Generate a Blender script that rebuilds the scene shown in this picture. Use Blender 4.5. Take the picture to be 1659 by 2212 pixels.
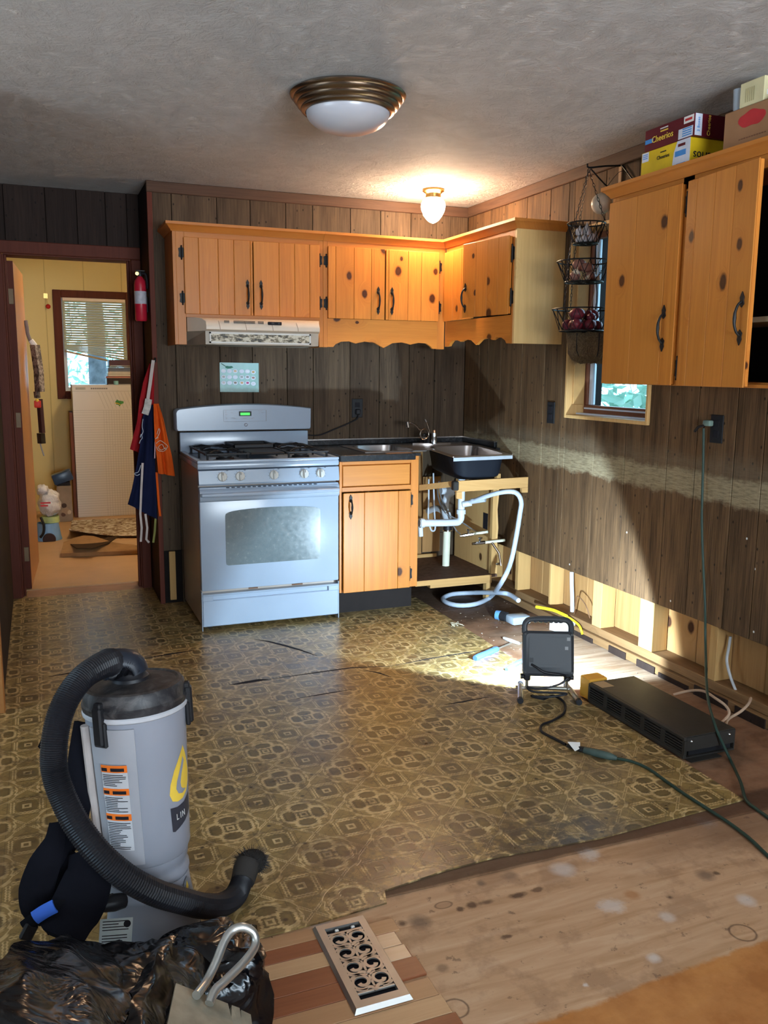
import bpy, bmesh, math, random
from mathutils import Vector, Matrix, noise as mnoise
random.seed(7)
S = bpy.context.scene
for o in list(bpy.data.objects): bpy.data.objects.remove(o)
COL = S.collection

# ------------------------------------------------------------------ camera
YAW, PITCH, ROLL, FPX = math.radians(-21.7895), math.radians(9.3538), math.radians(0.4877), 1861.47
CAM = Vector((-2.5962, -5.0965, 1.3832))
fw = Vector((-math.sin(YAW)*math.cos(PITCH), math.cos(YAW)*math.cos(PITCH), -math.sin(PITCH)))
rt0 = Vector((math.cos(YAW), math.sin(YAW), 0)); up0 = rt0.cross(fw)
rt = rt0*math.cos(ROLL)+up0*math.sin(ROLL); up = -rt0*math.sin(ROLL)+up0*math.cos(ROLL)
cd = bpy.data.cameras.new('camera'); cam = bpy.data.objects.new('camera', cd); COL.objects.link(cam)
cd.sensor_fit = 'VERTICAL'; cd.sensor_height = 24; cd.lens = FPX/2212*24
cd.clip_start = .05; cd.clip_end = 200
cam.matrix_world = Matrix(((rt.x, up.x, -fw.x, CAM.x), (rt.y, up.y, -fw.y, CAM.y), (rt.z, up.z, -fw.z, CAM.z), (0, 0, 0, 1)))
S.camera = cam
def at(px, py, ax, v):
    'point of the photograph on the real plane ax = v'
    d = fw + rt*((px-829.5)/FPX) - up*((py-1106)/FPX)
    i = 'xyz'.index(ax)
    return CAM + d*((v-CAM[i])/d[i])

# ------------------------------------------------------------------ world, lights, exposure
W = bpy.data.worlds.new('daylight'); S.world = W; W.use_nodes = True
bg = W.node_tree.nodes['Background']
bg.inputs[0].default_value = (.42, .74, 1.0, 1); bg.inputs[1].default_value = 3.4
def daylight(name, loc, rot, sx, sy, watts, col=(.86, .93, 1.0), portal=False):
    l = bpy.data.lights.new(name, 'AREA'); l.shape = 'RECTANGLE'; l.size = sx; l.size_y = sy; l.energy = watts; l.color = col
    l.cycles.is_portal = portal
    o = bpy.data.objects.new(name, l); COL.objects.link(o); o.location = loc; o.rotation_euler = rot
R90 = math.pi/2
# daylight entering the big rear window and the side window of the room behind the camera
daylight('rear_window_daylight', (-1.45, -7.85, 1.3), (R90+1.15, 0, 0), 2.5, 1.5, 345)
daylight('side_window_daylight', (-5.35, -3.2, 1.3), (R90+1.15, 0, -R90), 1.6, 1.3, 36)
daylight('kitchen_window_portal', (.17, -1.53, 1.62), (R90, 0, R90), .62, .88, 1, portal=True)
daylight('utility_window_portal', (-2.06, 3.88, 1.56), (-R90, 0, 0), .6, .95, 1, portal=True)
# LED flood lamp standing on the floor: the light of its panel
WL = Vector((-.612, -2.012, .222)); WL_AX = Vector((.394, .868, -.30)).normalized()
sl = bpy.data.lights.new('flood_lamp_light', 'SPOT'); sl.energy = 96; sl.color = (.60, .82, 1.0)
sl.spot_size = math.radians(138); sl.spot_blend = .16; sl.shadow_soft_size = .022
so = bpy.data.objects.new('flood_lamp_light', sl); COL.objects.link(so)
so.location = WL; so.rotation_euler = WL_AX.to_track_quat('-Z', 'Y').to_euler()
S.view_settings.view_transform = 'Standard'; S.view_settings.look = 'None'
S.view_settings.exposure = 0.72; S.view_settings.gamma = 1; S.view_settings.use_curve_mapping = False
S.cycles.use_denoising = True; S.cycles.max_bounces = 8; S.cycles.diffuse_bounces = 5
S.cycles.sample_clamp_indirect = 6; S.cycles.caustics_reflective = False; S.cycles.caustics_refractive = False

# ------------------------------------------------------------------ material helpers
class NT:
    def __init__(s, name):
        s.mat = bpy.data.materials.new(name); s.mat.use_nodes = True; s.t = s.mat.node_tree
        s.b = s.t.nodes['Principled BSDF']
    def put(s, sock, v):
        if isinstance(v, bpy.types.NodeSocket): s.t.links.new(v, sock)
        elif isinstance(v, (tuple, list)) and len(v) == 3 and sock.type == 'RGBA': sock.default_value = (*v, 1)
        else: sock.default_value = v
    def n(s, typ, ins=None, **props):
        nd = s.t.nodes.new(typ)
        for k, v in props.items(): setattr(nd, k, v)
        for k, v in (ins or {}).items(): s.put(nd.inputs[k], v)
        return nd
    def m(s, op, a, b=0.0, c=0.0, clamp=False):
        nd = s.n('ShaderNodeMath', {0: a, 1: b, 2: c}, operation=op); nd.use_clamp = clamp; return nd.outputs[0]
    def add(s, a, b): return s.m('ADD', a, b)
    def mul(s, a, b): return s.m('MULTIPLY', a, b)
    def sub(s, a, b): return s.m('SUBTRACT', a, b)
    def abs(s, a): return s.m('ABSOLUTE', a)
    def mx(s, a, b): return s.m('MAXIMUM', a, b)
    def mn(s, a, b): return s.m('MINIMUM', a, b)
    def lt(s, a, e, w=.01):
        'about 1 where a < e'
        nd = s.n('ShaderNodeMapRange', {0: a, 1: e-w, 2: e+w, 3: 1.0, 4: 0.0}); return nd.outputs[0]
    def band(s, a, lo, hi, w=.01): return s.mul(s.lt(a, hi, w), s.sub(1.0, s.lt(a, lo, w)))
    def mix(s, f, a, b, blend='MIX'):
        nd = s.n('ShaderNodeMix', data_type='RGBA', blend_type=blend)
        s.put(nd.inputs[0], f); s.put(nd.inputs[6], a); s.put(nd.inputs[7], b); return nd.outputs[2]
    def obj(s): return s.n('ShaderNodeTexCoord').outputs['Object']
    def rnd(s): return s.n('ShaderNodeObjectInfo').outputs['Random']
    def sep(s, v): return s.n('ShaderNodeSeparateXYZ', {0: v}).outputs
    def comb(s, x, y, z): return s.n('ShaderNodeCombineXYZ', {0: x, 1: y, 2: z}).outputs[0]
    def map(s, v, scale=(1, 1, 1), loc=(0, 0, 0), rot=(0, 0, 0)):
        return s.n('ShaderNodeMapping', {0: v, 1: loc, 2: rot, 3: scale}).outputs[0]
    def noise(s, v, sc=5, det=3, ro=.55, dist=0):
        return s.n('ShaderNodeTexNoise', {'Vector': v, 'Scale': sc, 'Detail': det, 'Roughness': ro, 'Distortion': dist}).outputs[0]
    def ramp(s, f, *stops):
        nd = s.n('ShaderNodeValToRGB', {0: f}); e = nd.color_ramp.elements
        while len(e) < len(stops): e.new(.5)
        for i, (p, c) in enumerate(stops):
            e[i].position = p; e[i].color = (*c, 1) if isinstance(c, tuple) else (c, c, c, 1)
        return nd.outputs[0]
    def bump(s, h, st=.3, d=.01):
        nd = s.n('ShaderNodeBump', {'Height': h, 'Strength': st, 'Distance': d}); s.put(s.b.inputs['Normal'], nd.outputs[0]); return nd
    def out(s, col=None, rough=None, metal=None, **kw):
        if col is not None: s.put(s.b.inputs['Base Color'], col)
        if rough is not None: s.put(s.b.inputs['Roughness'], rough)
        if metal is not None: s.put(s.b.inputs['Metallic'], metal)
        for k, v in kw.items(): s.put(s.b.inputs[k.replace('_', ' ')], v)
        return s.mat

def simple(name, col, rough=.5, metal=0.0, var=.15, sc=9, bump=0.0, spec=None, **kw):
    'plain colour with a little procedural mottling'
    t = NT(name); f = t.noise(t.obj(), sc, 4)
    lo = tuple(c*(1-var) for c in col); hi = tuple(min(1, c*(1+var)) for c in col)
    c = t.ramp(f, (.3, lo), (.7, hi))
    if bump: t.bump(t.noise(t.obj(), sc*6, 3), bump, .004)
    if spec is None: spec = .5 if metal > .4 else (.5 if rough < .34 else .25 if rough < .6 else .12)
    return t.out(c, rough, metal, Specular_IOR_Level=spec, **kw)

def pine(name, ax, light=(.60, .225, .036), dark=(.37, .108, .014), rough=.4, knots=.68, tint=.42, knot_col=(.028, .006, .003)):
    'varnished knotty pine, grain along ax'
    t = NT(name); p = t.obj(); r = t.rnd(); x, y, z = t.sep(p)
    u, v = {'z': (t.add(x, y), z), 'x': (t.add(y, z), x), 'y': (t.add(x, z), y)}[ax]
    u = t.add(u, t.mul(r, 17.3)); v = t.add(v, t.mul(r, 31.7))
    q = t.comb(u, v, 0.0)
    vo = t.n('ShaderNodeTexVoronoi', {'Vector': t.map(q, (6.5, 4.6, 1)), 'Scale': 1.0, 'Randomness': .9}, voronoi_dimensions='2D')
    d = vo.outputs['Distance']; cr = t.sep(vo.outputs['Color'])[0]
    on = t.m('GREATER_THAN', cr, knots)
    dd = t.add(d, t.mul(t.sub(t.noise(q, 30, 2), .5), .06))
    size = t.add(.04, t.mul(t.sep(vo.outputs['Color'])[1], .095))
    kn = t.mul(on, t.lt(t.m('DIVIDE', dd, size), 1.0, .25))
    halo = t.mul(on, t.lt(d, .20, .13))
    core = t.mul(on, t.lt(t.m('DIVIDE', dd, size), .55, .2))
    warp = t.mul(halo, .055)
    g = t.noise(t.comb(t.add(t.mul(u, 42), t.mul(warp, 60)), t.mul(v, 1.7), 0.0), 1.0, 4, .65, .9)
    fine = t.noise(t.comb(t.mul(u, 260), t.mul(v, 7), 0.0), 1.0, 2)
    f = t.add(t.mul(g, .75), t.mul(fine, .25))
    c = t.ramp(f, (.28, dark), (.5, tuple((a+b)/2 for a, b in zip(light, dark))), (.72, light))
    r2 = t.m('FRACT', t.mul(r, 7.77))
    c = t.mix(t.mul(r, tint), c, tuple(a*.62 for a in light)); c = t.mix(t.mul(r2, tint*.55), c, tuple(min(1, a*1.25+.01) for a in light))
    c = t.mix(t.mul(halo, .35), c, dark)
    c = t.mix(t.mul(kn, .96), c, knot_col)
    c = t.mix(t.mul(core, .10), c, tuple(a*.6 for a in dark))
    t.bump(f, .05, .003)
    return t.out(c, rough, Specular_IOR_Level=.26 if rough < .5 else .12)

MAT = {}
MAT['pine_z'] = pine('pine_vertical', 'z'); MAT['pine_x'] = pine('pine_along_x', 'x'); MAT['pine_y'] = pine('pine_along_y', 'y')
MAT['pine_frame'] = pine('pine_frame', 'z', (.56, .205, .038), (.40, .125, .02), knots=.97)
MAT['pine_framex'] = pine('pine_frame_x', 'x', (.56, .205, .038), (.40, .125, .02), knots=.97)
MAT['pine_framey'] = pine('pine_frame_y', 'y', (.56, .205, .038), (.40, .125, .02), knots=.97)
MAT['stud'] = pine('raw_stud', 'z', (.54, .33, .13), (.38, .21, .075), .7, .9, .35)
MAT['stud_x'] = pine('raw_beam_x', 'x', (.50, .30, .12), (.36, .19, .065), .7, .93, .2)
MAT['stud_y'] = pine('raw_plate_y', 'y', (.27, .15, .065), (.12, .06, .025), .75, .9, .3)
MAT['sheath'] = pine('old_sheathing', 'z', (.42, .23, .09), (.27, .13, .045), .75, .8, .4)
MAT['jamb'] = pine('window_pine', 'z', (.66, .42, .18), (.52, .30, .11), .5, .95, .15)

def panelling(name, residue=False, deep=(.032, .020, .013), pale=(.128, .086, .052)):
    t = NT(name); p = t.obj(); x, y, z = t.sep(p); r = t.rnd()
    u = t.add(t.add(x, y), t.mul(r, 9.1))
    g = t.noise(t.comb(t.mul(u, 190), t.mul(z, 4.0), 0.0), 1.0, 5, .72, .5)
    w = t.noise(t.comb(t.mul(u, 14), t.mul(z, 1.1), 0.0), 1.0, 3, .6)
    f = t.add(t.mul(g, .58), t.mul(w, .42))
    c = t.ramp(f, (.36, deep), (.5, tuple((a+b)/2 for a, b in zip(deep, pale))), (.63, pale))
    c = t.mix(t.mul(r, .35), c, tuple(a*1.05 for a in deep))
    vo = t.n('ShaderNodeTexVoronoi', {'Vector': t.comb(t.mul(u, 26), t.mul(z, 17), 0.0), 'Scale': 1.0}, voronoi_dimensions='2D')
    peck = t.mul(t.lt(vo.outputs['Distance'], .10, .04), t.m('GREATER_THAN', t.add(t.sep(vo.outputs['Color'])[0], t.mul(t.sub(w, .5), .9)), .86))
    c = t.mix(t.mul(peck, .9), c, (.008, .006, .005))
    if residue:
        edge = t.mul(t.sub(t.noise(t.comb(t.mul(y, 9), t.mul(z, 9), 0.0), 1.0, 5, .7), .5), .10)
        zz = t.add(z, edge)
        zz = t.add(zz, t.mul(y, -.012))
        fib = t.noise(t.comb(t.mul(y, 20), t.mul(z, 130), 0.0), 1.0, 4, .7)
        b = t.mul(t.band(zz, .885, .99, .012), t.ramp(fib, (.3, .25), (.6, .95)))
        c = t.mix(b, c, (.30, .245, .15))
        b2 = t.mul(t.band(zz, .985, 1.06, .03), t.mul(fib, .5)); c = t.mix(b2, c, (.21, .175, .12))
        fl = t.n('ShaderNodeTexVoronoi', {'Vector': t.comb(t.mul(y, 9), t.mul(z, 8), 0.0), 'Scale': 1.0}, voronoi_dimensions='2D')
        s_ = t.mul(t.mul(t.lt(fl.outputs['Distance'], .035, .012), t.m('GREATER_THAN', t.sep(fl.outputs['Color'])[1], .86)), t.lt(z, .85, .02))
        c = t.mix(s_, c, (.7, .7, .68))
    t.bump(g, .15, .004)
    return t.out(c, .72, Specular_IOR_Level=.16)
MAT['panel'] = panelling('dark_panelling'); MAT['panel_r'] = panelling('dark_panelling_right', True, (.030, .016, .008), (.175, .098, .046))
MAT['panel_dk'] = panelling('darker_panelling', False, (.016, .009, .007), (.038, .023, .018))
MAT['crown'] = pine('dark_crown_wood', 'x', (.105, .06, .04), (.05, .028, .019), .6, 1.1, .1)
MAT['crown_y'] = pine('dark_crown_wood_y', 'y', (.105, .06, .04), (.05, .028, .019), .6, 1.1, .1)
MAT['brown_trim'] = pine('brown_painted_trim', 'z', (.125, .034, .02), (.085, .022, .014), .6, 1.1, .1)
MAT['groove'] = simple('groove_shadow_board', (.012, .009, .008), .8)
MAT['door_wood'] = pine('door_veneer', 'z', (.50, .25, .10), (.40, .18, .065), .4, 1.1, .1)

def ceiling_mat():
    t = NT('stomped_plaster'); p = t.obj()
    n1 = t.noise(t.map(p, (1, 1.0, 1)), 11, 7, .75, 3.4); n2 = t.noise(p, 5.5, 4, .6, 1.2); n3 = t.noise(p, 60, 3, .6, .5)
    vo = t.n('ShaderNodeTexVoronoi', {'Vector': t.map(p, (9, 9, 1)), 'Scale': 1.0}, feature='SMOOTH_F1').outputs['Distance']
    h = t.add(t.add(t.mul(n1, 1.0), t.mul(n2, .5)), t.add(t.mul(n3, .25), t.mul(vo, .35)))
    c = t.ramp(n2, (.3, (.78, .755, .73)), (.7, (.90, .88, .86)))
    t.bump(h, 1.0, .075)
    return t.out(c, .8)
MAT['ceiling'] = ceiling_mat()

def plywood():
    t = NT('plywood_subfloor'); p = t.obj(); x, y, z = t.sep(p)
    g = t.noise(t.comb(t.mul(x, 3.0), t.mul(y, 26), 0.0), 1.0, 4, .6, 1.0)
    s1 = t.noise(p, 7, 5, .65); s2 = t.noise(p, 26, 4, .7)
    c = t.ramp(g, (.3, (.42, .245, .13)), (.55, (.52, .325, .19)), (.75, (.58, .385, .24)))
    c = t.mix(t.mul(t.lt(s1, .43, .05), .45), c, (.27, .15, .085))
    c = t.mix(t.mul(t.lt(s2, .35, .03), .6), c, (.13, .07, .045))
    vo = t.n('ShaderNodeTexVoronoi', {'Vector': t.map(p, (2.4, 4.2, 1)), 'Scale': 1.0}, voronoi_dimensions='2D')
    dk = vo.outputs['Distance']; onk = t.m('GREATER_THAN', t.sep(vo.outputs['Color'])[0], .93)
    c = t.mix(t.mul(onk, t.mul(t.band(dk, .05, .062, .006), .7)), c, (.07, .035, .02))
    c = t.mix(t.mul(onk, t.mul(t.lt(dk, .055, .01), .35)), c, (.27, .14, .08))
    spl = t.n('ShaderNodeTexVoronoi', {'Vector': t.map(p, (3.6, 3.6, 1), (.4, .2, 0)), 'Scale': 1.0}, voronoi_dimensions='2D')
    pd = t.add(spl.outputs['Distance'], t.mul(t.sub(s2, .5), .25))
    c = t.mix(t.mul(t.mul(t.m('GREATER_THAN', t.sep(spl.outputs['Color'])[1], .62), t.lt(pd, .10, .05)), .6), c, (.62, .56, .52))
    wob = t.mul(t.sub(t.noise(p, 9, 5, .7), .5), .16)
    # dark reddish stain east of the vinyl, darker glue in the far corner, soot strip along the vinyl edge
    xe = t.add(x, wob); ye = t.add(y, wob)
    east = t.mul(t.sub(1.0, t.lt(xe, -.52, .02)), t.lt(t.mul(ye, -1), 3.17, .05))
    c = t.mix(t.mul(east, .80), c, t.ramp(s1, (.35, (.085, .034, .018)), (.65, (.20, .095, .055))))
    pale = t.mul(east, t.mul(t.band(ye, -2.25, -1.25, .12), t.sub(1.0, t.lt(xe, -.42, .05))))
    c = t.mix(t.mul(pale, .75), c, t.ramp(g, (.35, (.24, .155, .095)), (.65, (.44, .33, .235))))
    far = t.mul(east, t.sub(1.0, t.lt(ye, -.95, .06)))
    c = t.mix(t.mul(far, .75), c, (.045, .028, .02))
    strip = t.band(t.add(y, t.mul(wob, .12)), -3.158, -3.05, .010)
    c = t.mix(t.mul(t.mul(strip, t.sub(1.0, t.lt(x, -1.86, .03))), .85), c, (.06, .032, .02))
    smear = t.mul(t.band(ye, -3.30, -3.1, .05), t.sub(1.0, t.lt(xe, -.95, .2)))
    c = t.mix(t.mul(smear, .6), c, (.10, .045, .026))
    def spot(px, py, r, col, f, ring=False, sx=1.0):
        nonlocal c
        o = at(px, py, 'z', 0.0); dx = t.mul(t.sub(x, o.x), sx); dy = t.sub(y, o.y); d = t.add(t.m('SQRT', t.add(t.mul(dx, dx), t.mul(dy, dy))), t.mul(wob, .07 if ring else .22))
        c = t.mix(t.mul(t.band(d, r*.86, r, r*.07) if ring else t.lt(d, r, r*.45), f), c, col)
    dkk, wht, gre = (.07, .035, .022), (.62, .57, .54), (.13, .085, .06)
    for a_ in ((1605, 2015, .034, dkk, .75, True), (985, 2178, .030, dkk, .8, True), (905, 1990, .026, gre, .75), (870, 1995, .012, dkk, .8), (1525, 1890, .022, gre, .7), (1548, 1886, .010, dkk, .8), (1340, 1863, .008, dkk, .8, True), (1215, 1878, .030, wht, .6), (1412, 2068, .016, wht, .7), (1440, 1980, .018, wht, .5), (1612, 1945, .022, wht, .6), (1265, 2128, .007, wht, .8),
               (1040, 1908, .012, gre, .7), (1100, 1890, .022, gre, .5), (993, 1964, .008, dkk, .8), (1020, 1955, .011, dkk, .8), (1050, 1949, .009, dkk, .7, False, .5), (1118, 1934, .010, dkk, .85, False, .5), (1160, 1922, .006, dkk, .7, False, .5), (1098, 2022, .006, dkk, .8, False, .5), (1215, 2200, .010, dkk, .8), (1230, 2196, .010, dkk, .8), (1365, 1932, .016, (.35, .14, .04), .6), (1447, 1938, .008, dkk, .8), (955, 2090, .012, dkk, .5)): spot(*a_)
    # varnished orange patch nearest the camera
    ln = t.add(t.add(y, t.mul(x, -.055)), t.mul(wob, .35))
    org = t.lt(ln, -3.60, .006)
    c = t.mix(t.mul(org, .9), c, t.ramp(s1, (.35, (.36, .13, .03)), (.65, (.52, .22, .06))))
    t.bump(t.add(g, s2), .12, .004)
    return t.out(c, t.ramp(s2, (.3, .5), (.7, .75)), Specular_IOR_Level=.2)
MAT['plywood'] = plywood()

def vinyl():
    t = NT('patterned_vinyl'); p = t.obj(); x, y, z = t.sep(p)
    PX, PY = .2305, .2425
    u = t.m('DIVIDE', t.add(x, 1.083), PX); v = t.m('DIVIDE', t.add(y, 2.549), PY)
    wx = lambda a: t.sub(t.m('FRACT', t.add(a, 100.5)), .5)
    ua, va = t.abs(wx(u)), t.abs(wx(v))                       # cell centred on medallion A
    ub, vb = t.sub(.5, ua), t.sub(.5, va)                      # measured from medallion B
    ma, mi = t.mx(ua, va), t.mn(ua, va); mb = t.mx(ub, vb); ib = t.mn(ub, vb)
    wig = lambda s, k: t.mul(t.m('SINE', t.mul(s, k)), .012)
    L = 0.0145
    line = lambda d, c, w=L: t.lt(t.abs(t.sub(d, c)), w, .005)
    chain = lambda d, c, s: t.mul(t.mx(t.lt(t.abs(t.sub(t.abs(t.sub(d, c)), t.add(.012, t.abs(wig(s, 62))))), .0095, .004), 0.0), 1.0)
    # medallion A: small ring, dark field, chain brackets on the four sides
    A = t.mx(line(ma, .045), t.mul(chain(ma, .185, mi), t.lt(mi, .15)))
    oct_a = t.add(ma, t.mul(mi, .5))
    fieldA = t.lt(t.add(ma, t.mul(mi, .35)), .165, .01)
    # medallion B: ring plus four lobed ovals outlined with chain
    lobe = t.m('POWER', t.add(t.m('POWER', t.abs(t.m('DIVIDE', t.sub(mb, .198), .098)), 3.2), t.m('POWER', t.abs(t.m('DIVIDE', ib, .150)), 3.2)), .3125)
    lobeS = t.add(lobe, t.mul(t.m('SINE', t.mul(t.add(ub, t.mul(vb, 1.7)), 75)), .07))
    B = t.mx(line(mb, .04), t.lt(t.abs(t.sub(lobeS, 1.0)), .19, .06))
    rb = t.m('POWER', t.add(t.m('POWER', ub, 3.4), t.m('POWER', vb, 3.4)), .294)
    outer = t.lt(t.abs(t.sub(t.add(rb, t.mul(t.m('SINE', t.mul(t.add(ma, mi), 60)), .012)), .355)), .013, .005)
    light0 = t.mx(t.mx(A, B), t.mul(outer, t.sub(1.0, t.lt(ma, .12))))
    # a fine second chain midway between the medallions
    mid = t.mul(chain(t.add(ua, va), .5, t.sub(ua, va)), t.mul(t.sub(1.0, t.lt(ma, .2)), t.sub(1.0, t.lt(rb, .36))))
    light = t.mx(light0, mid)
    fieldB = t.mx(t.lt(lobe, .9, .08), t.lt(mb, .10, .01))
    # thin dark tile joints
    joint = t.mx(line(va, 0.25, .006), line(ua, .25, .006))
    diag = t.lt(t.abs(t.sub(t.add(ua, va), .32)), .006, .003)
    s1 = t.noise(p, 3.2, 5, .6); s2 = t.noise(p, 17, 6, .72); s3 = t.noise(p, 60, 4, .7)
    base = t.ramp(s3, (.3, (.235, .155, .050)), (.7, (.33, .225, .082)))
    c = t.mix(t.mul(t.mx(fieldA, fieldB), .62), base, (.095, .066, .025))
    c = t.mix(t.mul(t.mx(joint, diag), .55), c, (.07, .048, .02))
    c = t.mix(t.mul(light, .72), c, t.ramp(s2, (.3, (.50, .34, .14)), (.7, (.74, .55, .28))))
    # ground-in dirt, worn most along the front edge and at the doorway
    near = t.lt(t.add(y, t.mul(t.sub(s1, .5), .5)), -2.86, .15)
    worn = t.mul(near, t.band(t.add(x, t.mul(s1, .3)), -1.9, -.75, .25))
    dirt = t.mx(t.mul(t.lt(s2, .44, .06), .55), t.mul(t.mul(worn, t.lt(s2, .53, .07)), .85))
    c = t.mix(dirt, c, (.055, .036, .022))
    sm = t.mul(t.lt(s1, .42, .10), .45); c = t.mix(sm, c, (.115, .065, .038))
    dots = t.n('ShaderNodeTexVoronoi', {'Vector': t.map(p, (14, 14, 1)), 'Scale': 1.0}, voronoi_dimensions='2D')
    c = t.mix(t.mul(t.mul(t.lt(dots.outputs['Distance'], .09, .04), t.m('GREATER_THAN', t.sep(dots.outputs['Color'])[0], .8)), .8), c, (.03, .018, .012))
    h = t.add(t.mul(light, .6), t.mul(s3, .4)); t.bump(h, .16, .003)
    return t.out(c, t.ramp(s2, (.3, .27), (.7, .34)), Specular_IOR_Level=.5)
MAT['vinyl'] = vinyl()

MAT['pine_pale'] = pine('pale_pine', 'z', (.74, .50, .21), (.58, .36, .13), .42, .86, .1)
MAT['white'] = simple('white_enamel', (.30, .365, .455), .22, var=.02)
MAT['white_side'] = simple('enamel_side_brown_shade', (.36, .30, .255), .3, var=.06)  # shaded copy of the white enamel, dim brown light in its colour
MAT['offwhite'] = simple('almond_enamel', (.74, .62, .50), .35, var=.04)
MAT['black'] = simple('black_plastic', (.014, .014, .016), .42)
MAT['iron'] = simple('cast_iron', (.012, .012, .014), .5, bump=.2)
MAT['hardware'] = simple('black_iron_hardware', (.010, .009, .009), .5, .2, spec=.3)
MAT['chrome'] = simple('chrome', (.75, .76, .78), .12, 1.0, .05)
MAT['steel'] = simple('brushed_steel', (.42, .38, .36), .27, 1.0, .1)
MAT['nickel'] = simple('brushed_nickel', (.33, .27, .22), .26, 1.0, .08)
MAT['tubemetal'] = simple('dull_galvanised_tube', (.56, .58, .56), .33, .9, .1)
MAT['brass'] = simple('brass', (.75, .48, .16), .25, 1.0)
MAT['pewter'] = simple('antique_pewter', (.37, .35, .325), .45, .85, .12)
MAT['black_paint'] = simple('black_undercoating', (.007, .009, .014), .7, bump=.3)
MAT['pvc'] = simple('white_pvc', (.50, .54, .59), .35, var=.04)
MAT['pvc_old'] = simple('cream_pvc', (.66, .66, .52), .4, var=.05)
MAT['hose'] = simple('grey_white_hose', (.42, .48, .57), .45, var=.05)
MAT['rubber'] = simple('black_rubber', (.008, .008, .011), .5, spec=.35)
MAT['grey_vac'] = simple('grey_abs', (.26, .275, .32), .42, var=.03)
MAT['yellow'] = simple('yellow_print', (.80, .55, .07), .45)
MAT['orange'] = simple('orange_print', (.80, .17, .02), .5)
MAT['ink'] = simple('dark_ink', (.015, .014, .018), .6)
MAT['paper'] = simple('white_paper', (.72, .71, .68), .7, var=.05)
MAT['glass_lit'] = None
MAT['laminate'] = simple('black_laminate', (.012, .013, .015), .25, var=.4, sc=40)
MAT['kraft'] = simple('brown_cardboard', (.33, .17, .085), .75, var=.08)
MAT['red_print'] = simple('red_print', (.45, .03, .035), .5)
MAT['maroon'] = simple('maroon_card', (.105, .006, .014), .4)
MAT['yel_card'] = simple('yellow_card', (.68, .46, .015), .4)
MAT['blue_print'] = simple('blue_print', (.05, .25, .62), .45)
MAT['pale_print'] = simple('pale_blue_print', (.60, .64, .74), .5)
MAT['cream'] = simple('cream_card', (.66, .60, .36), .6)
MAT['yellow_wall'] = None

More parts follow.
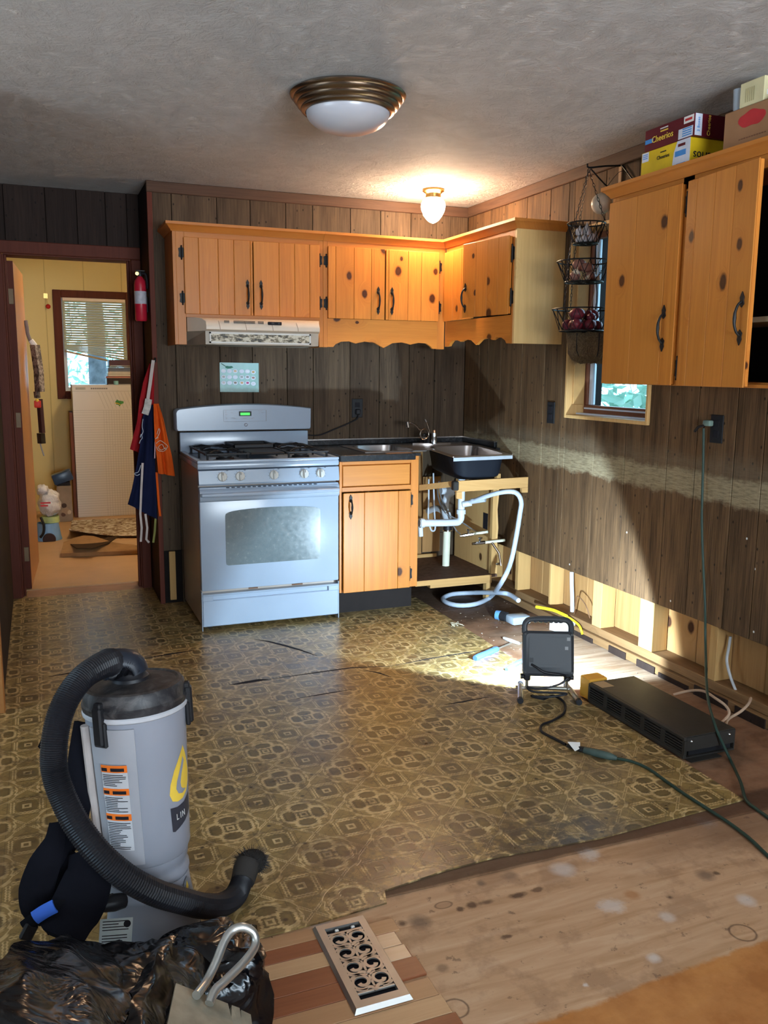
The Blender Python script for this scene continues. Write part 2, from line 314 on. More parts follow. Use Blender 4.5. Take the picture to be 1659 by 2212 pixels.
# ------------------------------------------------------------------ mesh helpers
ORG = {}
class MB:
    def __init__(s): s.bm = bmesh.new()
    def _x(s, vs, M):
        if M is not None: bmesh.ops.transform(s.bm, matrix=M, verts=list(vs))
    def box(s, a, b, bev=0, seg=1, M=None):
        lo = [min(p, q) for p, q in zip(a, b)]; hi = [max(p, q) for p, q in zip(a, b)]
        r = bmesh.ops.create_cube(s.bm, size=1)['verts']
        for v in r: v.co = Vector([lo[i] if v.co[i] < 0 else hi[i] for i in range(3)])
        if bev > 0:
            es = list({e for v in r for e in v.link_edges})
            q = bmesh.ops.bevel(s.bm, geom=es, offset=min(bev, .49*min(h-l for h, l in zip(hi, lo))), segments=seg, affect='EDGES', profile=.5)
            r = list({v for f in q['faces'] for v in f.verts} | {v for v in r if v.is_valid})
        s._x(r, M); return s
    def loops(s, rings, closed=True, caps=True):
        vs = [[s.bm.verts.new(p) for p in ring] for ring in rings]
        n = len(vs[0])
        for i in range(len(vs)-1):
            for j in range(n if closed else n-1):
                k = (j+1) % n
                s.bm.faces.new((vs[i][j], vs[i][k], vs[i+1][k], vs[i+1][j]))
        if caps and closed:
            s.bm.faces.new(vs[0][::-1]); s.bm.faces.new(vs[-1])
        s.vs = vs; return s
    def cyl(s, p, q, r, r2=None, n=16, caps=True):
        p, q = Vector(p), Vector(q); r2 = r if r2 is None else r2; d = (q-p).normalized()
        a = d.orthogonal().normalized(); b = d.cross(a)
        f = lambda c, R: [c+(a*math.cos(2*math.pi*i/n)+b*math.sin(2*math.pi*i/n))*R for i in range(n)]
        s.loops([f(p, r), f(q, r2)], caps=caps); return s
    def tube(s, pts, r, n=8, sub=0, closed=False, rib=0):
        P = [Vector(p) for p in pts]
        R = list(r) if isinstance(r, (list, tuple)) else [r]*len(P)
        if sub:
            Q, RR = [], []
            m = len(P)
            for i in range(m if closed else m-1):
                g = (lambda k: P[k % m]) if closed else (lambda k: P[max(0, min(m-1, k))])
                gr = (lambda k: R[k % m]) if closed else (lambda k: R[max(0, min(m-1, k))])
                p0, p1, p2, p3 = g(i-1), g(i), g(i+1), g(i+2)
                for j in range(sub):
                    t = j/sub
                    Q.append(.5*((2*p1)+(p2-p0)*t+(2*p0-5*p1+4*p2-p3)*t*t+(3*p1-p0-3*p2+p3)*t**3))
                    RR.append(gr(i)*(1-t)+gr(i+1)*t)
            if not closed: Q.append(P[-1]); RR.append(R[-1])
            P, R = Q, RR
        m = len(P); a = None; rings = []
        for i in range(m):
            d = (P[(i+1) % m]-P[i-1]) if closed else (P[min(m-1, i+1)]-P[max(0, i-1)])
            d = d.normalized() if d.length > 1e-9 else Vector((0, 0, 1))
            a = d.orthogonal().normalized() if a is None else (a-d*a.dot(d)).normalized()
            b = d.cross(a); rr = R[i]*(1+(rib if i % 2 else 0))
            rings.append([P[i]+(a*math.cos(2*math.pi*k/n)+b*math.sin(2*math.pi*k/n))*rr for k in range(n)])
        if closed: rings.append(rings[0]); s.loops(rings, caps=False); bmesh.ops.remove_doubles(s.bm, verts=s.bm.verts[:], dist=1e-6)
        else: s.loops(rings)
        return s
    def lathe(s, prof, c=(0, 0, 0), n=24, M=None, sx=1, sy=1):
        'prof: (radius, height) pairs round a vertical axis at c'
        c = Vector(c); rings = [[c+Vector((max(r, 1e-4)*math.cos(2*math.pi*i/n)*sx, max(r, 1e-4)*math.sin(2*math.pi*i/n)*sy, h)) for i in range(n)] for r, h in prof]
        if M is not None: rings = [[M @ p for p in ring] for ring in rings]
        s.loops(rings); return s
    def prism(s, poly, ax, d0, d1, M=None):
        'poly of 2D points in the plane across ax, pushed from d0 to d1'
        f = {'x': lambda a, b, d: (d, a, b), 'y': lambda a, b, d: (a, d, b), 'z': lambda a, b, d: (a, b, d)}[ax]
        r0 = [Vector(f(a, b, d0)) for a, b in poly]; r1 = [Vector(f(a, b, d1)) for a, b in poly]
        if M is not None: r0 = [M @ p for p in r0]; r1 = [M @ p for p in r1]
        s.loops([r0, r1]); return s
    def ball(s, c, r, n=12, M=None):
        r = r if isinstance(r, (tuple, list)) else (r, r, r)
        vs = bmesh.ops.create_uvsphere(s.bm, u_segments=n, v_segments=max(6, n*2//3), radius=1)['verts']
        T = Matrix.Translation(Vector(c)) @ (M or Matrix()) @ Matrix.Diagonal((*r, 1))
        bmesh.ops.transform(s.bm, matrix=T, verts=vs); return s
    def sheet(s, fn, nu, nv, th=0):
        vs = [[s.bm.verts.new(fn(i/nu, j/nv)) for j in range(nv+1)] for i in range(nu+1)]
        for i in range(nu):
            for j in range(nv): s.bm.faces.new((vs[i][j], vs[i+1][j], vs[i+1][j+1], vs[i][j+1]))
        if th: s.bm.normal_update(); bmesh.ops.solidify(s.bm, geom=s.bm.faces[:], thickness=th)
        return s
    def build(s, name, mat, parent=None, sm=35, lab=None):
        me = bpy.data.meshes.new(name)
        bmesh.ops.recalc_face_normals(s.bm, faces=s.bm.faces[:])
        ob = bpy.data.objects.new(name, me); COL.objects.link(ob)
        if parent is not None:
            o = ORG[parent.name]; ob.parent = parent
        else:
            o = Vector((0, 0, 0))
            if name.split('.')[0] not in FIXED:
                zs = [v.co for v in s.bm.verts]
                o = Vector(((min(v.x for v in zs)+max(v.x for v in zs))/2, (min(v.y for v in zs)+max(v.y for v in zs))/2, min(v.z for v in zs)))
            ob.location = o
        ORG[ob.name] = o
        if o.length: bmesh.ops.translate(s.bm, vec=-o, verts=s.bm.verts[:])
        s.bm.to_mesh(me); s.bm.free()
        me.materials.append(MAT[mat] if isinstance(mat, str) else mat)
        if sm:
            me.shade_smooth(); me.set_sharp_from_angle(angle=math.radians(sm))
        if lab: ob['label'] = lab
        return ob
FIXED = set()
def thing(name, label, cat, loc=(0, 0, 0), group=None, rot=None):
    o = bpy.data.objects.new(name, None); COL.objects.link(o); o.location = loc; o.empty_display_size = .05
    ORG[o.name] = Vector(loc) if rot is None else Vector((0, 0, 0))   # rotated things take their parts in local coordinates
    if rot is not None: o.rotation_euler = rot
    o['label'] = label; o['category'] = cat
    if group: o['group'] = group
    return o
def tag(o, label, cat, group=None):
    o['label'] = label; o['category'] = cat
    if group: o['group'] = group
    return o
def struct(o, label=None, cat=None):
    o['kind'] = 'structure'
    if label: o['label'] = label
    if cat: o['category'] = cat
    return o
def stuff(o): o['kind'] = 'stuff'; return o
def B(name, mat, parent, a, b, bev=0, seg=1, M=None, sm=35): return MB().box(a, b, bev, seg, M).build(name, mat, parent, sm)
def text(s, size, M, mat, parent, name='lettering', ext=.0006, sx=1):
    cu = bpy.data.curves.new(name, 'FONT'); cu.body = s; cu.size = size; cu.extrude = ext; cu.align_x = 'CENTER'; cu.align_y = 'CENTER'; cu.resolution_u = 2
    tmp = bpy.data.objects.new('tmp', cu); COL.objects.link(tmp)
    me = bpy.data.meshes.new_from_object(tmp.evaluated_get(bpy.context.evaluated_depsgraph_get()))
    bpy.data.objects.remove(tmp); bpy.data.curves.remove(cu)
    me.name = name; me.transform(Matrix.Translation(-ORG[parent.name]) @ M @ Matrix.Diagonal((sx, 1, 1, 1)))
    ob = bpy.data.objects.new(name, me); COL.objects.link(ob); ob.parent = parent; ORG[ob.name] = ORG[parent.name]
    me.materials.clear(); me.materials.append(MAT[mat] if isinstance(mat, str) else mat); return ob
def face(o, x, y):
    'frame whose local x, y lie along the two directions, origin at o'
    x, y = Vector(x).normalized(), Vector(y).normalized(); z = x.cross(y); y = z.cross(x); o = Vector(o)
    return Matrix(((x.x, y.x, z.x, o.x), (x.y, y.y, z.y, o.y), (x.z, y.z, z.z, o.z), (0, 0, 0, 1)))
H = 2.4
XW, YD = -1.967, .421     # left end of the kitchen back wall; plane of the doorway wall

# ------------------------------------------------------------------ floor
FIXED |= {'floor', 'wall_back', 'wall_right', 'wall_left', 'wall_rear', 'ceiling', 'wall_door', 'wall_far', 'wall_side'}
fl = struct(B('floor', 'groove', None, (-5.6, -8.1, -.12), (.25, 4.0, -.02)), 'bare plywood kitchen floor with old vinyl and odd strips', 'floor')
for a, b, c, d in ((-5.5, -1.86, -8.0, -4.40), (-1.8575, .09, -8.0, -4.40), (-5.5, -2.13, -4.3975, -3.60), (-2.1275, -.06, -4.3975, -3.16), (-.0575, .09, -4.3975, -3.16),
                   (-5.5, -2.13, -3.5975, -2.9), (-2.8, -.52, -3.157, .56), (-.5175, .09, -3.157, -1.94), (-.5175, .09, -1.9375, -.72), (-.5175, .09, -.7175, .12)):
    B('plywood_sheet', 'plywood', fl, (a, c, -.02), (b, d, -.0003))
# old vinyl: one sheet, cut back along its edges
vin = [(-2.80, .55), (-1.97, .55), (-1.97, -.02), (-1.075, -.02), (-1.075, -.39), (-.50, -.39), (-.505, -1.2), (-.52, -1.75), (-.50, -2.3), (-.515, -3.09),
       (-.80, -3.105), (-1.10, -3.12), (-1.45, -3.098), (-1.60, -3.105), (-1.80, -3.133), (-1.815, -3.185), (-2.0, -3.20), (-2.16, -3.205), (-2.5, -3.20), (-2.78, -3.21), (-3.6, -3.2), (-3.6, -1.46), (-2.80, -1.46)]
vn = MB().prism(vin, 'z', .0005, .0048).build('vinyl_sheet', 'vinyl', fl, 30)
# tears and cuts that lift a little from the vinyl
def tear(pts, w, lift=.006):
    m = MB(); P = [Vector(p) for p in pts]
    n = len(P); L_, R_ = [], []
    for i, p in enumerate(P):
        d = (P[min(n-1, i+1)]-P[max(0, i-1)]).normalized(); s_ = Vector((-d.y, d.x, 0)); k = w*math.sin(math.pi*(i+.15)/(n-.7))
        L_.append(m.bm.verts.new(p+s_*k+Vector((0, 0, .0056+lift*k/w*.3)))); R_.append(m.bm.verts.new(p-s_*k+Vector((0, 0, .0052))))
    for i in range(n-1): m.bm.faces.new((L_[i], L_[i+1], R_[i+1], R_[i]))
    m.build('vinyl_tear', 'ink', fl, 0)
def zf(*q): return [at(px, py, 'z', 0.0) for px, py in q]
tear(zf((549, 1383), (580, 1388), (615, 1397), (650, 1407), (685, 1419)), .008)
tear(zf((497, 1482), (530, 1477), (560, 1472), (580, 1470)), .013)
tear(zf((580, 1470), (680, 1456), (760, 1445), (850, 1441)), .004)
tear(zf((850, 1440), (930, 1425), (1010, 1412), (1060, 1405)), .003)
tear(zf((785, 1449), (820, 1457), (845, 1465)), .004)
tear(zf((310, 1425), (370, 1415), (420, 1407)), .005)
tear(zf((105, 1464), (150, 1457), (200, 1449)), .005)
tear(zf((960, 1525), (1000, 1519), (1055, 1508)), .004)
tear(zf((640, 1512), (700, 1502), (760, 1492)), .003)
# two kinds of strip flooring round the register
PLK = {k: pine('strip_'+k, 'x', *v) for k, v in {'pale': ((.52, .33, .18), (.44, .26, .13), .35, .98, .12), 'red': ((.27, .095, .04), (.20, .06, .025), .35, .98, .12), 'tan': ((.42, .235, .12), (.34, .18, .085), .35, .97, .12), 'white': ((.60, .42, .28), (.52, .34, .2), .3, .99, .1)}.items()}
yy = -3.215
rows = [('tan', .045, -2.8, -2.018), ('red', .050, -2.8, -1.84), ('pale', .052, -2.8, -2.0), ('red', .060, -2.8, -1.835), ('red', .058, -2.8, -1.985), ('tan', .060, -2.8, -1.83), ('pale', .06, -2.8, -1.826), ('red', .062, -2.8, -1.82), ('tan', .062, -2.8, -1.82), ('red', .062, -2.8, -1.815), ('pale', .062, -2.8, -1.81), ('tan', .062, -2.8, -1.81)]
for i, (k, w, a, b) in enumerate(rows):
    B('plank', PLK[k], fl, (a, yy-w+.0012, -.018), (b, yy, .0045), .0012)
    yy -= w
for k, a, b, c, d in (('tan', -1.99, -1.826, -3.30, -3.25), ('white', -1.99, -1.842, -3.352, -3.3015), ('white', -1.985, -1.838, -3.402, -3.3535), ('red', -1.99, -1.828, -3.468, -3.4035)):
    B('plank', PLK[k], fl, (a, c, -.018), (b, d-.001, .0058), .0012)
# utility room floor: sheet laminate and threshold
B('laminate_floor', simple('pale_laminate', (.52, .32, .16), .4, var=.08, sc=4), fl, (-3.5, .575, -.02), (-.9, 3.9, .012))
B('threshold_strip', simple('worn_threshold', (.34, .185, .11), .5, var=.2), fl, (-2.72, .40, -.02), (-2.04, .572, .006), .003)

# ------------------------------------------------------------------ ceiling and walls
struct(B('ceiling', 'ceiling', None, (-5.6, -8.1, H), (.25, 4.0, H+.1)), 'brush-textured grey plaster ceiling', 'ceiling')
def boards(parent, mat, edges, z0, z1, fix, axis, th=.012, skip=()):
    for i in range(len(edges)-1):
        a, b = sorted(edges[i:i+2]); g = .0016
        segs = [(a, b, z0, z1)]
        for (h0, h1, hz0, hz1) in skip:
            n = []
            for (p, q, r, s_) in segs:
                if q <= h0 or p >= h1 or s_ <= hz0 or r >= hz1: n.append((p, q, r, s_)); continue
                if p < h0-.004: n.append((p, h0, r, s_))
                if q > h1+.004: n.append((h1, q, r, s_))
                m0, m1 = max(p, h0), min(q, h1)
                if hz0 > r: n.append((m0, m1, r, hz0))
                if hz1 < s_: n.append((m0, m1, hz1, s_))
            segs = n
        for (p, q, r, s_) in segs:
            p2 = p+g if abs(p-a) < 1e-6 else p; q2 = q-g if abs(q-b) < 1e-6 else q
            if q2-p2 < .004: continue
            if axis == 'x': B('board', mat, parent, (p2, fix, r), (q2, fix+th, s_), .002)
            else: B('board', mat, parent, (fix, p2, r), (fix+th, q2, s_), .002)
wb = struct(B('wall_back', 'groove', None, (XW, .013, 0), (.12, .12, H)), 'dark grooved panelling behind the white range and sink', 'wall')
boards(wb, 'panel', [XW, -1.85, -1.597, -1.405, -1.194, -1.03, -.793, -.598, -.395, -.218, 0], .32, H, 0, 'x')
boards(wb, 'panel', [-1.85, -1.597, -1.405, -1.194, -1.03, -.793, -.598, -.395, -.218, 0], .0, .3185, 0, 'x')
B('stud', 'stud', wb, (-1.925, -.004, .02), (-1.888, .012, .315), .002)
B('board', 'panel_dk', wb, (XW-.013, -.0, 0), (XW-.001, YD-.001, H), .002)          # side of the projecting wall
B('corner_strip', 'brown_trim', wb, (XW-.016, -.012, 0), (XW+.012, -.0005, H), .002)
# right wall: panelling cut off above the floor, studs and sheathing bare below
WY0, WY1, WZ0, WZ1 = -1.187, -1.868, 1.155, 2.09
wr = MB().box((.0125, .12, .33), (.02, WY0, H)).box((.0125, WY1, .33), (.02, -3.3, H)).box((.0125, WY0, WZ1), (.02, WY1, H)).box((.0125, WY0, .33), (.02, WY1, WZ0))
wr.box((.14, .12, -.1), (.22, WY0, H)).box((.14, WY1, -.1), (.22, -8.1, H)).box((.14, WY0, WZ1), (.22, WY1, H)).box((.14, WY0, -.1), (.22, WY1, WZ0)).box((.0, -3.3, 0), (.2, -8.1, H))
wr = struct(wr.build('wall_right', 'groove', None), 'dark grooved panelling cut off above bare studs', 'wall')
RE = [0, -.2, -.315, -.47, -.72, -.96, -1.136, -1.45, -1.70, -2.0, -2.18, -2.40, -2.55, -2.80, -3.05, -3.299]
boards(wr, 'panel_r', RE, .33, H, 0, 'y', skip=((WY1, WY0, WZ0, WZ1),))
for y, w in ((-.735, .034), (-1.09, .02), (-1.56, .075), (-1.96, .10), (-2.37, .045), (-2.72, .045), (-.40, .04)):
    B('stud', 'stud', wr, (.0135, y, .088), (.10, y+w, .329), .002)
for a, b in ((.1, -.50), (-.502, -.86), (-.862, -1.31), (-1.312, -1.76), (-1.762, -2.15), (-2.152, -2.55), (-2.552, -3.0), (-3.002, -3.29)):
    B('sheathing_board', 'sheath', wr, (.103, b, .088), (.138, a, .329), .003)
B('bottom_plate', 'stud_y', wr, (.014, -3.29, .047), (.138, .1, .087), .002); B('bottom_plate', 'stud_y', wr, (-.004, -3.29, .003), (.138, .1, .045), .003)
for k, mm in ((0, (.1, .008, .004)), (1, (.13, .012, .012))):   # broken lips of old panelling left on the plate
    y = -1.35
    while y > -2.6:
        d = random.uniform(.12, .3); B('panel_remnant', 'panel_dk', wr, (-.010, y-d, .0005), (-.003, y, random.uniform(.02, .05)), .001); y -= d+random.uniform(.02, .2)
    break
# doorway wall, set back beside the kitchen wall
DX0, DX1, DZ = -2.735, -2.046, 2.016
wd = MB().box((-2.95, YD+.013, 0), (DX0-.02, YD+.125, H)).box((DX0-.02, YD+.013, DZ+.02), (DX1+.02, YD+.125, H)).box((DX1+.02, YD+.013, 0), (XW, YD+.125, H))
wd = struct(wd.build('wall_door', 'groove', None), 'dark panelled wall above the doorway', 'wall')
boards(wd, 'panel_dk', [-2.95, -2.72, -2.50, -2.33, -2.17, -2.05, XW-.014], DZ+.075, H, YD, 'x')
# kitchen left wall, ending in an orange wood corner
wl = struct(B('wall_left', 'panel_dk', None, (-2.95, -1.40, 0), (-2.795, YD, H)), 'edge of the dark panelled side wall', 'wall')
B('corner_post', simple('orange_post', (.42, .19, .06), .5), wl, (-2.96, -1.47, 0), (-2.785, -1.402, H), .003)
# utility room walls
yw = NT('yellow_wall'); q = yw.obj(); xx_, yy_, zz_ = yw.sep(q)
gr = yw.mx(yw.lt(yw.abs(yw.sub(yw.m('FRACT', yw.mul(yw.add(xx_, 5.07), 2.9)), .5)), .012, .006), 0)
yw.bump(yw.mul(gr, -1), .5, .004); MAT['yellow_wall'] = yw.out(yw.mix(yw.mul(gr, .5), (.66, .52, .20), (.4, .3, .1)), .55)
FY = 3.75; VX0, VX1, VZ0, VZ1 = -2.345, -1.765, 1.16, 2.03
m = MB().box((-3.5, FY, 0), (VX0, FY+.13, H)).box((VX1, FY, 0), (-.9, FY+.13, H)).box((VX0, FY, 0), (VX1, FY+.13, VZ0)).box((VX0, FY, VZ1), (VX1, FY+.13, H))
struct(m.build('wall_far', 'yellow_wall', None), 'yellow panelled wall of the utility room', 'wall')
m = MB().box((-3.62, YD+.126, 0), (-3.5, FY, H)).box((-.9, YD+.126, 0), (-.8, FY, H)).box((XW, YD+.126, 0), (-.9, YD+.2, H)).box((-3.5, YD+.126, 0), (-2.96, YD+.2, H))
struct(m.build('wall_side', 'yellow_wall', None), 'yellow side wall of the utility room', 'wall')
# the room behind the camera, with the windows that light it
cw = simple('pale_room_wall', (.42, .37, .31), .7)
m = MB().box((-5.6, -8.1, 0), (-2.75, -8, H)).box((-.15, -8.1, 0), (.2, -8, H)).box((-2.75, -8.1, 0), (-.15, -8, .5)).box((-2.75, -8.1, 2.2), (-.15, -8, H))
m.box((-5.6, -8, 0), (-5.5, -4.1, H)).box((-5.6, -2.3, 0), (-5.5, -1.4, H)).box((-5.6, -4.1, 0), (-5.5, -2.3, .7)).box((-5.6, -4.1, 2.1), (-5.5, -2.3, H)).box((-5.6, -1.40, 0), (-2.96, -1.3, H))
struct(m.build('wall_rear', cw, None), 'pale walls of the living room end', 'wall')

# ------------------------------------------------------------------ crown trim
def crown(name, mat, pts2, ax, d0, d1): return struct(MB().prism(pts2, ax, d0, d1).build(name, mat, None, 30))
FIXED |= {'trim_1', 'trim_2', 'trim_3', 'trim_4', 'door_1', 'window_1', 'window_2'}
struct(MB().box((XW-.018, -.016, 2.338), (0, -.001, H-.0015), .004).build('trim_1', 'crown', None), 'dark crown board along the back wall', 'trim')
struct(MB().box((-.016, -3.29, 2.338), (-.001, -.0165, H-.0015), .004).build('trim_2', 'crown_y', None), 'dark crown board along the window wall', 'trim')

# ------------------------------------------------------------------ doorway: casing, jambs, open door
d1 = struct(MB().box((DX0-.005, YD+.006, DZ), (DX1+.005, YD+.16, DZ+.018)).build('door_1', 'brown_trim', None), 'brown cased doorway to the yellow utility room', 'door')
B('jamb', 'brown_trim', d1, (DX0-.019, YD+.006, 0), (DX0-.001, YD+.16, DZ), .002); B('jamb', 'brown_trim', d1, (DX1+.001, YD+.006, 0), (DX1+.019, YD+.16, DZ), .002)
B('door_stop', 'brown_trim', d1, (DX0, YD+.03, 0), (DX0+.012, YD+.07, DZ), .002); B('door_stop', 'brown_trim', d1, (DX1-.012, YD+.03, 0), (DX1, YD+.07, DZ), .002)
B('casing', 'brown_trim', d1, (DX0-.075, YD-.018, 0), (DX0-.008, YD, DZ+.005), .004); B('casing', 'brown_trim', d1, (DX1+.008, YD-.018, 0), (XW-.015, YD, DZ+.005), .004)
B('casing', 'brown_trim', d1, (DX0-.075, YD-.018, DZ+.0055), (XW-.015, YD, DZ+.076), .004)
B('casing', 'brown_trim', d1, (-2.86, YD-.03, 0), (DX0-.08, YD-.001, H-.1), .004)
slab = thing('hinged_door', 'wood veneer door standing open into the yellow room', 'door', (-2.712, .60, .015))
Md = Matrix.Translation((-2.712, .60, .015)) @ Matrix.Rotation(math.radians(-3.2), 4, 'Z')
sl_ = MB().box((-.019, 0, 0), (.019, .80, 1.985), .002, M=Md).build('leaf', 'door_wood', slab)
MB().box((-.0195, -.003, 0), (.0195, .004, 1.985), M=Md).build('edge_strip', 'brown_trim', slab)
for z in (.22, 1.05, 1.78):
    h = MB().box((-.026, -.012, z-.045), (.014, -.0035, z+.045), .002, M=Md).cyl(Md @ Vector((-.024, -.014, z-.047)), Md @ Vector((-.024, -.014, z+.047)), .006, n=8)
    h.build('hinge', simple('old_brass', (.20, .13, .07), .5), slab, lab='worn brass butt hinge')

# ------------------------------------------------------------------ windows
GLASS = NT('window_glass').out((1, 1, 1), .0, Transmission_Weight=1.0, IOR=1.0, Specular_IOR_Level=.35)
MAT['glass'] = GLASS
vinyl_w = simple('white_sash', (.62, .66, .72), .35, var=.03)
sash_b = simple('brown_sash', (.20, .075, .04), .4)
w1 = struct(MB().box((-.014, WY0-.001, WZ0-.012), (.138, WY0-.018, WZ1+.012), .002).box((-.014, WY1+.001, WZ0-.012), (.138, WY1+.018, WZ1+.012), .002)
            .box((-.014, WY1+.018, WZ0-.012), (.138, WY0-.018, WZ0+.006), .002).box((-.014, WY1+.018, WZ1-.006), (.138, WY0-.018, WZ1+.012), .002).build('window_1', 'jamb', None), 'pine-lined kitchen window half hidden by the hanging baskets', 'window')
a, b, c, d = WY1+.0185, WY0-.0185, WZ0+.0065, WZ1-.0065
m = MB().box((.095, a, c), (.135, b, c+.048), .003).box((.095, a, d-.03), (.135, b, d), .003).box((.095, a, c+.048), (.135, a+.032, d-.03), .003).box((.095, b-.03, c+.048), (.135, b, d-.03), .003)
m.build('sash_frame', sash_b, w1)
m = MB().box((.085, a+.005, c+.028), (.094, b-.02, c+.036)).box((.05, a, c), (.094, b, c+.008)); m.build('sash_track', vinyl_w, w1, lab='white sash track')
m = MB().box((.105, b-.055, c+.05), (.13, b-.0305, d-.032), .002); m.build('screen_rail', vinyl_w, w1, lab='white side rail')
B('pane', 'glass', w1, (.116, a+.033, c+.049), (.119, b-.056, d-.031), sm=0)
B('shade_panel', simple('pine_shutter', (.52, .30, .11), .5), w1, (.02, b-.002, c+.05), (.09, b-.014, d-.02), .003)

w2 = struct(MB().box((VX0-.075, FY-.018, VZ0-.075), (VX0-.001, FY-.001, VZ1+.07), .004).box((VX1+.001, FY-.018, VZ0-.075), (VX1+.075, FY-.001, VZ1+.07), .004)
            .box((VX0-.001, FY-.018, VZ1+.001), (VX1+.001, FY-.001, VZ1+.07), .004).box((VX0-.001, FY-.018, VZ0-.075), (VX1+.001, FY-.001, VZ0-.001), .004).build('window_2', 'brown_trim', None), 'brown trimmed window with a crooked blind in the yellow room', 'window')
m = MB().box((VX0, FY+.03, VZ0), (VX1, FY+.08, VZ0+.035)).box((VX0, FY+.03, VZ1-.035), (VX1, FY+.08, VZ1)).box((VX0, FY+.03, VZ0+.035), (VX0+.03, FY+.08, VZ1-.035)).box((VX1-.03, FY+.03, VZ0+.035), (VX1, FY+.08, VZ1-.035))
m.build('sash_frame', vinyl_w, w2); B('pane', 'glass', w2, (VX0+.03, FY+.055, VZ0+.035), (VX1-.03, FY+.058, VZ1-.035), sm=0)
bl = thing('window_blind', 'cream slatted blind hanging with its bottom rail askew', 'blind', (-2.055, FY-.03, 1.24))
blm = NT('blind_slat').out((.74, .76, .58), .45, Transmission_Weight=0.0, Subsurface_Weight=0.0); MAT['slat'] = blm
tr = blm.node_tree; tb = tr.nodes.new('ShaderNodeBsdfTranslucent'); tb.inputs[0].default_value = (.70, .76, .55, 1)
ms = tr.nodes.new('ShaderNodeMixShader'); ms.inputs[0].default_value = .35
tr.links.new(tr.nodes['Principled BSDF'].outputs[0], ms.inputs[1]); tr.links.new(tb.outputs[0], ms.inputs[2]); tr.links.new(ms.outputs[0], tr.nodes['Material Output'].inputs[0])
bx0, bx1 = VX0+.008, VX1-.008
B('head_rail', 'offwhite', bl, (bx0, FY-.045, VZ1-.03), (bx1, FY-.012, VZ1-.001), .003)
N = 24
for i in range(N):
    z = VZ1-.045-i*.0225
    if i < 19: zl = zr = z
    else:
        k = i-18; zl = VZ1-.045-18*.0225-k*.006; zr = VZ1-.045-18*.0225-k*.0265
    m = MB(); t_ = .021*min(1, (zl-zr+.0225)/.0225 if i >= 19 else 1); tl = .0203 if i < 19 else .008
    m.bm.faces.new([m.bm.verts.new(p) for p in ((bx0, FY-.036, zl), (bx1, FY-.036, zr), (bx1, FY-.024, zr+.0203), (bx0, FY-.024, zl+tl))])
    m.build('slat', 'slat', bl, 0)
zl, zr = VZ1-.045-18*.0225-.042, VZ1-.045-18*.0225-.165
MB().prism([(bx0, zl-.012), (bx1, zr-.012), (bx1, zr+.006), (bx0, zl+.006)], 'y', FY-.046, FY-.014).build('bottom_rail', simple('tan_rail', (.45, .33, .18), .5), bl)
MB().cyl((bx0+.055, FY-.052, VZ1-.03), (bx0+.07, FY-.052, VZ1-.40), .003, n=6).build('tilt_wand', 'pvc_old', bl)
struct(B('reflector', simple('pale_reflector', (.62, .60, .56), .9), None, (-12, -18, -.3), (8, -8.15, -.2)), 'unseen pale slab added outside the rear window to bounce light', 'reflector')  # unseen slab, added pale so it bounces light up to the ceiling
# what stands outside the windows
FIXED |= {'ground_outside'}
struct(B('ground_outside', simple('leaf_litter', (.10, .13, .07), .9), None, (-12, -14, -.5), (14, 16, -.4)), 'leafy ground outside the windows', 'ground')
bark = simple('grey_bark', (.10, .10, .11), .9, var=.35, bump=.6)
leafm = NT('leaf_green'); leafm.out(leafm.ramp(leafm.noise(leafm.obj(), 3, 3), (.35, (.12, .24, .18)), (.65, (.42, .55, .45))), .5)
tb2 = leafm.t.nodes.new('ShaderNodeBsdfTranslucent'); tb2.inputs[0].default_value = (.35, .55, .42, 1); ms2 = leafm.t.nodes.new('ShaderNodeMixShader'); ms2.inputs[0].default_value = .5
leafm.t.links.new(leafm.b.outputs[0], ms2.inputs[1]); leafm.t.links.new(tb2.outputs[0], ms2.inputs[2]); leafm.t.links.new(ms2.outputs[0], leafm.t.nodes['Material Output'].inputs[0])
MAT['leaf'] = leafm.mat
def leaves(name, parent, c, r, n, s, seed, mat='leaf'):
    rg = random.Random(seed); m = MB()
    for _ in range(n):
        while True:
            p = Vector((rg.uniform(-1, 1), rg.uniform(-1, 1), rg.uniform(-1, 1)))
            if p.length < 1: break
        p = Vector(c)+Vector((p.x*r[0], p.y*r[1], p.z*r[2])); d = Vector((rg.gauss(0, 1), rg.gauss(0, 1), rg.gauss(0, .6))).normalized(); e = d.orthogonal().normalized(); L = s*rg.uniform(.6, 1.4)
        m.bm.faces.new([m.bm.verts.new(q) for q in (p-d*L, p+e*L*.32, p+d*L, p-e*L*.32)])
    return stuff(m.build(name, mat, parent, 0))
def tree(name, label, base, hgt, r, crowns, seed, s=.09, n=2600):
    t = thing(name, label, 'tree', base)
    b_ = Vector(base)
    MB().tube([b_, b_+Vector((.03, 0, hgt*.35)), b_+Vector((-.02, .03, hgt*.7)), b_+Vector((.05, 0, hgt))], [r*1.15, r, r*.85, r*.4], 12, 4).build('trunk', bark, t)
    for i, (c, rr) in enumerate(crowns): leaves('foliage', t, b_+Vector(c), rr, n, s, seed+i)
    return t
tree('forest_tree', 'grey tree trunk standing outside the yellow room window', (-1.86, 7.2, -.42), 6, .115, [((-1.2, 3, 2.2), (1.8, 1.2, 1.6)), ((1.6, 3.5, 2.4), (1.7, 1.2, 1.7)), ((0, 5.0, 1.2), (3, 1, 1.0))], 3, n=900)
t = thing('leafy_bush', 'bright leafy bush outside the small kitchen window', 'bush', (3.2, 1.0, -.42))
MB().tube([(3.2, 1.0, -.42), (3.15, 1.0, .4), (3.3, 1.1, 1.1)], [.05, .04, .02], 8, 4).build('stem', bark, t)
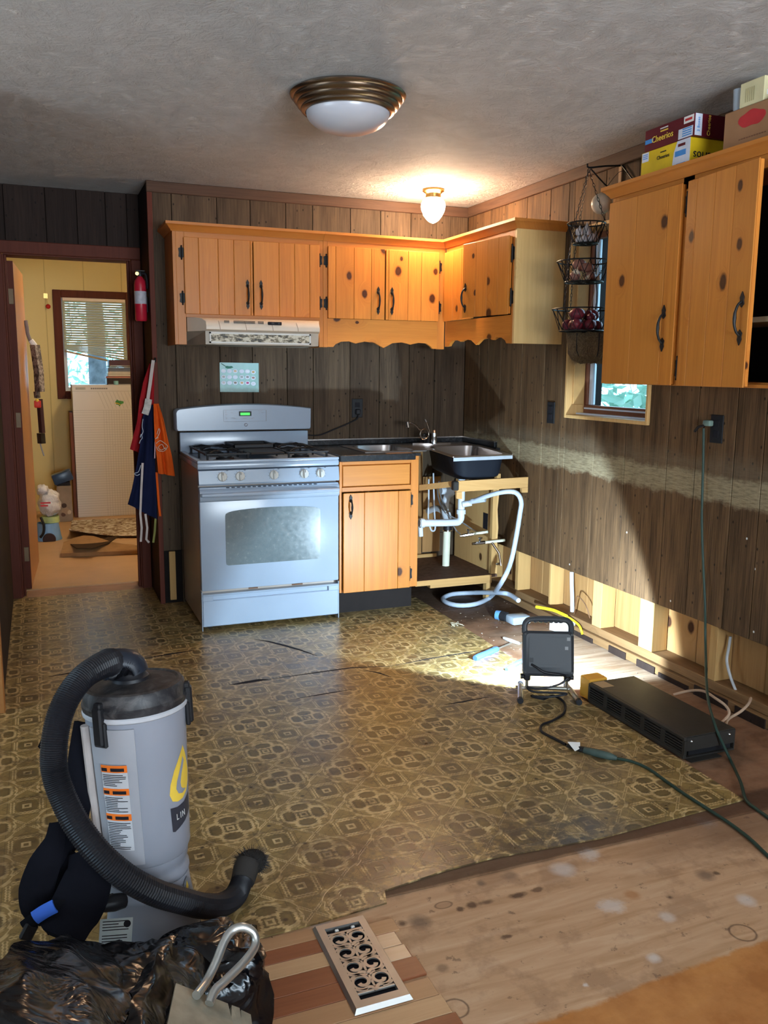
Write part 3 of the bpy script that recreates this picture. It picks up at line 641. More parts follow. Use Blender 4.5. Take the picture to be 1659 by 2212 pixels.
leaves('foliage', t, (3.2, 1.1, 1.0), (1.1, 1.5, .9), 1500, .13, 31)

# ------------------------------------------------------------------ cabinet helpers
def pull(parent, p, q, out, s=1.0):
    'wrought iron pull from p to q (ends), standing off along out'
    p, q, out = Vector(p), Vector(q), Vector(out).normalized(); d = (q-p); L = d.length; d.normalize(); w = d.cross(out)
    m = MB()
    for e, sg in ((p, -1), (q, 1)):
        dv = d*sg
        poly = [e-dv*.016*s, e-dv*.006*s+w*.010*s, e+dv*.005*s+w*.007*s, e+dv*.013*s+w*.009*s, e+dv*.030*s, e+dv*.013*s-w*.009*s, e+dv*.005*s-w*.007*s, e-dv*.006*s-w*.010*s]
        m.loops([[v+out*.001 for v in poly], [v+out*.005 for v in poly]])
    m.tube([p+out*.003, p+out*.016+d*L*.08, p+out*.026+d*L*.3, p+out*.027+d*L*.5, p+out*.026+d*L*.7, q+out*.016-d*L*.08, q+out*.003], [.005, .0045, .005, .0065, .005, .0045, .005], 8, 3)
    return m.build('handle', 'hardware', parent)
def hinge(parent, c, up_, side, out, L=.055, two=True):
    c, up_, side, out = map(Vector, (c, up_, side, out)); m = MB()
    f = face(c, side, up_)
    for s_ in ((-1, 1) if two else (1,)):
        m.prism([(s_*.003, -L/2), (s_*.016, -L/2+.006), (s_*.013, 0), (s_*.016, L/2-.006), (s_*.003, L/2)], 'z', .0008, .003, M=f)
    m.cyl(c-up_*L*.55+out*.003, c+up_*L*.55+out*.003, .0042, n=8); m.ball(c+up_*L*.6+out*.003, .005, 6); m.ball(c-up_*L*.6+out*.003, .005, 6)
    return m.build('hinge', 'hardware', parent)
def board_door(thing_, name, corner, ux, w, z0, z1, cuts, out, th=.02, mat='pine_z', lab=None):
    'door of tongue-and-groove boards; corner at the lower start, boards along ux'
    u, o_ = Vector(ux).normalized(), Vector(out).normalized(); c = Vector(corner)
    fr = face(c, u, (0, 0, 1))
    sgn = 1 if fr.col[2].to_3d().dot(o_) > 0 else -1
    e = [0]+[k*w for k in cuts]+[w]
    core = MB().box((.002, .004, 0), (w-.002, z1-z0-.004, -sgn*(th-.006)), M=fr @ Matrix.Translation((0, 0, -sgn*.0)))
    d = core.build(name, mat, thing_, lab=lab)
    for i in range(len(e)-1):
        MB().box((e[i]+.0006, 0, sgn*.0002), (e[i+1]-.0006, z1-z0, sgn*.006), .0022, M=fr).build('board', mat, d)
    return d
def crown_mould(parent, path, z0, out_sign, mat):
    'cabinet crown swept along a plan path (mitred); out_sign picks the outer side'
    prof = [(0, 0), (.006, 0), (.010, .008), (.018, .016), (.024, .024), (.032, .030), (.036, .032), (.036, .046), (0, .046)]
    P = [Vector((x, y, 0)) for x, y in path]; rings = []
    for i, p in enumerate(P):
        d0 = (P[i]-P[i-1]).normalized() if i else (P[1]-P[0]).normalized(); d1_ = (P[i+1]-P[i]).normalized() if i < len(P)-1 else d0
        n0 = Vector((d0.y, -d0.x, 0))*out_sign; n1 = Vector((d1_.y, -d1_.x, 0))*out_sign
        b_ = (n0+n1); b_ = b_/(b_.dot(n0))
        rings.append([p+b_*a_+Vector((0, 0, z0+h)) for a_, h in prof])
    m = MB(); m.loops(rings); return m.build('crown_moulding', mat, parent, 30)

# ------------------------------------------------------------------ wall cabinets above the range and sink
F = -.293; UZ, UT = 1.51, 2.10
ca = thing('wall_cabinet', 'knotty pine wall cabinet with two doors above the range hood', 'cabinet', (-1.465, -.15, UZ), 'pine wall cabinets round the corner')
B('side_panel', 'pine_frame', ca, (-1.894, F, UZ), (-1.876, -.002, UT), .001); B('top_panel', 'pine_framex', ca, (-1.876, F+.02, UT-.02), (-1.059, -.002, UT)); B('bottom_panel', 'pine_framex', ca, (-1.876, F+.02, 1.655), (-1.062, -.002, 1.67))
B('stile', 'pine_frame', ca, (-1.876, F, UZ), (-1.832, F+.02, UT), .001); B('stile', 'pine_frame', ca, (-1.084, F, UZ), (-1.060, F+.02, UT), .001)
B('rail', 'pine_framex', ca, (-1.832, F, 2.06), (-1.084, F+.02, UT), .001); B('rail', 'pine_framex', ca, (-1.832, F, 1.655), (-1.084, F+.02, 1.69), .001)
FD = F-.0145
dA = board_door(ca, 'door', (-1.838, FD, 1.672), (1, 0, 0), .37, 1.672, 2.07, (.21, .49, .72, .965), (0, -1, 0))
dB = board_door(ca, 'door', (-1.464, FD, 1.672), (1, 0, 0), .378, 1.672, 2.07, (.38, .615, .845), (0, -1, 0))
pull(dA, (-1.499, FD-.006, 1.735), (-1.499, FD-.006, 1.835), (0, -1, 0)); pull(dB, (-1.424, FD-.006, 1.735), (-1.424, FD-.006, 1.835), (0, -1, 0))
for z in (1.99, 1.755): hinge(dA, (-1.848, F-.002, z), (0, 0, 1), (1, 0, 0), (0, -1, 0)); hinge(dB, (-1.081, F-.002, z), (0, 0, 1), (1, 0, 0), (0, -1, 0))
crown_mould(ca, [(-1.894, -.002), (-1.894, F), (-1.0595, F)], UT-.002, 1, 'pine_framex')

cb = thing('wall_cabinet', 'knotty pine wall cabinet with two doors above a scalloped valance', 'cabinet', (-.68, -.15, UZ), 'pine wall cabinets round the corner')
B('top_panel', 'pine_framex', cb, (-1.058, F+.02, UT-.02), (-.30, -.002, UT)); B('bottom_panel', 'pine_framex', cb, (-1.058, F+.02, 1.65), (-.30, -.002, 1.665)); B('side_panel', 'pine_frame', cb, (-1.059, F+.02, UZ), (-1.042, -.002, UT))
B('stile', 'pine_frame', cb, (-1.059, F, UZ), (-1.034, F+.02, UT), .001); B('stile', 'pine_frame', cb, (-.342, F, 1.51), (F-.001, F+.02, UT), .001)
B('rail', 'pine_framex', cb, (-1.034, F, 2.06), (-.342, F+.02, UT), .001)
def scallop(a, b, z0, z1, n):
    'lower edge of a valance: repeated brackets between a and b'
    pts = [(a, z1), (a, z0)]; w = (b-a)
    prof = [(0, 0), (.05, 0), (.07, .016), (.12, .031), (.19, .034), (.23, .026), (.25, .022), (.27, .026), (.33, .034), (.42, .028), (.47, .010), (.50, 0), (.53, .010), (.58, .028), (.67, .034), (.73, .026), (.75, .022), (.77, .026), (.83, .034), (.90, .031), (.94, .014), (.96, 0), (1, 0)]
    return pts+[(a+u*w, z0+h) for u, h in prof]+[(b, z1)]
va = MB().prism(scallop(-1.034, -.342, 1.512, 1.672, 4), 'y', F, F+.019).build('valance', 'pine_x', cb, 20, lab='scalloped pine valance')
dC = board_door(cb, 'door', (-1.036, FD, 1.672), (1, 0, 0), .346, 1.672, 2.07, (.13, .45, .755), (0, -1, 0))
dD = board_door(cb, 'door', (-.686, FD-.004, 1.672), (1, 0, 0), .342, 1.672, 2.07, (.05, .41, .66), (0, -1, 0))
pull(dC, (-.732, FD-.006, 1.73), (-.732, FD-.006, 1.83), (0, -1, 0)); pull(dD, (-.648, FD-.01, 1.73), (-.648, FD-.01, 1.83), (0, -1, 0))
for z in (1.99, 1.755): hinge(dC, (-1.042, F-.002, z), (0, 0, 1), (1, 0, 0), (0, -1, 0)); hinge(dD, (-.335, F-.002, z), (0, 0, 1), (1, 0, 0), (0, -1, 0))
crown_mould(cb, [(-1.0585, F), (F, F), (F, -.3005)], UT-.002, 1, 'pine_framex')

cc = thing('wall_cabinet', 'pine corner wall cabinet with one door ajar and a plain end panel', 'cabinet', (-.15, -.71, 1.525), 'pine wall cabinets round the corner')
EY = -1.122
B('end_panel', 'pine_pale', cc, (F, EY, 1.525), (-.002, EY+.018, UT), .001); B('top_panel', 'pine_framey', cc, (F+.02, EY+.02, UT-.02), (-.002, -.302, UT)); B('bottom_panel', 'pine_framey', cc, (F+.02, EY+.02, 1.655), (-.002, -.302, 1.67))
B('back_panel', 'groove', cc, (-.012, EY+.02, 1.67), (-.002, -.302, UT-.02))
B('stile', 'pine_frame', cc, (F, EY+.0185, 1.525), (F+.02, -1.085, UT), .001); B('stile', 'pine_frame', cc, (F, -.325, 1.525), (F+.02, -.301, UT), .001)
B('rail', 'pine_framey', cc, (F, -1.085, 2.06), (F+.02, -.325, UT), .001)
MB().prism([(y, z) for y, z in scallop(-1.085, -.325, 1.527, 1.672, 4)], 'x', F, F+.019).build('valance', 'pine_y', cc, 20, lab='scalloped pine valance')
dE = board_door(cc, 'door', (FD, -.318, 1.672), (0, -1, 0), .35, 1.672, 2.07, (.35, .65), (-1, 0, 0))
th = math.radians(8.5); hy = -1.083
dF = board_door(cc, 'door', (F-.014-.41*math.sin(th), hy+.41*math.cos(th), 1.674), (math.sin(th), -math.cos(th), 0), .41, 1.674, 2.07, (.3, .55, .78), (-math.cos(th), -math.sin(th), 0), lab='pine door standing ajar')
for z in (1.98, 1.76): hinge(dE, (F-.002, -.313, z), (0, 0, 1), (0, 1, 0), (-1, 0, 0)); hinge(dF, (F-.004, hy-.008, z), (0, 0, 1), (0, 1, 0), (-1, 0, 0), .07)
e = Vector((math.sin(th), -math.cos(th), 0)); p0 = Vector((F-.014-.41*math.sin(th), hy+.41*math.cos(th), 0))+e*.035+Vector((-.007, 0, 0))
pull(dF, p0+Vector((0, 0, 1.73)), p0+Vector((0, 0, 1.83)), (-math.cos(th), -math.sin(th), 0))
crown_mould(cc, [(F, -.3012), (F, EY), (-.002, EY)], UT-.002, 1, 'pine_framey')
tray = thing('flat_tray', 'dark flat tray lying on top of the wall cabinets', 'tray', (-.66, -.16, UT))
MB().lathe([(.10, UT+.001), (.135, UT+.02), (.145, UT+.045), (.150, UT+.047), (.142, UT+.049), (.128, UT+.024), (.0, UT+.012)], (-.66, -.15, 0), 28).build('pan', simple('dark_pan', (.05, .055, .06), .3, .6), tray)
MB().box((-.80, -.16, UT+.040), (-.93, -.14, UT+.048), .003).build('grip', 'iron', tray)

# ------------------------------------------------------------------ big wall cabinet on the window wall
cd_ = thing('wall_cabinet', 'large pine wall cabinet by the window with two tall doors', 'cabinet', (-.16, -2.7, 1.333))
DXF = -.315; DZ0, DZ1 = 1.333, 2.10; DY0, DY1 = -1.944, -3.45
B('side_panel', 'pine_frame', cd_, (DXF, DY0, DZ0), (-.002, DY0-.018, DZ1), .001); B('bottom_panel', 'pine_framey', cd_, (DXF+.02, DY0-.019, DZ0), (-.002, DY1, DZ0+.018)); B('top_panel', 'pine_framey', cd_, (DXF+.02, DY0-.019, DZ1-.018), (-.002, DY1, DZ1))
B('stile', 'pine_frame', cd_, (DXF, DY0-.0185, DZ0), (DXF+.02, DY0-.045, DZ1), .001); B('stile', 'pine_frame', cd_, (DXF, -2.375, DZ0), (DXF+.02, -2.435, DZ1), .001); B('stile', 'pine_frame', cd_, (DXF, -2.862, DZ0), (DXF+.02, -2.93, DZ1), .001)
B('rail', 'pine_framey', cd_, (DXF, DY0-.045, 2.055), (DXF+.02, DY1, DZ1), .001); B('rail', 'pine_framey', cd_, (DXF, -2.436, DZ0), (DXF+.02, -2.861, DZ0+.012), .001)
B('shelf', simple('pale_shelf', (.45, .36, .24), .5), cd_, (DXF+.025, -2.44, 1.556), (-.02, DY1, 1.574)); B('back_panel', 'groove', cd_, (-.012, DY0-.02, DZ0+.02), (-.002, DY1, DZ1-.02)); B('side_panel', 'pine_frame', cd_, (DXF, DY1, DZ0), (-.002, DY1+.018, DZ1))
dG = board_door(cd_, 'door', (-.3295, DY0-.006, DZ0+.002), (0, -1, 0), .444, DZ0+.002, 2.077, (.41, .83), (-1, 0, 0))
th = math.radians(6.0)
dH = board_door(cd_, 'door', (-.3295, -2.424, DZ0+.001), (-math.sin(th), -math.cos(th), 0), .385, DZ0+.001, 2.077, (.15, .42, .70), (-math.cos(th), math.sin(th), 0), lab='pine door hanging slightly open')
board_door(cd_, 'door', (-.3295, -2.895, DZ0+.001), (0, -1, 0), .44, DZ0+.001, 2.077, (.3, .6), (-1, 0, 0))
pull(dG, (-.336, -2.335, 1.497), (-.336, -2.335, 1.605), (-1, 0, 0), 1.15); ph = Vector((-.3295, -2.424, 0))+Vector((-math.sin(th), -math.cos(th), 0))*.352+Vector((-.007, 0, 0))
pull(dH, ph+Vector((0, 0, 1.51)), ph+Vector((0, 0, 1.62)), (-math.cos(th), math.sin(th), 0), 1.15)
for z in (2.0, 1.40): hinge(dG, (-.318, DY0-.002, z), (0, 0, 1), (0, 1, 0), (-1, 0, 0), .06, False); hinge(dH, (-.318, -2.408, z), (0, 0, 1), (0, 1, 0), (-1, 0, 0), .07)
crown_mould(cd_, [(-.002, DY0), (DXF-.002, DY0), (DXF-.002, DY1)], DZ1-.002, 1, 'pine_framey')
tag(MB().lathe([(.035, 0), (.04, .005), (.04, .10), (.03, .13), (.016, .15), (.016, .165), (.0, .166)], (-.20, -2.80, 1.5745), 16).build('storage_jar', simple('violet_jar', (.10, .08, .20), .3), None), 'dark violet jar on the shelf behind the door left open', 'jar')

# ------------------------------------------------------------------ range hood
hd = thing('range_hood', 'almond range hood with a greasy filter under the pine cabinet', 'range hood', (-1.457, -.3, 1.508))
m = MB()
bl_, br_, fl_, fr_ = -1.829, -1.087, -1.757, -1.135
prof = [(-.30, 1.654), (-.36, 1.652), (-.42, 1.644), (-.455, 1.628), (-.468, 1.606), (-.465, 1.588), (-.448, 1.580)]
rings = []
for y, z in prof:
    k = min(1, (-.30-y)/.15); rings.append([Vector((bl_+(fl_-bl_)*k, y, z)), Vector((br_+(fr_-br_)*k, y, z))])
L_ = [r[0] for r in rings]+[Vector((fl_, -.30, 1.580))]; R_ = [r[1] for r in rings]+[Vector((fr_, -.30, 1.580))]
L_[-1].x = bl_; R_[-1].x = br_
m.loops([L_, R_]); m.build('visor', 'offwhite', hd, 50)
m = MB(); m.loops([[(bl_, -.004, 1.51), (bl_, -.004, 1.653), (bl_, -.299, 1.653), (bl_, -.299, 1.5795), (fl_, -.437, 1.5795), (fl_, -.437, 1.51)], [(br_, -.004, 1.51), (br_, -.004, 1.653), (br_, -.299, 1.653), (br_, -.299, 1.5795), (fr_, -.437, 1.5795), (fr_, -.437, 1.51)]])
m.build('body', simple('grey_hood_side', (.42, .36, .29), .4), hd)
m = MB(); x0, x1, z0, z1 = fl_+.02, fr_-.045, 1.517, 1.574
for a_, b_ in (((x0, z0), (x1, z0+.008)), ((x0, z1-.008), (x1, z1)), ((x0, z0), (x0+.008, z1)), ((x1-.008, z0), (x1, z1))): m.box((a_[0], -.445, a_[1]), (b_[0], -.4375, b_[1]))
m.build('filter_frame', 'paper', hd)
g = NT('greasy_mesh'); g_ = g.noise(g.map(g.obj(), (1, 1, 2)), 38, 5, .7); g.bump(g.noise(g.obj(), 300, 1), .3, .002)
B('filter', g.out(g.ramp(g_, (.40, (.02, .018, .012)), (.47, (.20, .16, .09)), (.55, (.62, .57, .45))), .5), hd, (x0+.008, -.4415, z0+.008), (x1-.008, -.4378, z1-.008))
for xa, w in ((-1.66, .026), (-1.610, .115), (-1.478, .03)):
    for k in range(3): MB().box((xa, -.4605-.003*(1-k*.4), 1.622+k*.005), (xa+w, -.452, 1.6245+k*.005)).build('vent_slot', simple('grey_slot', (.16, .15, .14), .5) if k+xa == -1.66 else 'ink', hd)
m = MB().box((-1.425, -.468, 1.617), (-1.35, -.455, 1.634), .002).build('switch_plate', 'ink', hd)
for xa in (-1.41, -1.375): MB().box((xa, -.472, 1.620), (xa+.018, -.467, 1.631), .002).build('rocker_switch', 'black', hd)
for xa in (-1.69, -1.55, -1.405, -1.265): MB().tube([(xa, -.452, 1.632), (xa+.004, -.4687, 1.607), (xa+.008, -.4656, 1.586)], .0016, 6, 3).build('panel_seam', simple('seam_line', (.45, .33, .26), .6), hd)

# ------------------------------------------------------------------ gas range
SX0, SX1, SY = -1.85, -1.09, -.66
st = thing('gas_range', 'white freestanding gas range with five knobs and arched oven window', 'stove', (-1.47, -.34, .0048))
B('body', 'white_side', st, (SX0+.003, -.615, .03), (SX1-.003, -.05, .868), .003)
for x in (SX0+.05, SX1-.05):
    for y in (-.57, -.12): MB().cyl((x, y, .0052), (x, y, .031), .016, n=12).build('levelling_foot', 'black', st)
m = MB().box((SX0-.004, -.655, .868), (SX1+.004, -.03, .900), .008, 2)
m.build('cooktop', 'white', st)
m = MB(); x0, x1, y0, y1 = SX0-.004, SX1+.004, -.655, -.09
for a_, b_ in (((x0, y0), (x1, y0+.03)), ((x0, y0+.03), (x0+.028, y1)), ((x1-.028, y0+.03), (x1, y1))): m.box((*a_, .8985), (*b_, .915), .005, 2)
m.build('cooktop_rim', 'white', st)
# control panel, leaning back
MB().prism([(-.662, .786), (-.668, .795), (-.657, .862), (-.62, .866), (-.62, .786)], 'x', SX0, SX1).build('control_panel', 'white', st, lab='white control panel with dial marks')
def panel_pt(x, z, d=0): return Vector((x, -.668+(z-.795)*(.011/.067)-d, z))
pf = face((0, 0, 0), (1, 0, 0), (0, .011, .067))
for x in (-1.729, -1.636, -1.455, -1.288, -1.196):
    Mk = Matrix.Translation(panel_pt(x, .829)) @ pf
    k = MB().lathe([(.024, .0004), (.0245, .006), (.021, .012), (.0, .0125)], n=24, M=Mk).box((-.006, -.0235, .008), (.006, .0235, .026), .004, 2, M=Mk).build('knob', simple('knob_white%d' % int(-x*100), (.50, .50, .47), .35, var=.03), st)
    MB().box((-.0012, .006, .0255), (.0012, .021, .0268), M=Mk).build('pointer', 'ink', k)
    tick = MB()
    for j in range(9):
        a_ = math.radians(215-j*31); c_, s_ = math.cos(a_), math.sin(a_); tick.box((-.0007, .027, .0002), (.0007, .031, .0006), M=Mk @ Matrix.Rotation(a_-R90, 4, 'Z'))
    tick.box((.022, .030, .0002), (.032, .0325, .0006), M=Mk); tick.build('dial_mark', 'ink', st)
# oven door with arched glass
dr = MB().box((SX0+.001, -.66, .226), (SX1-.001, -.617, .776), .006, 2).build('oven_door', 'white', st)
MB().prism([(-.661, .70), (-.674, .712), (-.674, .748), (-.667, .765), (-.655, .770), (-.655, .70)], 'x', SX0+.002, SX1-.002).build('handle_rail', 'white', dr, 50)
MB().tube([(SX0+.02, -.676, .738), (SX0+.04, -.690, .738), (-1.47, -.694, .738), (SX1-.04, -.690, .738), (SX1-.02, -.676, .738)], [.009, .011, .012, .011, .009], 10, 4).build('handle', 'white', dr)
arc = [(-1.718, .372), (-1.716, .362), (-1.706, .357), (-1.212, .357), (-1.203, .362), (-1.200, .372), (-1.197, .622), (-1.200, .633), (-1.208, .638)]+[(-1.4575+.2495*math.cos(a_), .636+.022*math.sin(a_)) for a_ in [math.pi*i/12 for i in range(1, 12)]]+[(-1.707, .638), (-1.715, .633), (-1.718, .622)]
gl = NT('oven_glass'); gn = gl.noise(gl.obj(), 45, 5, .75); gl_c = gl.ramp(gn, (.3, (.085, .115, .125)), (.75, (.125, .155, .165)))
gs = gl.ramp(gl.noise(gl.obj(), 40, 4), (.35, .2), (.65, .28))
MB().prism(arc, 'y', -.6625, -.6601).build('oven_window', gl.out(gl_c, gs, Coat_Weight=.3), dr)
m = MB()
for i in range(18): x = SX0+.14+i*.028; m.box((x, -.673, .7712), (x+.016, -.660, .7735))
m.build('door_vent', 'ink', dr)
ruc = simple('rusty_chip', (.16, .09, .06), .7)
for x, w in ((-1.60, .05), (-1.36, .06)): MB().box((x, -.6615, .219), (x+w, -.655, .2258)).build('rust_chip', ruc, dr)
# storage drawer with a long scooped grip
wd_ = MB().box((SX0+.004, -.658, .03), (SX1-.002, -.617, .172), .004).box((SX0+.004, -.658, .196), (SX1-.002, -.617, .206), .003).box((SX0+.004, -.645, .172), (SX1-.002, -.617, .196)).box((SX0+.004, -.658, .170), (SX0+.06, -.617, .198), .002).box((SX1-.06, -.658, .170), (SX1-.002, -.617, .198), .002)
wd_.build('storage_drawer', 'white', st)
B('side_trim', 'white', st, (SX0, -.655, .004+.003), (SX0+.0035, -.617, .22)); B('side_trim', 'white', st, (SX1-.0015, -.655, .007), (SX1+.002, -.617, .22))
# backguard
m = MB().box((SX0-.002, -.075, .900), (SX1+.002, -.02, 1.02), .006, 2); m.build('riser', 'white', st)
N_ = 14; gp = [(SX0-.022, 1.03), (SX0-.028, 1.04), (SX0-.029, 1.135), (SX0-.024, 1.148)]+[(-1.47+(i/N_*2-1)*.392, 1.156+.026*(1-(i/N_*2-1)**2)) for i in range(N_+1)]+[(SX1+.024, 1.148), (SX1+.008+.010, 1.135), (SX1+.010, 1.04), (SX1+.004, 1.03)]
gp = [(min(x, SX1+.012) if x > -1.2 else max(x, SX0-.03), z) for x, z in gp]
gd = MB(); gd.loops([[(x, -.018, z) for x, z in gp], [(x, -.105, z) for x, z in gp], [(-1.47+(x+1.47)*.985, -.118, 1.09+(z-1.09)*.94) for x, z in gp]])
gd.build('backguard', 'white', st, 40)
py_ = -.1185
m = MB()
for a_, b_ in (((-1.605, 1.147), (-1.362, 1.1485)), ((-1.607, 1.0805), (-1.352, 1.082)), ((-1.6075, 1.082), (-1.606, 1.147)), ((-1.358, 1.082), (-1.3545, 1.147))): m.box((a_[0], py_-.001, a_[1]), (b_[0], py_+.001, b_[1]))
m.build('keypad_outline', simple('grey_line', (.28, .29, .31), .5), st)
dpl = B('display', 'black', st, (-1.517, py_-.002, 1.113), (-1.444, py_+.001, 1.140), .002)
grn = NT('green_digits'); grn.out((0, .02, 0), .4, Emission_Color=(.05, .9, .08), Emission_Strength=.9)
B('digit_bar', grn.out((.0, .05, .0)), dpl, (-1.509, py_-.0026, 1.118), (-1.454, py_-.0021, 1.132))
m = MB(); rg = random.Random(4)
for (xa, za) in [(-1.598, 1.141), (-1.597, 1.132), (-1.597, 1.120), (-1.595, 1.098), (-1.597, 1.106), (-1.565, 1.131), (-1.562, 1.101), (-1.55, 1.098), (-1.495, 1.098), (-1.48, 1.098), (-1.45, 1.098), (-1.438, 1.1), (-1.405, 1.140), (-1.39, 1.139), (-1.40, 1.128), (-1.385, 1.13)]: m.box((xa, py_-.0012, za), (xa+rg.uniform(.006, .018), py_, za+.0022))
m.build('key_print', simple('grey_print', (.3, .31, .33), .6), st)
MB().lathe([(.0105, 0), (.0105, .0015), (.0, .0016)], n=20, M=Matrix.Translation((-1.478, py_-.0005, 1.062)) @ face((0, 0, 0), (1, 0, 0), (0, 0, 1))).build('badge', simple('dark_badge', (.06, .06, .07), .3, .6), st, lab='small round dark badge with silver script')
text('GE', .011, face((-1.478, py_-.0024, 1.062), (1, 0, 0), (0, 0, 1)), 'chrome', st)
# burners, grates, griddle
for x, y in ((-1.68, -.50), (-1.68, -.22), (-1.26, -.50), (-1.26, -.22)):
    MB().lathe([(.065, .900), (.06, .903), (.05, .904), (.046, .915), (.0, .916)], (x, y, 0), 20).build('burner', 'iron', st)
    MB().lathe([(.036, .9162), (.036, .922), (.0, .923)], (x, y, 0), 16).build('burner_cap', 'black', st)
def grate(x0, x1):
    m = MB(); b = .006; zt = .947
    for y in (-.615, -.36, -.105): m.box((x0, y-b, zt-.010), (x1, y+b, zt), .002)
    for x in (x0, x1): m.box((x-b, -.615, zt-.010), (x+b, -.105, zt), .002)
    for y in (-.615, -.36, -.105):
        for x in (x0+.006, x1-.006): m.cyl((x, y, .9005), (x, y, zt-.004), .006, n=8)
    cx = (x0+x1)/2
    for cy in (-.4875, -.2325):
        for k in range(4):
            a_ = math.pi/4+k*R90; m.tube([(cx+.035*math.cos(a_), cy+.035*math.sin(a_), zt+.004), (cx+.085*math.cos(a_), cy+.085*math.sin(a_), zt+.006), (cx+.125*math.cos(a_), cy+.12*math.sin(a_), zt-.004)], [.004, .006, .006], 6)
        m.box((x0, cy-b*.8, zt-.008), (cx-.05, cy+b*.8, zt+.002)).box((cx+.05, cy-b*.8, zt-.008), (x1, cy+b*.8, zt+.002))
    return m.build('grate', 'iron', st)
grate(-1.80, -1.575); grate(-1.365, -1.14)
m = MB().box((-1.565, -.60, .930), (-1.375, -.12, .944), .006); m.build('griddle', 'iron', st)
m = MB()
for a_, b_ in (((-1.60, -.33), (-1.36, -.315)), ((-1.60, -.125), (-1.36, -.11)), ((-1.60, -.33), (-1.585, -.11)), ((-1.375, -.33), (-1.36, -.11))): m.box((a_[0], a_[1], .944), (b_[0], b_[1], .966), .004)
m.build('griddle_rim', 'iron', st)
tag(MB().tube([(-1.10, -.012, .99), (-1.0, -.016, .985), (-.90, -.018, 1.02), (-.82, -.018, 1.05), (-.755, -.02, 1.08), (-.746, -.024, 1.105)], .004, 8, 5).build('range_cable', 'rubber', None), 'black power cable running from the range to the wall outlet above the counter', 'cable')

# ------------------------------------------------------------------ base cabinet, counter
CF = -.6415
bc = thing('base_cabinet', 'pine base cabinet with one knotty door and a false drawer front', 'cabinet', (-.84, -.32, .0))
B('side_panel', 'pine_frame', bc, (-1.078, CF+.02, .145), (-1.062, -.025, .885)); B('side_panel', 'stud', bc, (-.622, CF+.02, .145), (-.605, -.025, .755)); B('floor_panel', 'stud_x', bc, (-1.062, CF+.02, .145), (-.622, -.025, .16)); B('back_panel', 'sheath', bc, (-1.062, -.024, .16), (-.622, -.014, .885))
B('toe_kick', simple('dark_toe_kick', (.016, .012, .011), .7), bc, (-1.078, -.56, .006), (-.605, -.545, .145)); B('plinth', simple('dark_toe_kick_2', (.03, .025, .02), .7), bc, (-1.078, -.54, .006), (-1.06, -.03, .145))
B('stile', 'pine_frame', bc, (-1.080, CF, .145), (-1.066, CF+.02, .885), .001); B('stile', 'pine_frame', bc, (-.652, CF, .145), (-.605, CF+.02, .8855), .001); B('stile_horn', 'pine_frame', bc, (-.634, CF, .886), (-.605, CF+.02, .905), .001)
B('rail', 'pine_framex', bc, (-1.0655, CF, .866), (-.6525, CF+.02, .885), .001); B('rail', 'pine_framex', bc, (-1.0655, CF, .715), (-.6525, CF+.02, .742), .001); B('rail', 'pine_framex', bc, (-1.0655, CF, .145), (-.6525, CF+.02, .16), .001)
m = MB(); fr = [(-1.0645, .743), (-.6535, .743), (-.6535, .865), (-1.0645, .865)]
m.loops([[(x, CF+.012, z) for x, z in fr], [(-.859+(x+.859)*.97, CF+.001, .804+(z-.804)*.9) for x, z in fr]])
m.build('drawer_front', 'pine_x', bc)
dK = board_door(bc, 'door', (-1.064, CF-.0145, .147), (1, 0, 0), .405, .147, .712, (.305, .81), (0, -1, 0))
pull(dK, (-1.022, CF-.021, .595), (-1.022, CF-.021, .675), (0, -1, 0))
for z in (.655, .225): hinge(dK, (-.655, CF-.002, z), (0, 0, 1), (1, 0, 0), (0, -1, 0), .065, True)
ct = thing('countertop', 'black laminate countertop broken off beside the sink', 'countertop', (-.85, -.34, .885))
m = MB().box((-1.084, -.668, .8865), (-.635, -.56, .922), .003).box((-1.084, -.56, .8865), (-.905, -.002, .922)).box((-.905, -.10, .8865), (-.02, -.002, .922)).box((-.030, -.50, .8865), (-.002, -.10, .922))
m.build('slab', 'laminate', ct)
m = MB().box((-1.084, -.022, .9225), (-.001, -.002, .955), .002).box((-.020, -.46, .9225), (-.001, -.0225, .955), .002)
m.build('backsplash', 'laminate', ct)
m = MB().box((-1.084, -.026, .953), (-.001, -.0005, .960)).box((-.024, -.46, .953), (-.0005, -.0265, .960)); m.build('metal_edging', 'steel', ct, lab='thin metal edging strip')
MB().prism([(-.645, -.64), (-.60, -.655), (-.585, -.62), (-.60, -.60), (-.63, -.605)], 'z', .9062, .9215).build('broken_corner', simple('torn_black', (.02, .018, .018), .8, bump=.5), ct)
MB().box((-.80, -.640, .9222), (-.645, -.615, .9240)).build('bare_edge', simple('raw_chipboard', (.30, .15, .08), .8), ct)

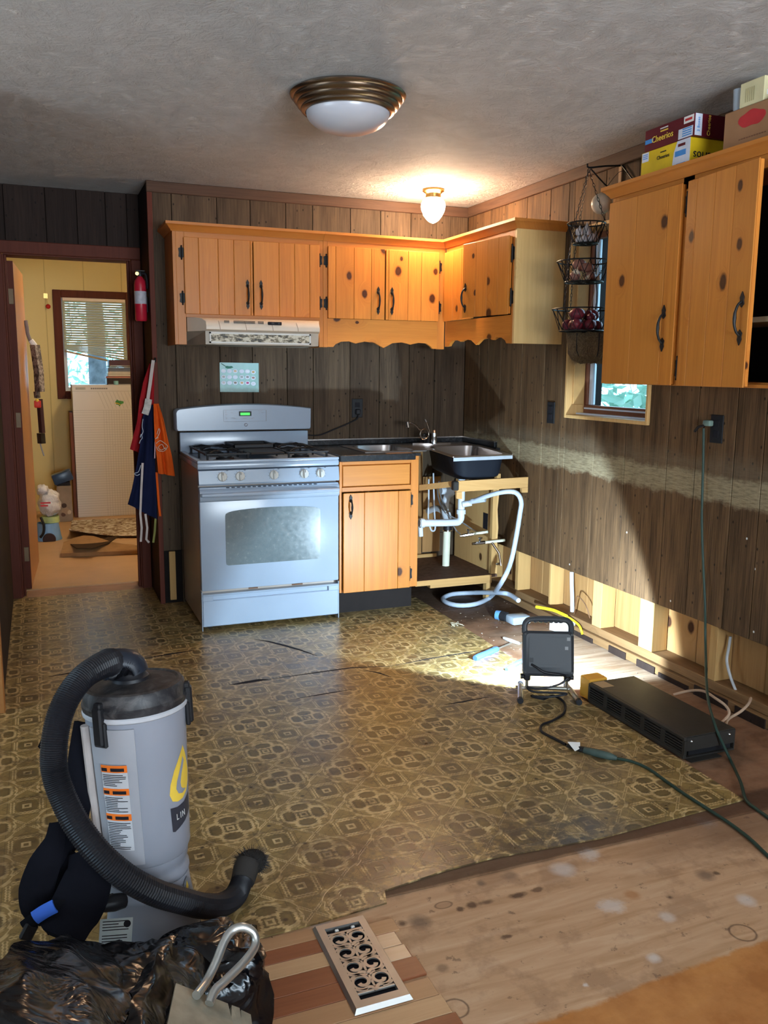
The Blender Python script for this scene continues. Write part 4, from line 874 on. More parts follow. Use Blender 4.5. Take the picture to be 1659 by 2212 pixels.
# ------------------------------------------------------------------ corner sink with two bowls, faucet
sk = thing('kitchen_sink', 'steel corner sink, its black right bowl hanging over open framing', 'sink', (-.47, -.45, .78))
def rr(x0, x1, y0, y1, r, n=5):
    o = []
    for cx, cy, a0 in ((x1-r, y1-r, 0), (x0+r, y1-r, 90), (x0+r, y0+r, 180), (x1-r, y0+r, 270)):
        for i in range(n+1): a_ = math.radians(a0+90*i/n); o.append((cx+r*math.cos(a_), cy+r*math.sin(a_)))
    return o
def quad_map(FL, FR, BR, BL, w, d):
    def f(x, y, z):
        u, v = x/w, y/d
        return Vector(((FL[0]*(1-u)+FR[0]*u)*(1-v)+(BL[0]*(1-u)+BR[0]*u)*v, (FL[1]*(1-u)+FR[1]*u)*(1-v)+(BL[1]*(1-u)+BR[1]*u)*v, z))
    return f
BW = [(quad_map((-.90, -.56), (-.52, -.56), (-.52, -.10), (-.90, -.10), .38, .46), .38, .46, .045, .770), (quad_map((-.54, -.95), (-.158, -.917), (-.055, -.30), (-.435, -.29), .385, .64), .385, .64, .03, .795)]
def bowl(T, w, d, e, off, name, mat, dep, top):
    m = MB(); o = off
    for_ = ((e, top), (e+.010, .86), (e+.016, dep+.03), (e+.022, dep+.012), (e+.045, dep))
    m.loops([[T(x, y, z) for x, y in rr(k-o, w-k+o, k-o, d-k+o, .07+o-(.01 if z == dep else 0))] for k, z in for_], caps=False); m.bm.faces.new(m.vs[-1]); return m.build(name, mat, sk, 50)
for T, w, d, e, dep in BW:
    bowl(T, w, d, e, 0, 'bowl', 'steel', dep, .9255); bowl(T, w, d, e, .004, 'bowl_underside', 'black_paint', dep-.006, .9205)
    MB().lathe([(.042, 0), (.045, .003), (.02, .003), (.0, .001)], T(w/2, d*.5, dep+.0012), 20).build('strainer', 'chrome', sk)
m = MB()
for T, w, d, e, dep in BW:
    P8 = rr(e, w-e, e, d-e, .07)
    out_ = []
    for x, y in P8:      # outer rim point facing each inner one
        out_.append((0 if x < w*.22 else w if x > w*.78 else x, 0 if y < d*.15 else d if y > d*.85 else y))
    n = len(P8); top_i = [m.bm.verts.new(T(x, y, .9262)) for x, y in P8]; top_o = [m.bm.verts.new(T(x, y, .9268)) for x, y in out_]; bot_o = [m.bm.verts.new(T(x, y, .9205)) for x, y in out_]
    for i in range(n):
        j = (i+1) % n
        for q in ((top_i[i], top_i[j], top_o[j], top_o[i]), (top_o[i], top_o[j], bot_o[j], bot_o[i])):
            try: m.bm.faces.new(q)
            except ValueError: pass
bmesh.ops.dissolve_degenerate(m.bm, edges=m.bm.edges[:], dist=1e-5)
m.build('rim', 'steel', sk, 20)
MB().prism([(-.52, -.10), (-.28, -.055), (-.04, -.055), (-.052, -.298), (-.434, -.288), (-.452, -.40), (-.475, -.53), (-.52, -.53)], 'z', .9206, .9260).build('corner_deck', 'steel', sk, 20)
def edge_roll(pts): return MB().tube(pts, .0036, 8).build('rolled_edge', 'steel', sk)
T = BW[1][0]; edge_roll([T(.385, .63, .925), T(.385, .0, .925)]); edge_roll([T(0, 0, .925), T(0, .42, .925)])
MB().loops([[T(0, -.003, .902), T(0, .0, .902), T(0, .0, .9205), T(0, -.003, .9205)], [T(.385, -.003, .902), T(.385, .0, .902), T(.385, .0, .9205), T(.385, -.003, .9205)]]).build('front_lip', simple('bare_aluminium_lip', (.60, .68, .78), .35, .6), sk)
fY = -.19
g = lambda px, py, dy=0: at(px, py, 'y', fY+dy)
fb = at(926, 960, 'z', .927)
fc = thing('kitchen_faucet', 'old chrome faucet with a coiled ring and raised lever on the sink deck', 'faucet', (fb.x, fb.y, .927))
fY = fb.y
MB().prism([(fb.x-.10, fb.y+.02), (fb.x-.03, fb.y-.03), (fb.x+.04, fb.y-.035), (fb.x+.14, fb.y-.028), (fb.x+.15, fb.y-.005), (fb.x+.06, fb.y+.03), (fb.x-.06, fb.y+.045)], 'z', .9263, .936).build('base_plate', 'steel', fc)
MB().lathe([(.026, .9365), (.024, .95), (.018, .98), (.017, .995), (.010, 1.0), (0, 1.001)], (fb.x, fb.y, 0), 16).build('body', 'hardware', fc)
MB().tube([g(924, 944), g(918, 938, -.012), g(907, 929, -.015), g(897, 918, -.015), g(887, 914, -.015), g(882, 915, -.015)], .0075, 10, 4).build('spout', 'nickel', fc)
MB().cyl(g(880, 911, -.016), g(882, 923, -.016), .0115, n=12).build('aerator', 'chrome', fc)
rc = g(917, 938, -.030); MB().tube([rc+Vector((.029*math.cos(rad_), 0, .031*math.sin(rad_))) for rad_ in [2*math.pi*i/18 for i in range(18)]], .0055, 8, closed=True).build('ring', 'nickel', fc); MB().ball(rc+Vector((.002, .006, -.005)), (.013, .008, .012), 10).build('ring_hub', 'hardware', fc)
MB().tube([g(930, 938), g(925, 922), g(921, 910)], [.006, .0045, .005], 8).build('lever', 'nickel', fc); MB().cyl(g(921, 911), g(918, 905), .009, .007, 10).build('lever_tip', 'chrome', fc)
s0 = at(938, 959, 'z', .937); sp = thing('side_sprayer', 'chrome sprayer stub with a copper tip beside the faucet', 'sprayer', (s0.x, s0.y, .937))
MB().lathe([(.0165, .9365), (.0165, .975), (.0145, .978), (.0145, .985), (.0165, .987), (.016, 1.005), (0, 1.006)], (s0.x, s0.y, 0), 16).build('body', 'chrome', sp); MB().lathe([(.010, 1.0065), (.008, 1.022), (0, 1.024)], (s0.x, s0.y, 0), 12).build('tip', simple('copper', (.75, .38, .22), .3, 1.0), sp)

# ------------------------------------------------------------------ what is left of the sink cabinet
fm = thing('sink_base_frame', 'broken open sink cabinet with bare rails, floor panel and side panel', 'cabinet frame', (-.33, -.33, .0))
B('floor_panel', simple('dirty_floor_panel', (.13, .075, .055), .7, var=.3, sc=30), fm, (-.603, -.612, .150), (-.06, -.03, .166)); B('floor_edge', 'stud_x', fm, (-.603, -.616, .135), (-.10, -.6125, .166)); B('cleat', 'stud_x', fm, (-.50, -.60, .112), (-.09, -.55, .134))
B('block', 'stud', fm, (-.12, -.59, .006), (-.09, -.55, .111)); B('back_panel', 'sheath', fm, (-.603, -.020, .167), (-.30, -.008, .886)); B('back_panel', 'sheath', fm, (-.296, -.026, .20), (-.17, -.016, .70)); B('back_cleat', 'stud_x', fm, (-.603, -.045, .168), (-.20, -.0265, .19))
pn = [(-.05, .168), (-.605, .168), (-.608, .30), (-.598, .36), (-.606, .45), (-.59, .56), (-.605, .66), (-.60, .70), (-.05, .70)]
m = MB(); m.prism([(y, z) for y, z in pn], 'x', -.072, -.058); m.build('side_panel', 'jamb', fm, 20)
B('leg', 'stud', fm, (-.098, -.603, .168), (-.0725, -.575, .70)); B('pipe_hole', 'ink', fm, (-.0735, -.50, .42), (-.0728, -.44, .52))
def beam(p, q, z0, z1, z2, z3, th, name, lab=None):
    'board on edge from p to q (plan); z0..z1 at p, z2..z3 at q'
    p, q = Vector((*p, 0)), Vector((*q, 0)); d = (q-p).normalized(); n = Vector((-d.y, d.x, 0))*th
    f = lambda c, a_, b_: [c+Vector((0, 0, a_)), c+n+Vector((0, 0, a_)), c+n+Vector((0, 0, b_)), c+Vector((0, 0, b_))]
    return MB().loops([f(p, z0, z1), f(q, z2, z3)]).build(name, 'stud_x', fm, lab=lab)
beam((-.603, -.645), (-.513, -.905), .705, .738, .757, .790, .016, 'rail')
beam((-.505, -.928), (-.018, -.862), .731, .791, .728, .787, .020, 'front_rail', 'loose front rail under the overhanging bowl')
beam((-.060, -.869), (-.018, -.863), .700, .7275, .698, .7272, .018, 'rail_block'); beam((-.506, -.931), (-.47, -.926), .695, .7305, .69, .7302, .012, 'splinter')
MB().box((-.530, -.945, .740), (-.498, -.906, .792), .006).build('torn_laminate', simple('torn_black_2', (.03, .028, .026), .8, bump=.5), fm)
B('rear_post', 'stud', fm, (-.085, -.62, .705), (-.06, -.59, .78))
# ------------------------------------------------------------------ plumbing
def P(px, py, y): return at(px, py, 'y', y)
pl = thing('drain_pipes', 'white plastic drain pipes and trap under the sink', 'pipe', P(965, 1220, -.30))
pl.location.z = .167; ORG[pl.name] = Vector(pl.location)
tb_ = lambda pts, r, name, mat, n=12, sub=3: MB().tube(pts, r, n, sub).build(name, mat, pl)
sx_ = P(996, 1100, -.62).x
tb_([(sx_, -.62, .785), (sx_, -.62, .60), (sx_, -.62, .545)], .021, 'tailpiece', 'pvc', sub=1)
for z in (.70, .565): MB().cyl((sx_, -.62, z-.013), (sx_, -.62, z+.013), .028, n=12).build('slip_nut', 'pvc', pl)
tb_([(sx_, -.62, .548), (sx_, -.62, .525), (sx_-.015, -.62, .507), (sx_-.045, -.62, .503), (P(906, 1112, -.62).x, -.62, .512)], .021, 'waste_arm', 'pvc')
lx = P(910, 1112, -.61).x
MB().cyl((lx-.012, -.62, .512), (lx+.012, -.62, .512), .028, n=12).build('slip_nut', 'pvc', pl)
MB().tube([(lx-.0, -.60, .49), (lx+.002, -.60, .46), (lx+.004, -.60, .43)], .014, 10).build('drain_tee', 'pvc', pl)
e0 = P(968, 1078, -.34)
tb_([(sx_, -.34, e0.z+.055), (e0.x+.03, -.34, e0.z+.05), (e0.x-.005, -.34, e0.z+.02), (e0.x-.02, -.34, e0.z-.04), P(962, 1108, -.32), P(968, 1125, -.30)], .024, 'trap_bend', 'pvc')
tb_([P(968, 1112, -.33), P(945, 1098, -.22), P(925, 1104, -.12)], .02, 'trap_branch', 'pvc')
v0, v1 = P(967, 1128, -.30), P(964, 1220, -.30)
MB().cyl((v0.x, -.30, v0.z+.05), (v0.x, -.30, v0.z-.005), .022, n=14).build('trap_outlet', 'pvc', pl)
MB().cyl((v0.x, -.30, v0.z), (v0.x, -.30, v0.z-.055), .027, n=16).build('rubber_coupling', 'rubber', pl); MB().cyl((v0.x, -.30, v0.z-.048), (v0.x, -.30, v0.z-.056), .0285, n=16).build('hose_clamp', 'chrome', pl)
MB().cyl((v0.x-.004, -.30, v0.z-.05), (v0.x-.008, -.30, .1665), .0235, n=18).build('standpipe', 'pvc_old', pl)
dh = thing('drain_hose', 'pale grey drain hose looping from the sink drain to the floor', 'hose', (-.2, -.75, .0))
hp_ = [P(1005, 1088, -.64), P(1022, 1083, -.68), P(1050, 1072, -.77), P(1080, 1064, -.84), P(1105, 1062, -.875), P(1119, 1068, -.885), P(1126, 1085, -.89), P(1123, 1110, -.89), P(1115, 1160, -.90), P(1103, 1215, -.92), P(1085, 1255, -.94)]
fl_h = [at(x, y, 'z', z) for x, y, z in ((1060, 1289, .022), (1030, 1304, .018), (995, 1308, .016), (968, 1303, .016), (957, 1293, .016), (975, 1284, .016), (1010, 1281, .017), (1050, 1280, .055), (1085, 1281, .100), (1102, 1285, .102), (1120, 1297, .103))]
MB().tube(hp_+fl_h, .0135, 12, 6, rib=.04).build('tube', 'hose', dh)
MB().tube([hp_[0]+Vector((-.02, .0, -.004)), hp_[0]+Vector((.03, -.02, .006))], .018, 12).build('cuff', 'pvc', dh); MB().tube([hp_[1]+Vector((-.008, .004, 0)), hp_[1]+Vector((.05, -.055, .018))], .016, 12).build('sleeve', simple('grey_sleeve', (.36, .40, .46), .45), dh)
def line_thing(name, label, cat, pts, r, mat, sub=5, group=None, n=8): return tag(MB().tube(pts, r, n, sub).build(name, mat, None), label, cat, group)
line_thing('supply_loop', 'white supply tube looped beneath the sink bowl', 'tube', [P(926, 1035, -.30), P(926, 1080, -.30), P(925, 1120, -.31), P(930, 1142, -.32), P(935, 1147, -.32), P(940, 1140, -.32), P(938, 1100, -.31), P(937, 1060, -.30), P(936, 1022, -.30)], .0052, 'pvc')
line_thing('supply_line', 'grey supply line dropping from faucet to the upper shutoff valve', 'tube', [P(948, 1040, -.28), P(953, 1075, -.34), P(965, 1100, -.40), P(974, 1125, -.38), P(985, 1145, -.37), P(994, 1153, -.36)], .0042, simple('grey_flex', (.30, .32, .35), .3, .6))
line_thing('supply_line', 'grey supply line running from faucet past the white trap to its valve', 'tube', [P(944, 1045, -.26), P(948, 1080, -.36), P(962, 1108, -.44), P(990, 1123, -.44), P(1020, 1143, -.40), P(1038, 1152, -.36)], .0042, simple('grey_flex2', (.30, .32, .35), .3, .6))
for i, (a_, b_, lab, yv) in enumerate((((1000, 1157), (1060, 1147), 'upper chrome shutoff valve on a cream water pipe', -.45), ((1026, 1174), (1090, 1167), 'lower chrome shutoff valve on a cream water pipe', -.62))):
    v = thing('shutoff_valve', lab, 'valve', P(*a_, yv))
    pa, pb = P(*a_, yv), at(*b_, 'x', -.0205 if i == 0 else -.02)
    if i == 0: pb = at(1058, 1148, 'x', -.060)
    d = (pb-pa).normalized()
    MB().cyl(pa+d*.06, pb, .0085, n=10).build('pipe', 'pvc_old', v); MB().cyl(pa, pa+d*.065, .011, n=10).build('valve_body', 'chrome', v); MB().cyl(pa+d*.03, pa+d*.03+Vector((0, -.01, .03)), .006, n=8).build('stem', 'chrome', v)
    MB().ball(pa+d*.03+Vector((0, -.011, .032)), (.015, .009, .007), 10).build('handle', 'chrome', v); MB().cyl(pa-d*.018, pa, .008, n=10).build('outlet_nut', 'nickel', v)
    if i == 1: MB().tube([pa+d*.11, P(1078, 1195, -.66), P(1082, 1222, -.68)], .007, 8).build('branch', 'nickel', v); MB().ball(P(1076, 1218, -.68), (.016, .012, .008), 8).build('bleed_tap', 'chrome', v)

# ------------------------------------------------------------------ LED flood lamp on the floor
az = math.atan2(-WL_AX.x, WL_AX.y)
wk = thing('work_lamp', 'dark grey LED work lamp on a tubular floor stand facing the sink', 'work lamp', (-.628, -2.075, .0048), rot=(0, 0, az))
Tp = Matrix.Translation((0, 0, .198)) @ Matrix.Rotation(math.radians(-16), 4, 'X') @ Matrix.Scale(.88, 4)   # panel frame: x across, z up, +y the lit side
def rrz(x0, x1, z0, z1, r, n=5): return rr(x0, x1, z0, z1, r, n)
shell = NT('slate_shell').out((.030, .034, .040), .5); MAT['shell'] = shell
m = MB()
m.loops([[Tp @ Vector((x, .030, z)) for x, z in rrz(-.122, .122, -.118, .098, .022)], [Tp @ Vector((x, -.012, z)) for x, z in rrz(-.122, .122, -.118, .098, .022)], [Tp @ Vector((x, -.022, z)) for x, z in rrz(-.108, .108, -.104, .086, .018)]])
m.build('housing', 'shell', wk, 30)
m = MB().prism(rrz(-.095, .095, -.075, .070, .008), 'y', -.0245, -.0215, M=Tp); m.build('back_panel', 'shell', wk)
for a_, b_ in (((-.088, -.063), (-.068, -.083)),): m = MB().box((-.092, -.0262, -.052), (-.074, -.0246, -.030), M=Tp); m.build('switch', 'black', wk)
MB().box((-.07, -.0258, -.062), (.085, -.0246, -.059), M=Tp).build('rib', 'shell', wk)
for x, z in ((-.112, .082), (.112, .082), (-.112, -.10), (.112, -.10)): MB().cyl(Tp @ Vector((x, -.020, z)), Tp @ Vector((x, -.0105, z)), .005, n=8).build('screw', 'black', wk)
sc = simple('worn_sticker', (.30, .30, .30), .6)
for x, z in ((.095, .062), (.085, .018)): MB().box((x-.008, -.0252, z-.008), (x+.008, -.0246, z+.008), M=Tp @ Matrix.Rotation(0, 4, 'Y')).build('sticker', sc, wk)
hpts = [(-.112, .088), (-.112, .125), (-.100, .146), (-.075, .155), (0, .158), (.075, .155), (.100, .146), (.112, .125), (.112, .088)]
m = MB().tube([Tp @ Vector((x, .006, z)) for x, z in hpts], .0125, 10, 4)
for x in (-.06, -.035, -.01, .015, .04, .062): m.ball(Tp @ Vector((x, .006, .146)), (.012, .011, .008), 8)
m.build('handle', 'shell', wk)
led = NT('led_panel').out((.8, .9, 1), .4, Emission_Color=(.8, .9, 1.0), Emission_Strength=5)
MB().prism(rrz(-.10, .10, -.09, .075, .012), 'y', .0302, .0312, M=Tp).build('led_panel', led, wk)
br = simple('zinc_tube', (.34, .32, .28), .35, .9)
for s_ in (-1, 1):
    MB().box((s_*.085-.014, -.008, .068), (s_*.085+.014, .014, .102), .004).build('bracket', 'black', wk)
    MB().cyl((s_*.085+s_*.014, .003, .085), (s_*.085+s_*.028, .003, .085), .012, n=10).build('tilt_knob', 'black', wk)
    MB().cyl((s_*.085, .003, .070), (s_*.085, .003, .030), .007, n=8).build('upright', br, wk)
    ft = MB().tube([(s_*.100, .10, .012), (s_*.110, .02, .016), (s_*.122, -.09, .013)], .0115, 10).build('foot_tube', br, wk)
    for yy2, xx2 in ((-.092, .1222), (.10, .100)): MB().cyl((s_*xx2, yy2-.012, .0132), (s_*xx2, yy2+.008, .0132), .0130, n=10).build('end_cap', 'rubber', ft)
MB().cyl((-.108, .03, .022), (.108, .03, .022), .0085, n=10).build('cross_tube', br, wk); MB().cyl((-.085, .003, .034), (.085, .003, .034), .0075, n=10).build('stand_bar', br, wk)
MB().tube([Tp @ Vector((-.083, -.022, -.062)), Tp @ Vector((-.06, -.034, -.075)), Tp @ Vector((-.02, -.036, -.098)), Tp @ Vector((.06, -.03, -.108)), (.09, -.012, .09)], .0052, 8, 5).build('cable_lead', 'rubber', wk)
MB().tube([(.085, -.01, .085), (.05, -.02, .06), (-.04, -.03, .04), (-.085, -.02, .045), (-.06, -.035, .03), (.05, -.035, .028), (.08, -.03, .02), (0, -.045, .012), (-.07, -.04, .012), (-.02, -.06, .007)], .0048, 8, 5).build('cable_coil', 'rubber', wk)
c0 = Matrix.Rotation(az, 4, 'Z') @ Vector((-.02, -.06, .007))+Vector((-.628, -2.075, .0048))
zc = lambda px, py, z=.011: at(px, py, 'z', z)
line_thing('lamp_cord', 'black cord of the work lamp snaking over the vinyl', 'cord', [c0, zc(1196, 1503), zc(1219, 1518), zc(1218, 1540), zc(1195, 1556), zc(1171, 1566), zc(1170, 1580), zc(1195, 1594), zc(1222, 1608)], .0052, 'rubber', 6)
pg = thing('plug_junction', 'black plug joined to a green extension cord socket with a white tag', 'plug', zc(1280, 1625, .0048))
MB().tube([zc(1226, 1610, .014), zc(1245, 1616, .016), zc(1262, 1620, .018)], [.007, .010, .012], 10).build('plug', 'black', pg); MB().tube([zc(1262, 1620, .019), zc(1290, 1627, .020), zc(1318, 1634, .018), zc(1332, 1638, .014)], [.012, .0145, .0135, .008], 12).build('socket', simple('dirty_green_socket', (.05, .075, .065), .5, var=.4), pg)
ta, tb, tc, td = at(1226, 1603, 'z', .034), at(1253, 1604, 'z', .034), at(1253, 1617, 'z', .022), at(1242, 1623, 'z', .015); m = MB(); m.loops([[ta, tb, tc, td], [q+Vector((0, 0, .0012)) for q in (ta, tb, tc, td)]]); m.build('tag', 'paper', pg)
grn_c = simple('green_cord', (.022, .045, .033), .5)
line_thing('extension_cord', 'dark green extension cord crossing the vinyl and plywood', 'cord', [zc(1331, 1638), zc(1365, 1645), zc(1400, 1660), zc(1440, 1688), zc(1480, 1716), zc(1530, 1748), zc(1580, 1781, .009), zc(1620, 1812, .009), zc(1662, 1852, .008), zc(1720, 1905, .008), zc(1800, 1990, .008)], .0055, grn_c, 6)
ob_ = [at(1520, 925, 'x', -.03), at(1519, 1000, 'x', -.025), at(1516, 1120, 'x', -.03), at(1519, 1220, 'x', -.035), at(1523, 1310, 'x', -.045), at(1524, 1400, 'x', -.06), at(1528, 1500, 'z', .17), at(1545, 1568, 'z', .110), at(1562, 1608, 'y', -2.81), at(1580, 1646, 'y', -2.86), at(1600, 1690, 'z', .014), at(1611, 1727, 'z', .011), at(1635, 1748, 'z', .008), at(1662, 1768, 'z', .008), at(1740, 1830, 'z', .008)]
hc = line_thing('power_cable', 'dark green cable hanging from the wall outlet down over the black heater', 'cable', ob_, .0052, grn_c, 6)

# ------------------------------------------------------------------ kickspace heater
hx0, hx1, hy0, hy1, hz = -.502, -.268, -2.786, -2.196, .090
hg = thing('baseboard_heater', 'black metal floor heater with slotted front lying beside the wall', 'heater', ((hx0+hx1)/2, (hy0+hy1)/2, .005))
hm = simple('heater_sheet', (.035, .031, .027), .48, .2, bump=.1)
m = MB().box((hx0+.012, hy0, hz-.004), (hx1, hy1, hz), .002).box((hx1-.004, hy0, .012), (hx1, hy1, hz-.004)).box((hx0+.012, hy1-.004, .012), (hx1-.004, hy1, hz-.004)).box((hx0+.012, hy0, .035), (hx1-.004, hy0+.004, hz-.004)).box((hx0+.012, hy0, .006), (hx1, hy1, .012))
m.build('case', hm, hg); B('core', 'black', hg, (hx0+.03, hy0+.01, .0125), (hx1-.01, hy1-.01, hz-.01))
m = MB().box((hx0, hy0, .0065), (hx0+.014, hy1, .022), .002).box((hx0, hy0, hz-.016), (hx0+.014, hy1, hz-.001), .003)
n_b = 5; bw_ = (hy1-hy0)/n_b
for k in range(n_b+1): y = hy0+k*bw_; m.box((hx0+.001, max(hy0, y-.012), .0215), (hx0+.013, min(hy1, y+.012), hz-.0155))
m.build('front_frame', hm, hg)
for k in range(n_b):
    for j in range(5):
        z = .0245+j*.0100; MB().box((hx0+.0005, hy0+k*bw_+.0125, z), (hx0+.011, hy0+(k+1)*bw_-.0125, z+.0048), M=None).build('slat', hm, hg)
pa, pb = at(1413-0, 1595, 'z', .1356), None
lb = [at(1284, 1471, 'z', hz+.0004), at(1318, 1466, 'z', hz+.0004), at(1330, 1482, 'z', hz+.0004), at(1300, 1488, 'z', hz+.0004)]
lb = [Vector((-.488, -2.203, hz+.0003)), Vector((-.43, -2.203, hz+.0003)), Vector((-.425, -2.27, hz+.0003)), Vector((-.485, -2.27, hz+.0003))]
m = MB(); m.loops([lb, [q+Vector((0, 0, .0004)) for q in lb]]); m.build('rating_label', simple('tan_label', (.40, .29, .17), .6), hg)
for x in (hx0+.03, hx1-.03): MB().ball((x, hy0-.002, hz-.018), .006, 8).build('screw', 'chrome', hg)
MB().box((hx0+.01, hy0-.03, .0055), (hx0+.15, hy0-.001, .0075)).build('mounting_flange', hm, hg)
for nm, lab, pts in (('heater_wire', 'tan wire curving from heater to the wall plate', [Vector((-.27, -2.70, .06)), zc(1560, 1560, .05), zc(1575, 1542, .07), zc(1568, 1525, .085), zc(1545, 1508, .095), zc(1520, 1493, .08), zc(1490, 1492, .05), zc(1455, 1500, .02)]),
                     ('heater_wire', 'tan wire rising from heater to white conduit end', [Vector((-.27, -2.74, .06)), zc(1572, 1555, .05), zc(1600, 1537, .07), zc(1617, 1520, .095), zc(1622, 1508, .10)])):
    line_thing(nm, lab, 'wire', pts, .0055, simple('tan_wire', (.46, .32, .22), .5))
line_thing('conduit_stub', 'bent grey wire coming down out of the wall cavity', 'wire', [at(1578, 1375, 'x', .05), at(1574, 1400, 'x', .045), at(1570, 1428, 'x', .03), at(1578, 1462, 'x', .03), at(1589, 1491, 'x', .03)], .006, simple('grey_sheath', (.42, .42, .42), .5))
wbk = B('wood_block', simple('yellow_block', (.72, .36, .05), .5, var=.1), None, (-.492, -2.192, .0052), (-.402, -2.122, .098), .003)
tag(wbk, 'yellow orange wood block standing at the end of the black heater', 'block')

# ------------------------------------------------------------------ floor register
vy0, vy1, vx0, vx1 = -3.535, -3.222, -2.03, -1.892
vt = thing('floor_register', 'pewter scrollwork floor register set askew among the wood strips', 'vent', ((vx0+vx1)/2, (vy0+vy1)/2, .0048))
RZ = .0165
m = MB(); ix0, ix1, iy0, iy1 = vx0+.024, vx1-.024, vy0+.028, vy1-.026
for a_, b_, c_, d_ in ((vx0, ix0, vy0, vy1), (ix1, vx1, vy0, vy1), (ix0, ix1, vy0, iy0), (ix0, ix1, iy1, vy1)):
    m.loops([[(a_, c_, .0058), (b_, c_, .0058), (b_, d_, .0058), (a_, d_, .0058)], [(a_+(.006 if a_ == vx0 else 0), c_+(.006 if c_ == vy0 else 0), RZ), (b_-(.006 if b_ == vx1 else 0), c_+(.006 if c_ == vy0 else 0), RZ), (b_-(.006 if b_ == vx1 else 0), d_-(.006 if d_ == vy1 else 0), RZ), (a_+(.006 if a_ == vx0 else 0), d_-(.006 if d_ == vy1 else 0), RZ)]])
m.build('frame', 'pewter', vt, 20)
B('damper', 'ink', vt, (ix0-.004, iy0-.004, .0056), (ix1+.004, iy1+.004, .0066))
cxv = (ix0+ix1)/2; hw = (ix1-ix0)/2
cells = 4; ch = (iy1-iy0-.05)/cells
def ribbon(pts, w, name):
    'flat pierced-metal ribbon through 2D points; w may vary along it'
    Q = []
    for i in range(len(pts)-1):
        g_ = lambda k: Vector((*pts[max(0, min(len(pts)-1, k))], 0)); p0, p1, p2, p3 = g_(i-1), g_(i), g_(i+1), g_(i+2)
        for j in range(4): t = j/4; Q.append((.5*((2*p1)+(p2-p0)*t+(2*p0-5*p1+4*p2-p3)*t*t+(3*p1-p0-3*p2+p3)*t**3), i+t))
    Q.append((Vector((*pts[-1], 0)), len(pts)-1)); L_, R_ = [], []
    for i, (q, u) in enumerate(Q):
        d = (Q[min(len(Q)-1, i+1)][0]-Q[max(0, i-1)][0]).normalized(); n = Vector((-d.y, d.x, 0)); k = w[min(len(w)-1, int(u))]*(1-u % 1)+w[min(len(w)-1, int(u)+1)]*(u % 1)
        L_.append(q+n*k); R_.append(q-n*k)
    m = MB(); m.loops([[a_+Vector((0, 0, RZ-.004)), a_+Vector((0, 0, RZ-.0004)), b_+Vector((0, 0, RZ-.0004)), b_+Vector((0, 0, RZ-.004))] for a_, b_ in zip(L_, R_)])
    return m.build(name, 'pewter', vt, 30)
for k in range(cells):
    cy = iy0+.025+ch*(k+.5)
    for s_ in (-1, 1):
        R0 = hw*.47; c0_ = (cxv+s_*hw*.50, cy)
        pts = [(cxv, cy-ch*.5)]+[(c0_[0]+s_*R0*f_*math.cos(math.radians(a_)), c0_[1]+R0*f_*1.02*math.sin(math.radians(a_))) for a_, f_ in ((-120, 1.0), (-80, 1.0), (-40, 1.0), (0, 1.0), (40, 1.0), (80, .98), (120, .92), (160, .82), (205, .66), (250, .52), (300, .42), (350, .36))]
        ribbon(pts, [.0045, .0045, .0035, .003, .003, .003, .003, .0034, .0038, .0042, .0046, .005, .0055], 'scroll')
        ribbon([(cxv+s_*hw, cy+ch*.30), (cxv+s_*hw*.80, cy+ch*.44), (cxv+s_*hw*.4, cy+ch*.46), (cxv, cy+ch*.38)], [.003, .0032, .0036, .004], 'cross_vine')
        ribbon([(cxv+s_*hw, cy-ch*.30), (cxv+s_*hw*.80, cy-ch*.44), (cxv+s_*hw*.4, cy-ch*.47)], [.003, .0032, .003], 'cross_vine')
    for dy in (-.5, 0): MB().lathe([(.0085 if dy else .006, RZ-.004), (.0085 if dy else .006, RZ-.001), (0, RZ+.0002)], (cxv, cy+dy*ch, 0), 10).build('rosette', 'pewter', vt)
    ribbon([(cxv, cy-ch*.5), (cxv, cy), (cxv, cy+ch*.5)], [.0022, .003, .0022], 'stem')
for y in (iy0+.022, iy1-.022): B('bar', 'pewter', vt, (ix0, y-.003, RZ-.007), (ix1, y+.003, RZ-.001), .001)
for x in (cxv-.018, cxv+.024): B('lever_stub', 'paper', vt, (x-.003, iy1-.014, .008), (x+.006, iy1-.006, .0145), .001)

# ------------------------------------------------------------------ tools and bits on the floor by the wall
def bottle_like(): pass
pk = thing('blister_pack', 'clear plastic blister pack with pale blue insert on the dark subfloor', 'package', zc(1120, 1345, 0))
clr = NT('clear_plastic').out((.70, .82, .95), .12, Transmission_Weight=.55, IOR=1.3); MAT['clear'] = clr
a_, b_ = at(1092, 1352, 'z', .001), at(1143, 1350, 'z', .001)
m = MB().box((a_.x+.035, a_.y-.02, .001), (b_.x+.02, b_.y+.10, .048), .012, 2); m.build('shell', clr, pk); B('insert', simple('steel_blue_insert', (.22, .32, .44), .5), pk, (a_.x+.05, a_.y+.0, .006), (b_.x+.005, b_.y+.08, .038), .003)
cn = thing('cordless_tool', 'small black and blue cordless tool beside the blister pack', 'power tool', zc(1085, 1332, 0))
q0, q1, q2 = at(1072, 1328, 'z', .03), at(1084, 1330, 'z', .03), at(1095, 1333, 'z', .03)
MB().cyl(q0, q1, .026, .028, 14).build('battery', simple('tool_blue', (.10, .26, .50), .35), cn); MB().cyl(q1, q2, .029, .027, 14).build('collar', 'black', cn)
def driver(name, lab, cat, p, q, r, col, extra):
    t = thing(name, lab, cat, ((p+q)/2).to_tuple()[:2]+(0.0,)); d = (q-p).normalized(); L = (q-p).length
    MB().tube([p, p+d*L*.06, p+d*L*.3, p+d*L*.55, p+d*L*.62], [r*.8, r, r*.92, r, r*.6], 10, 2).build('handle', col, t); MB().tube([p+d*L*.62, q], r*.32, 8).build('blade', 'tubemetal', t); return t
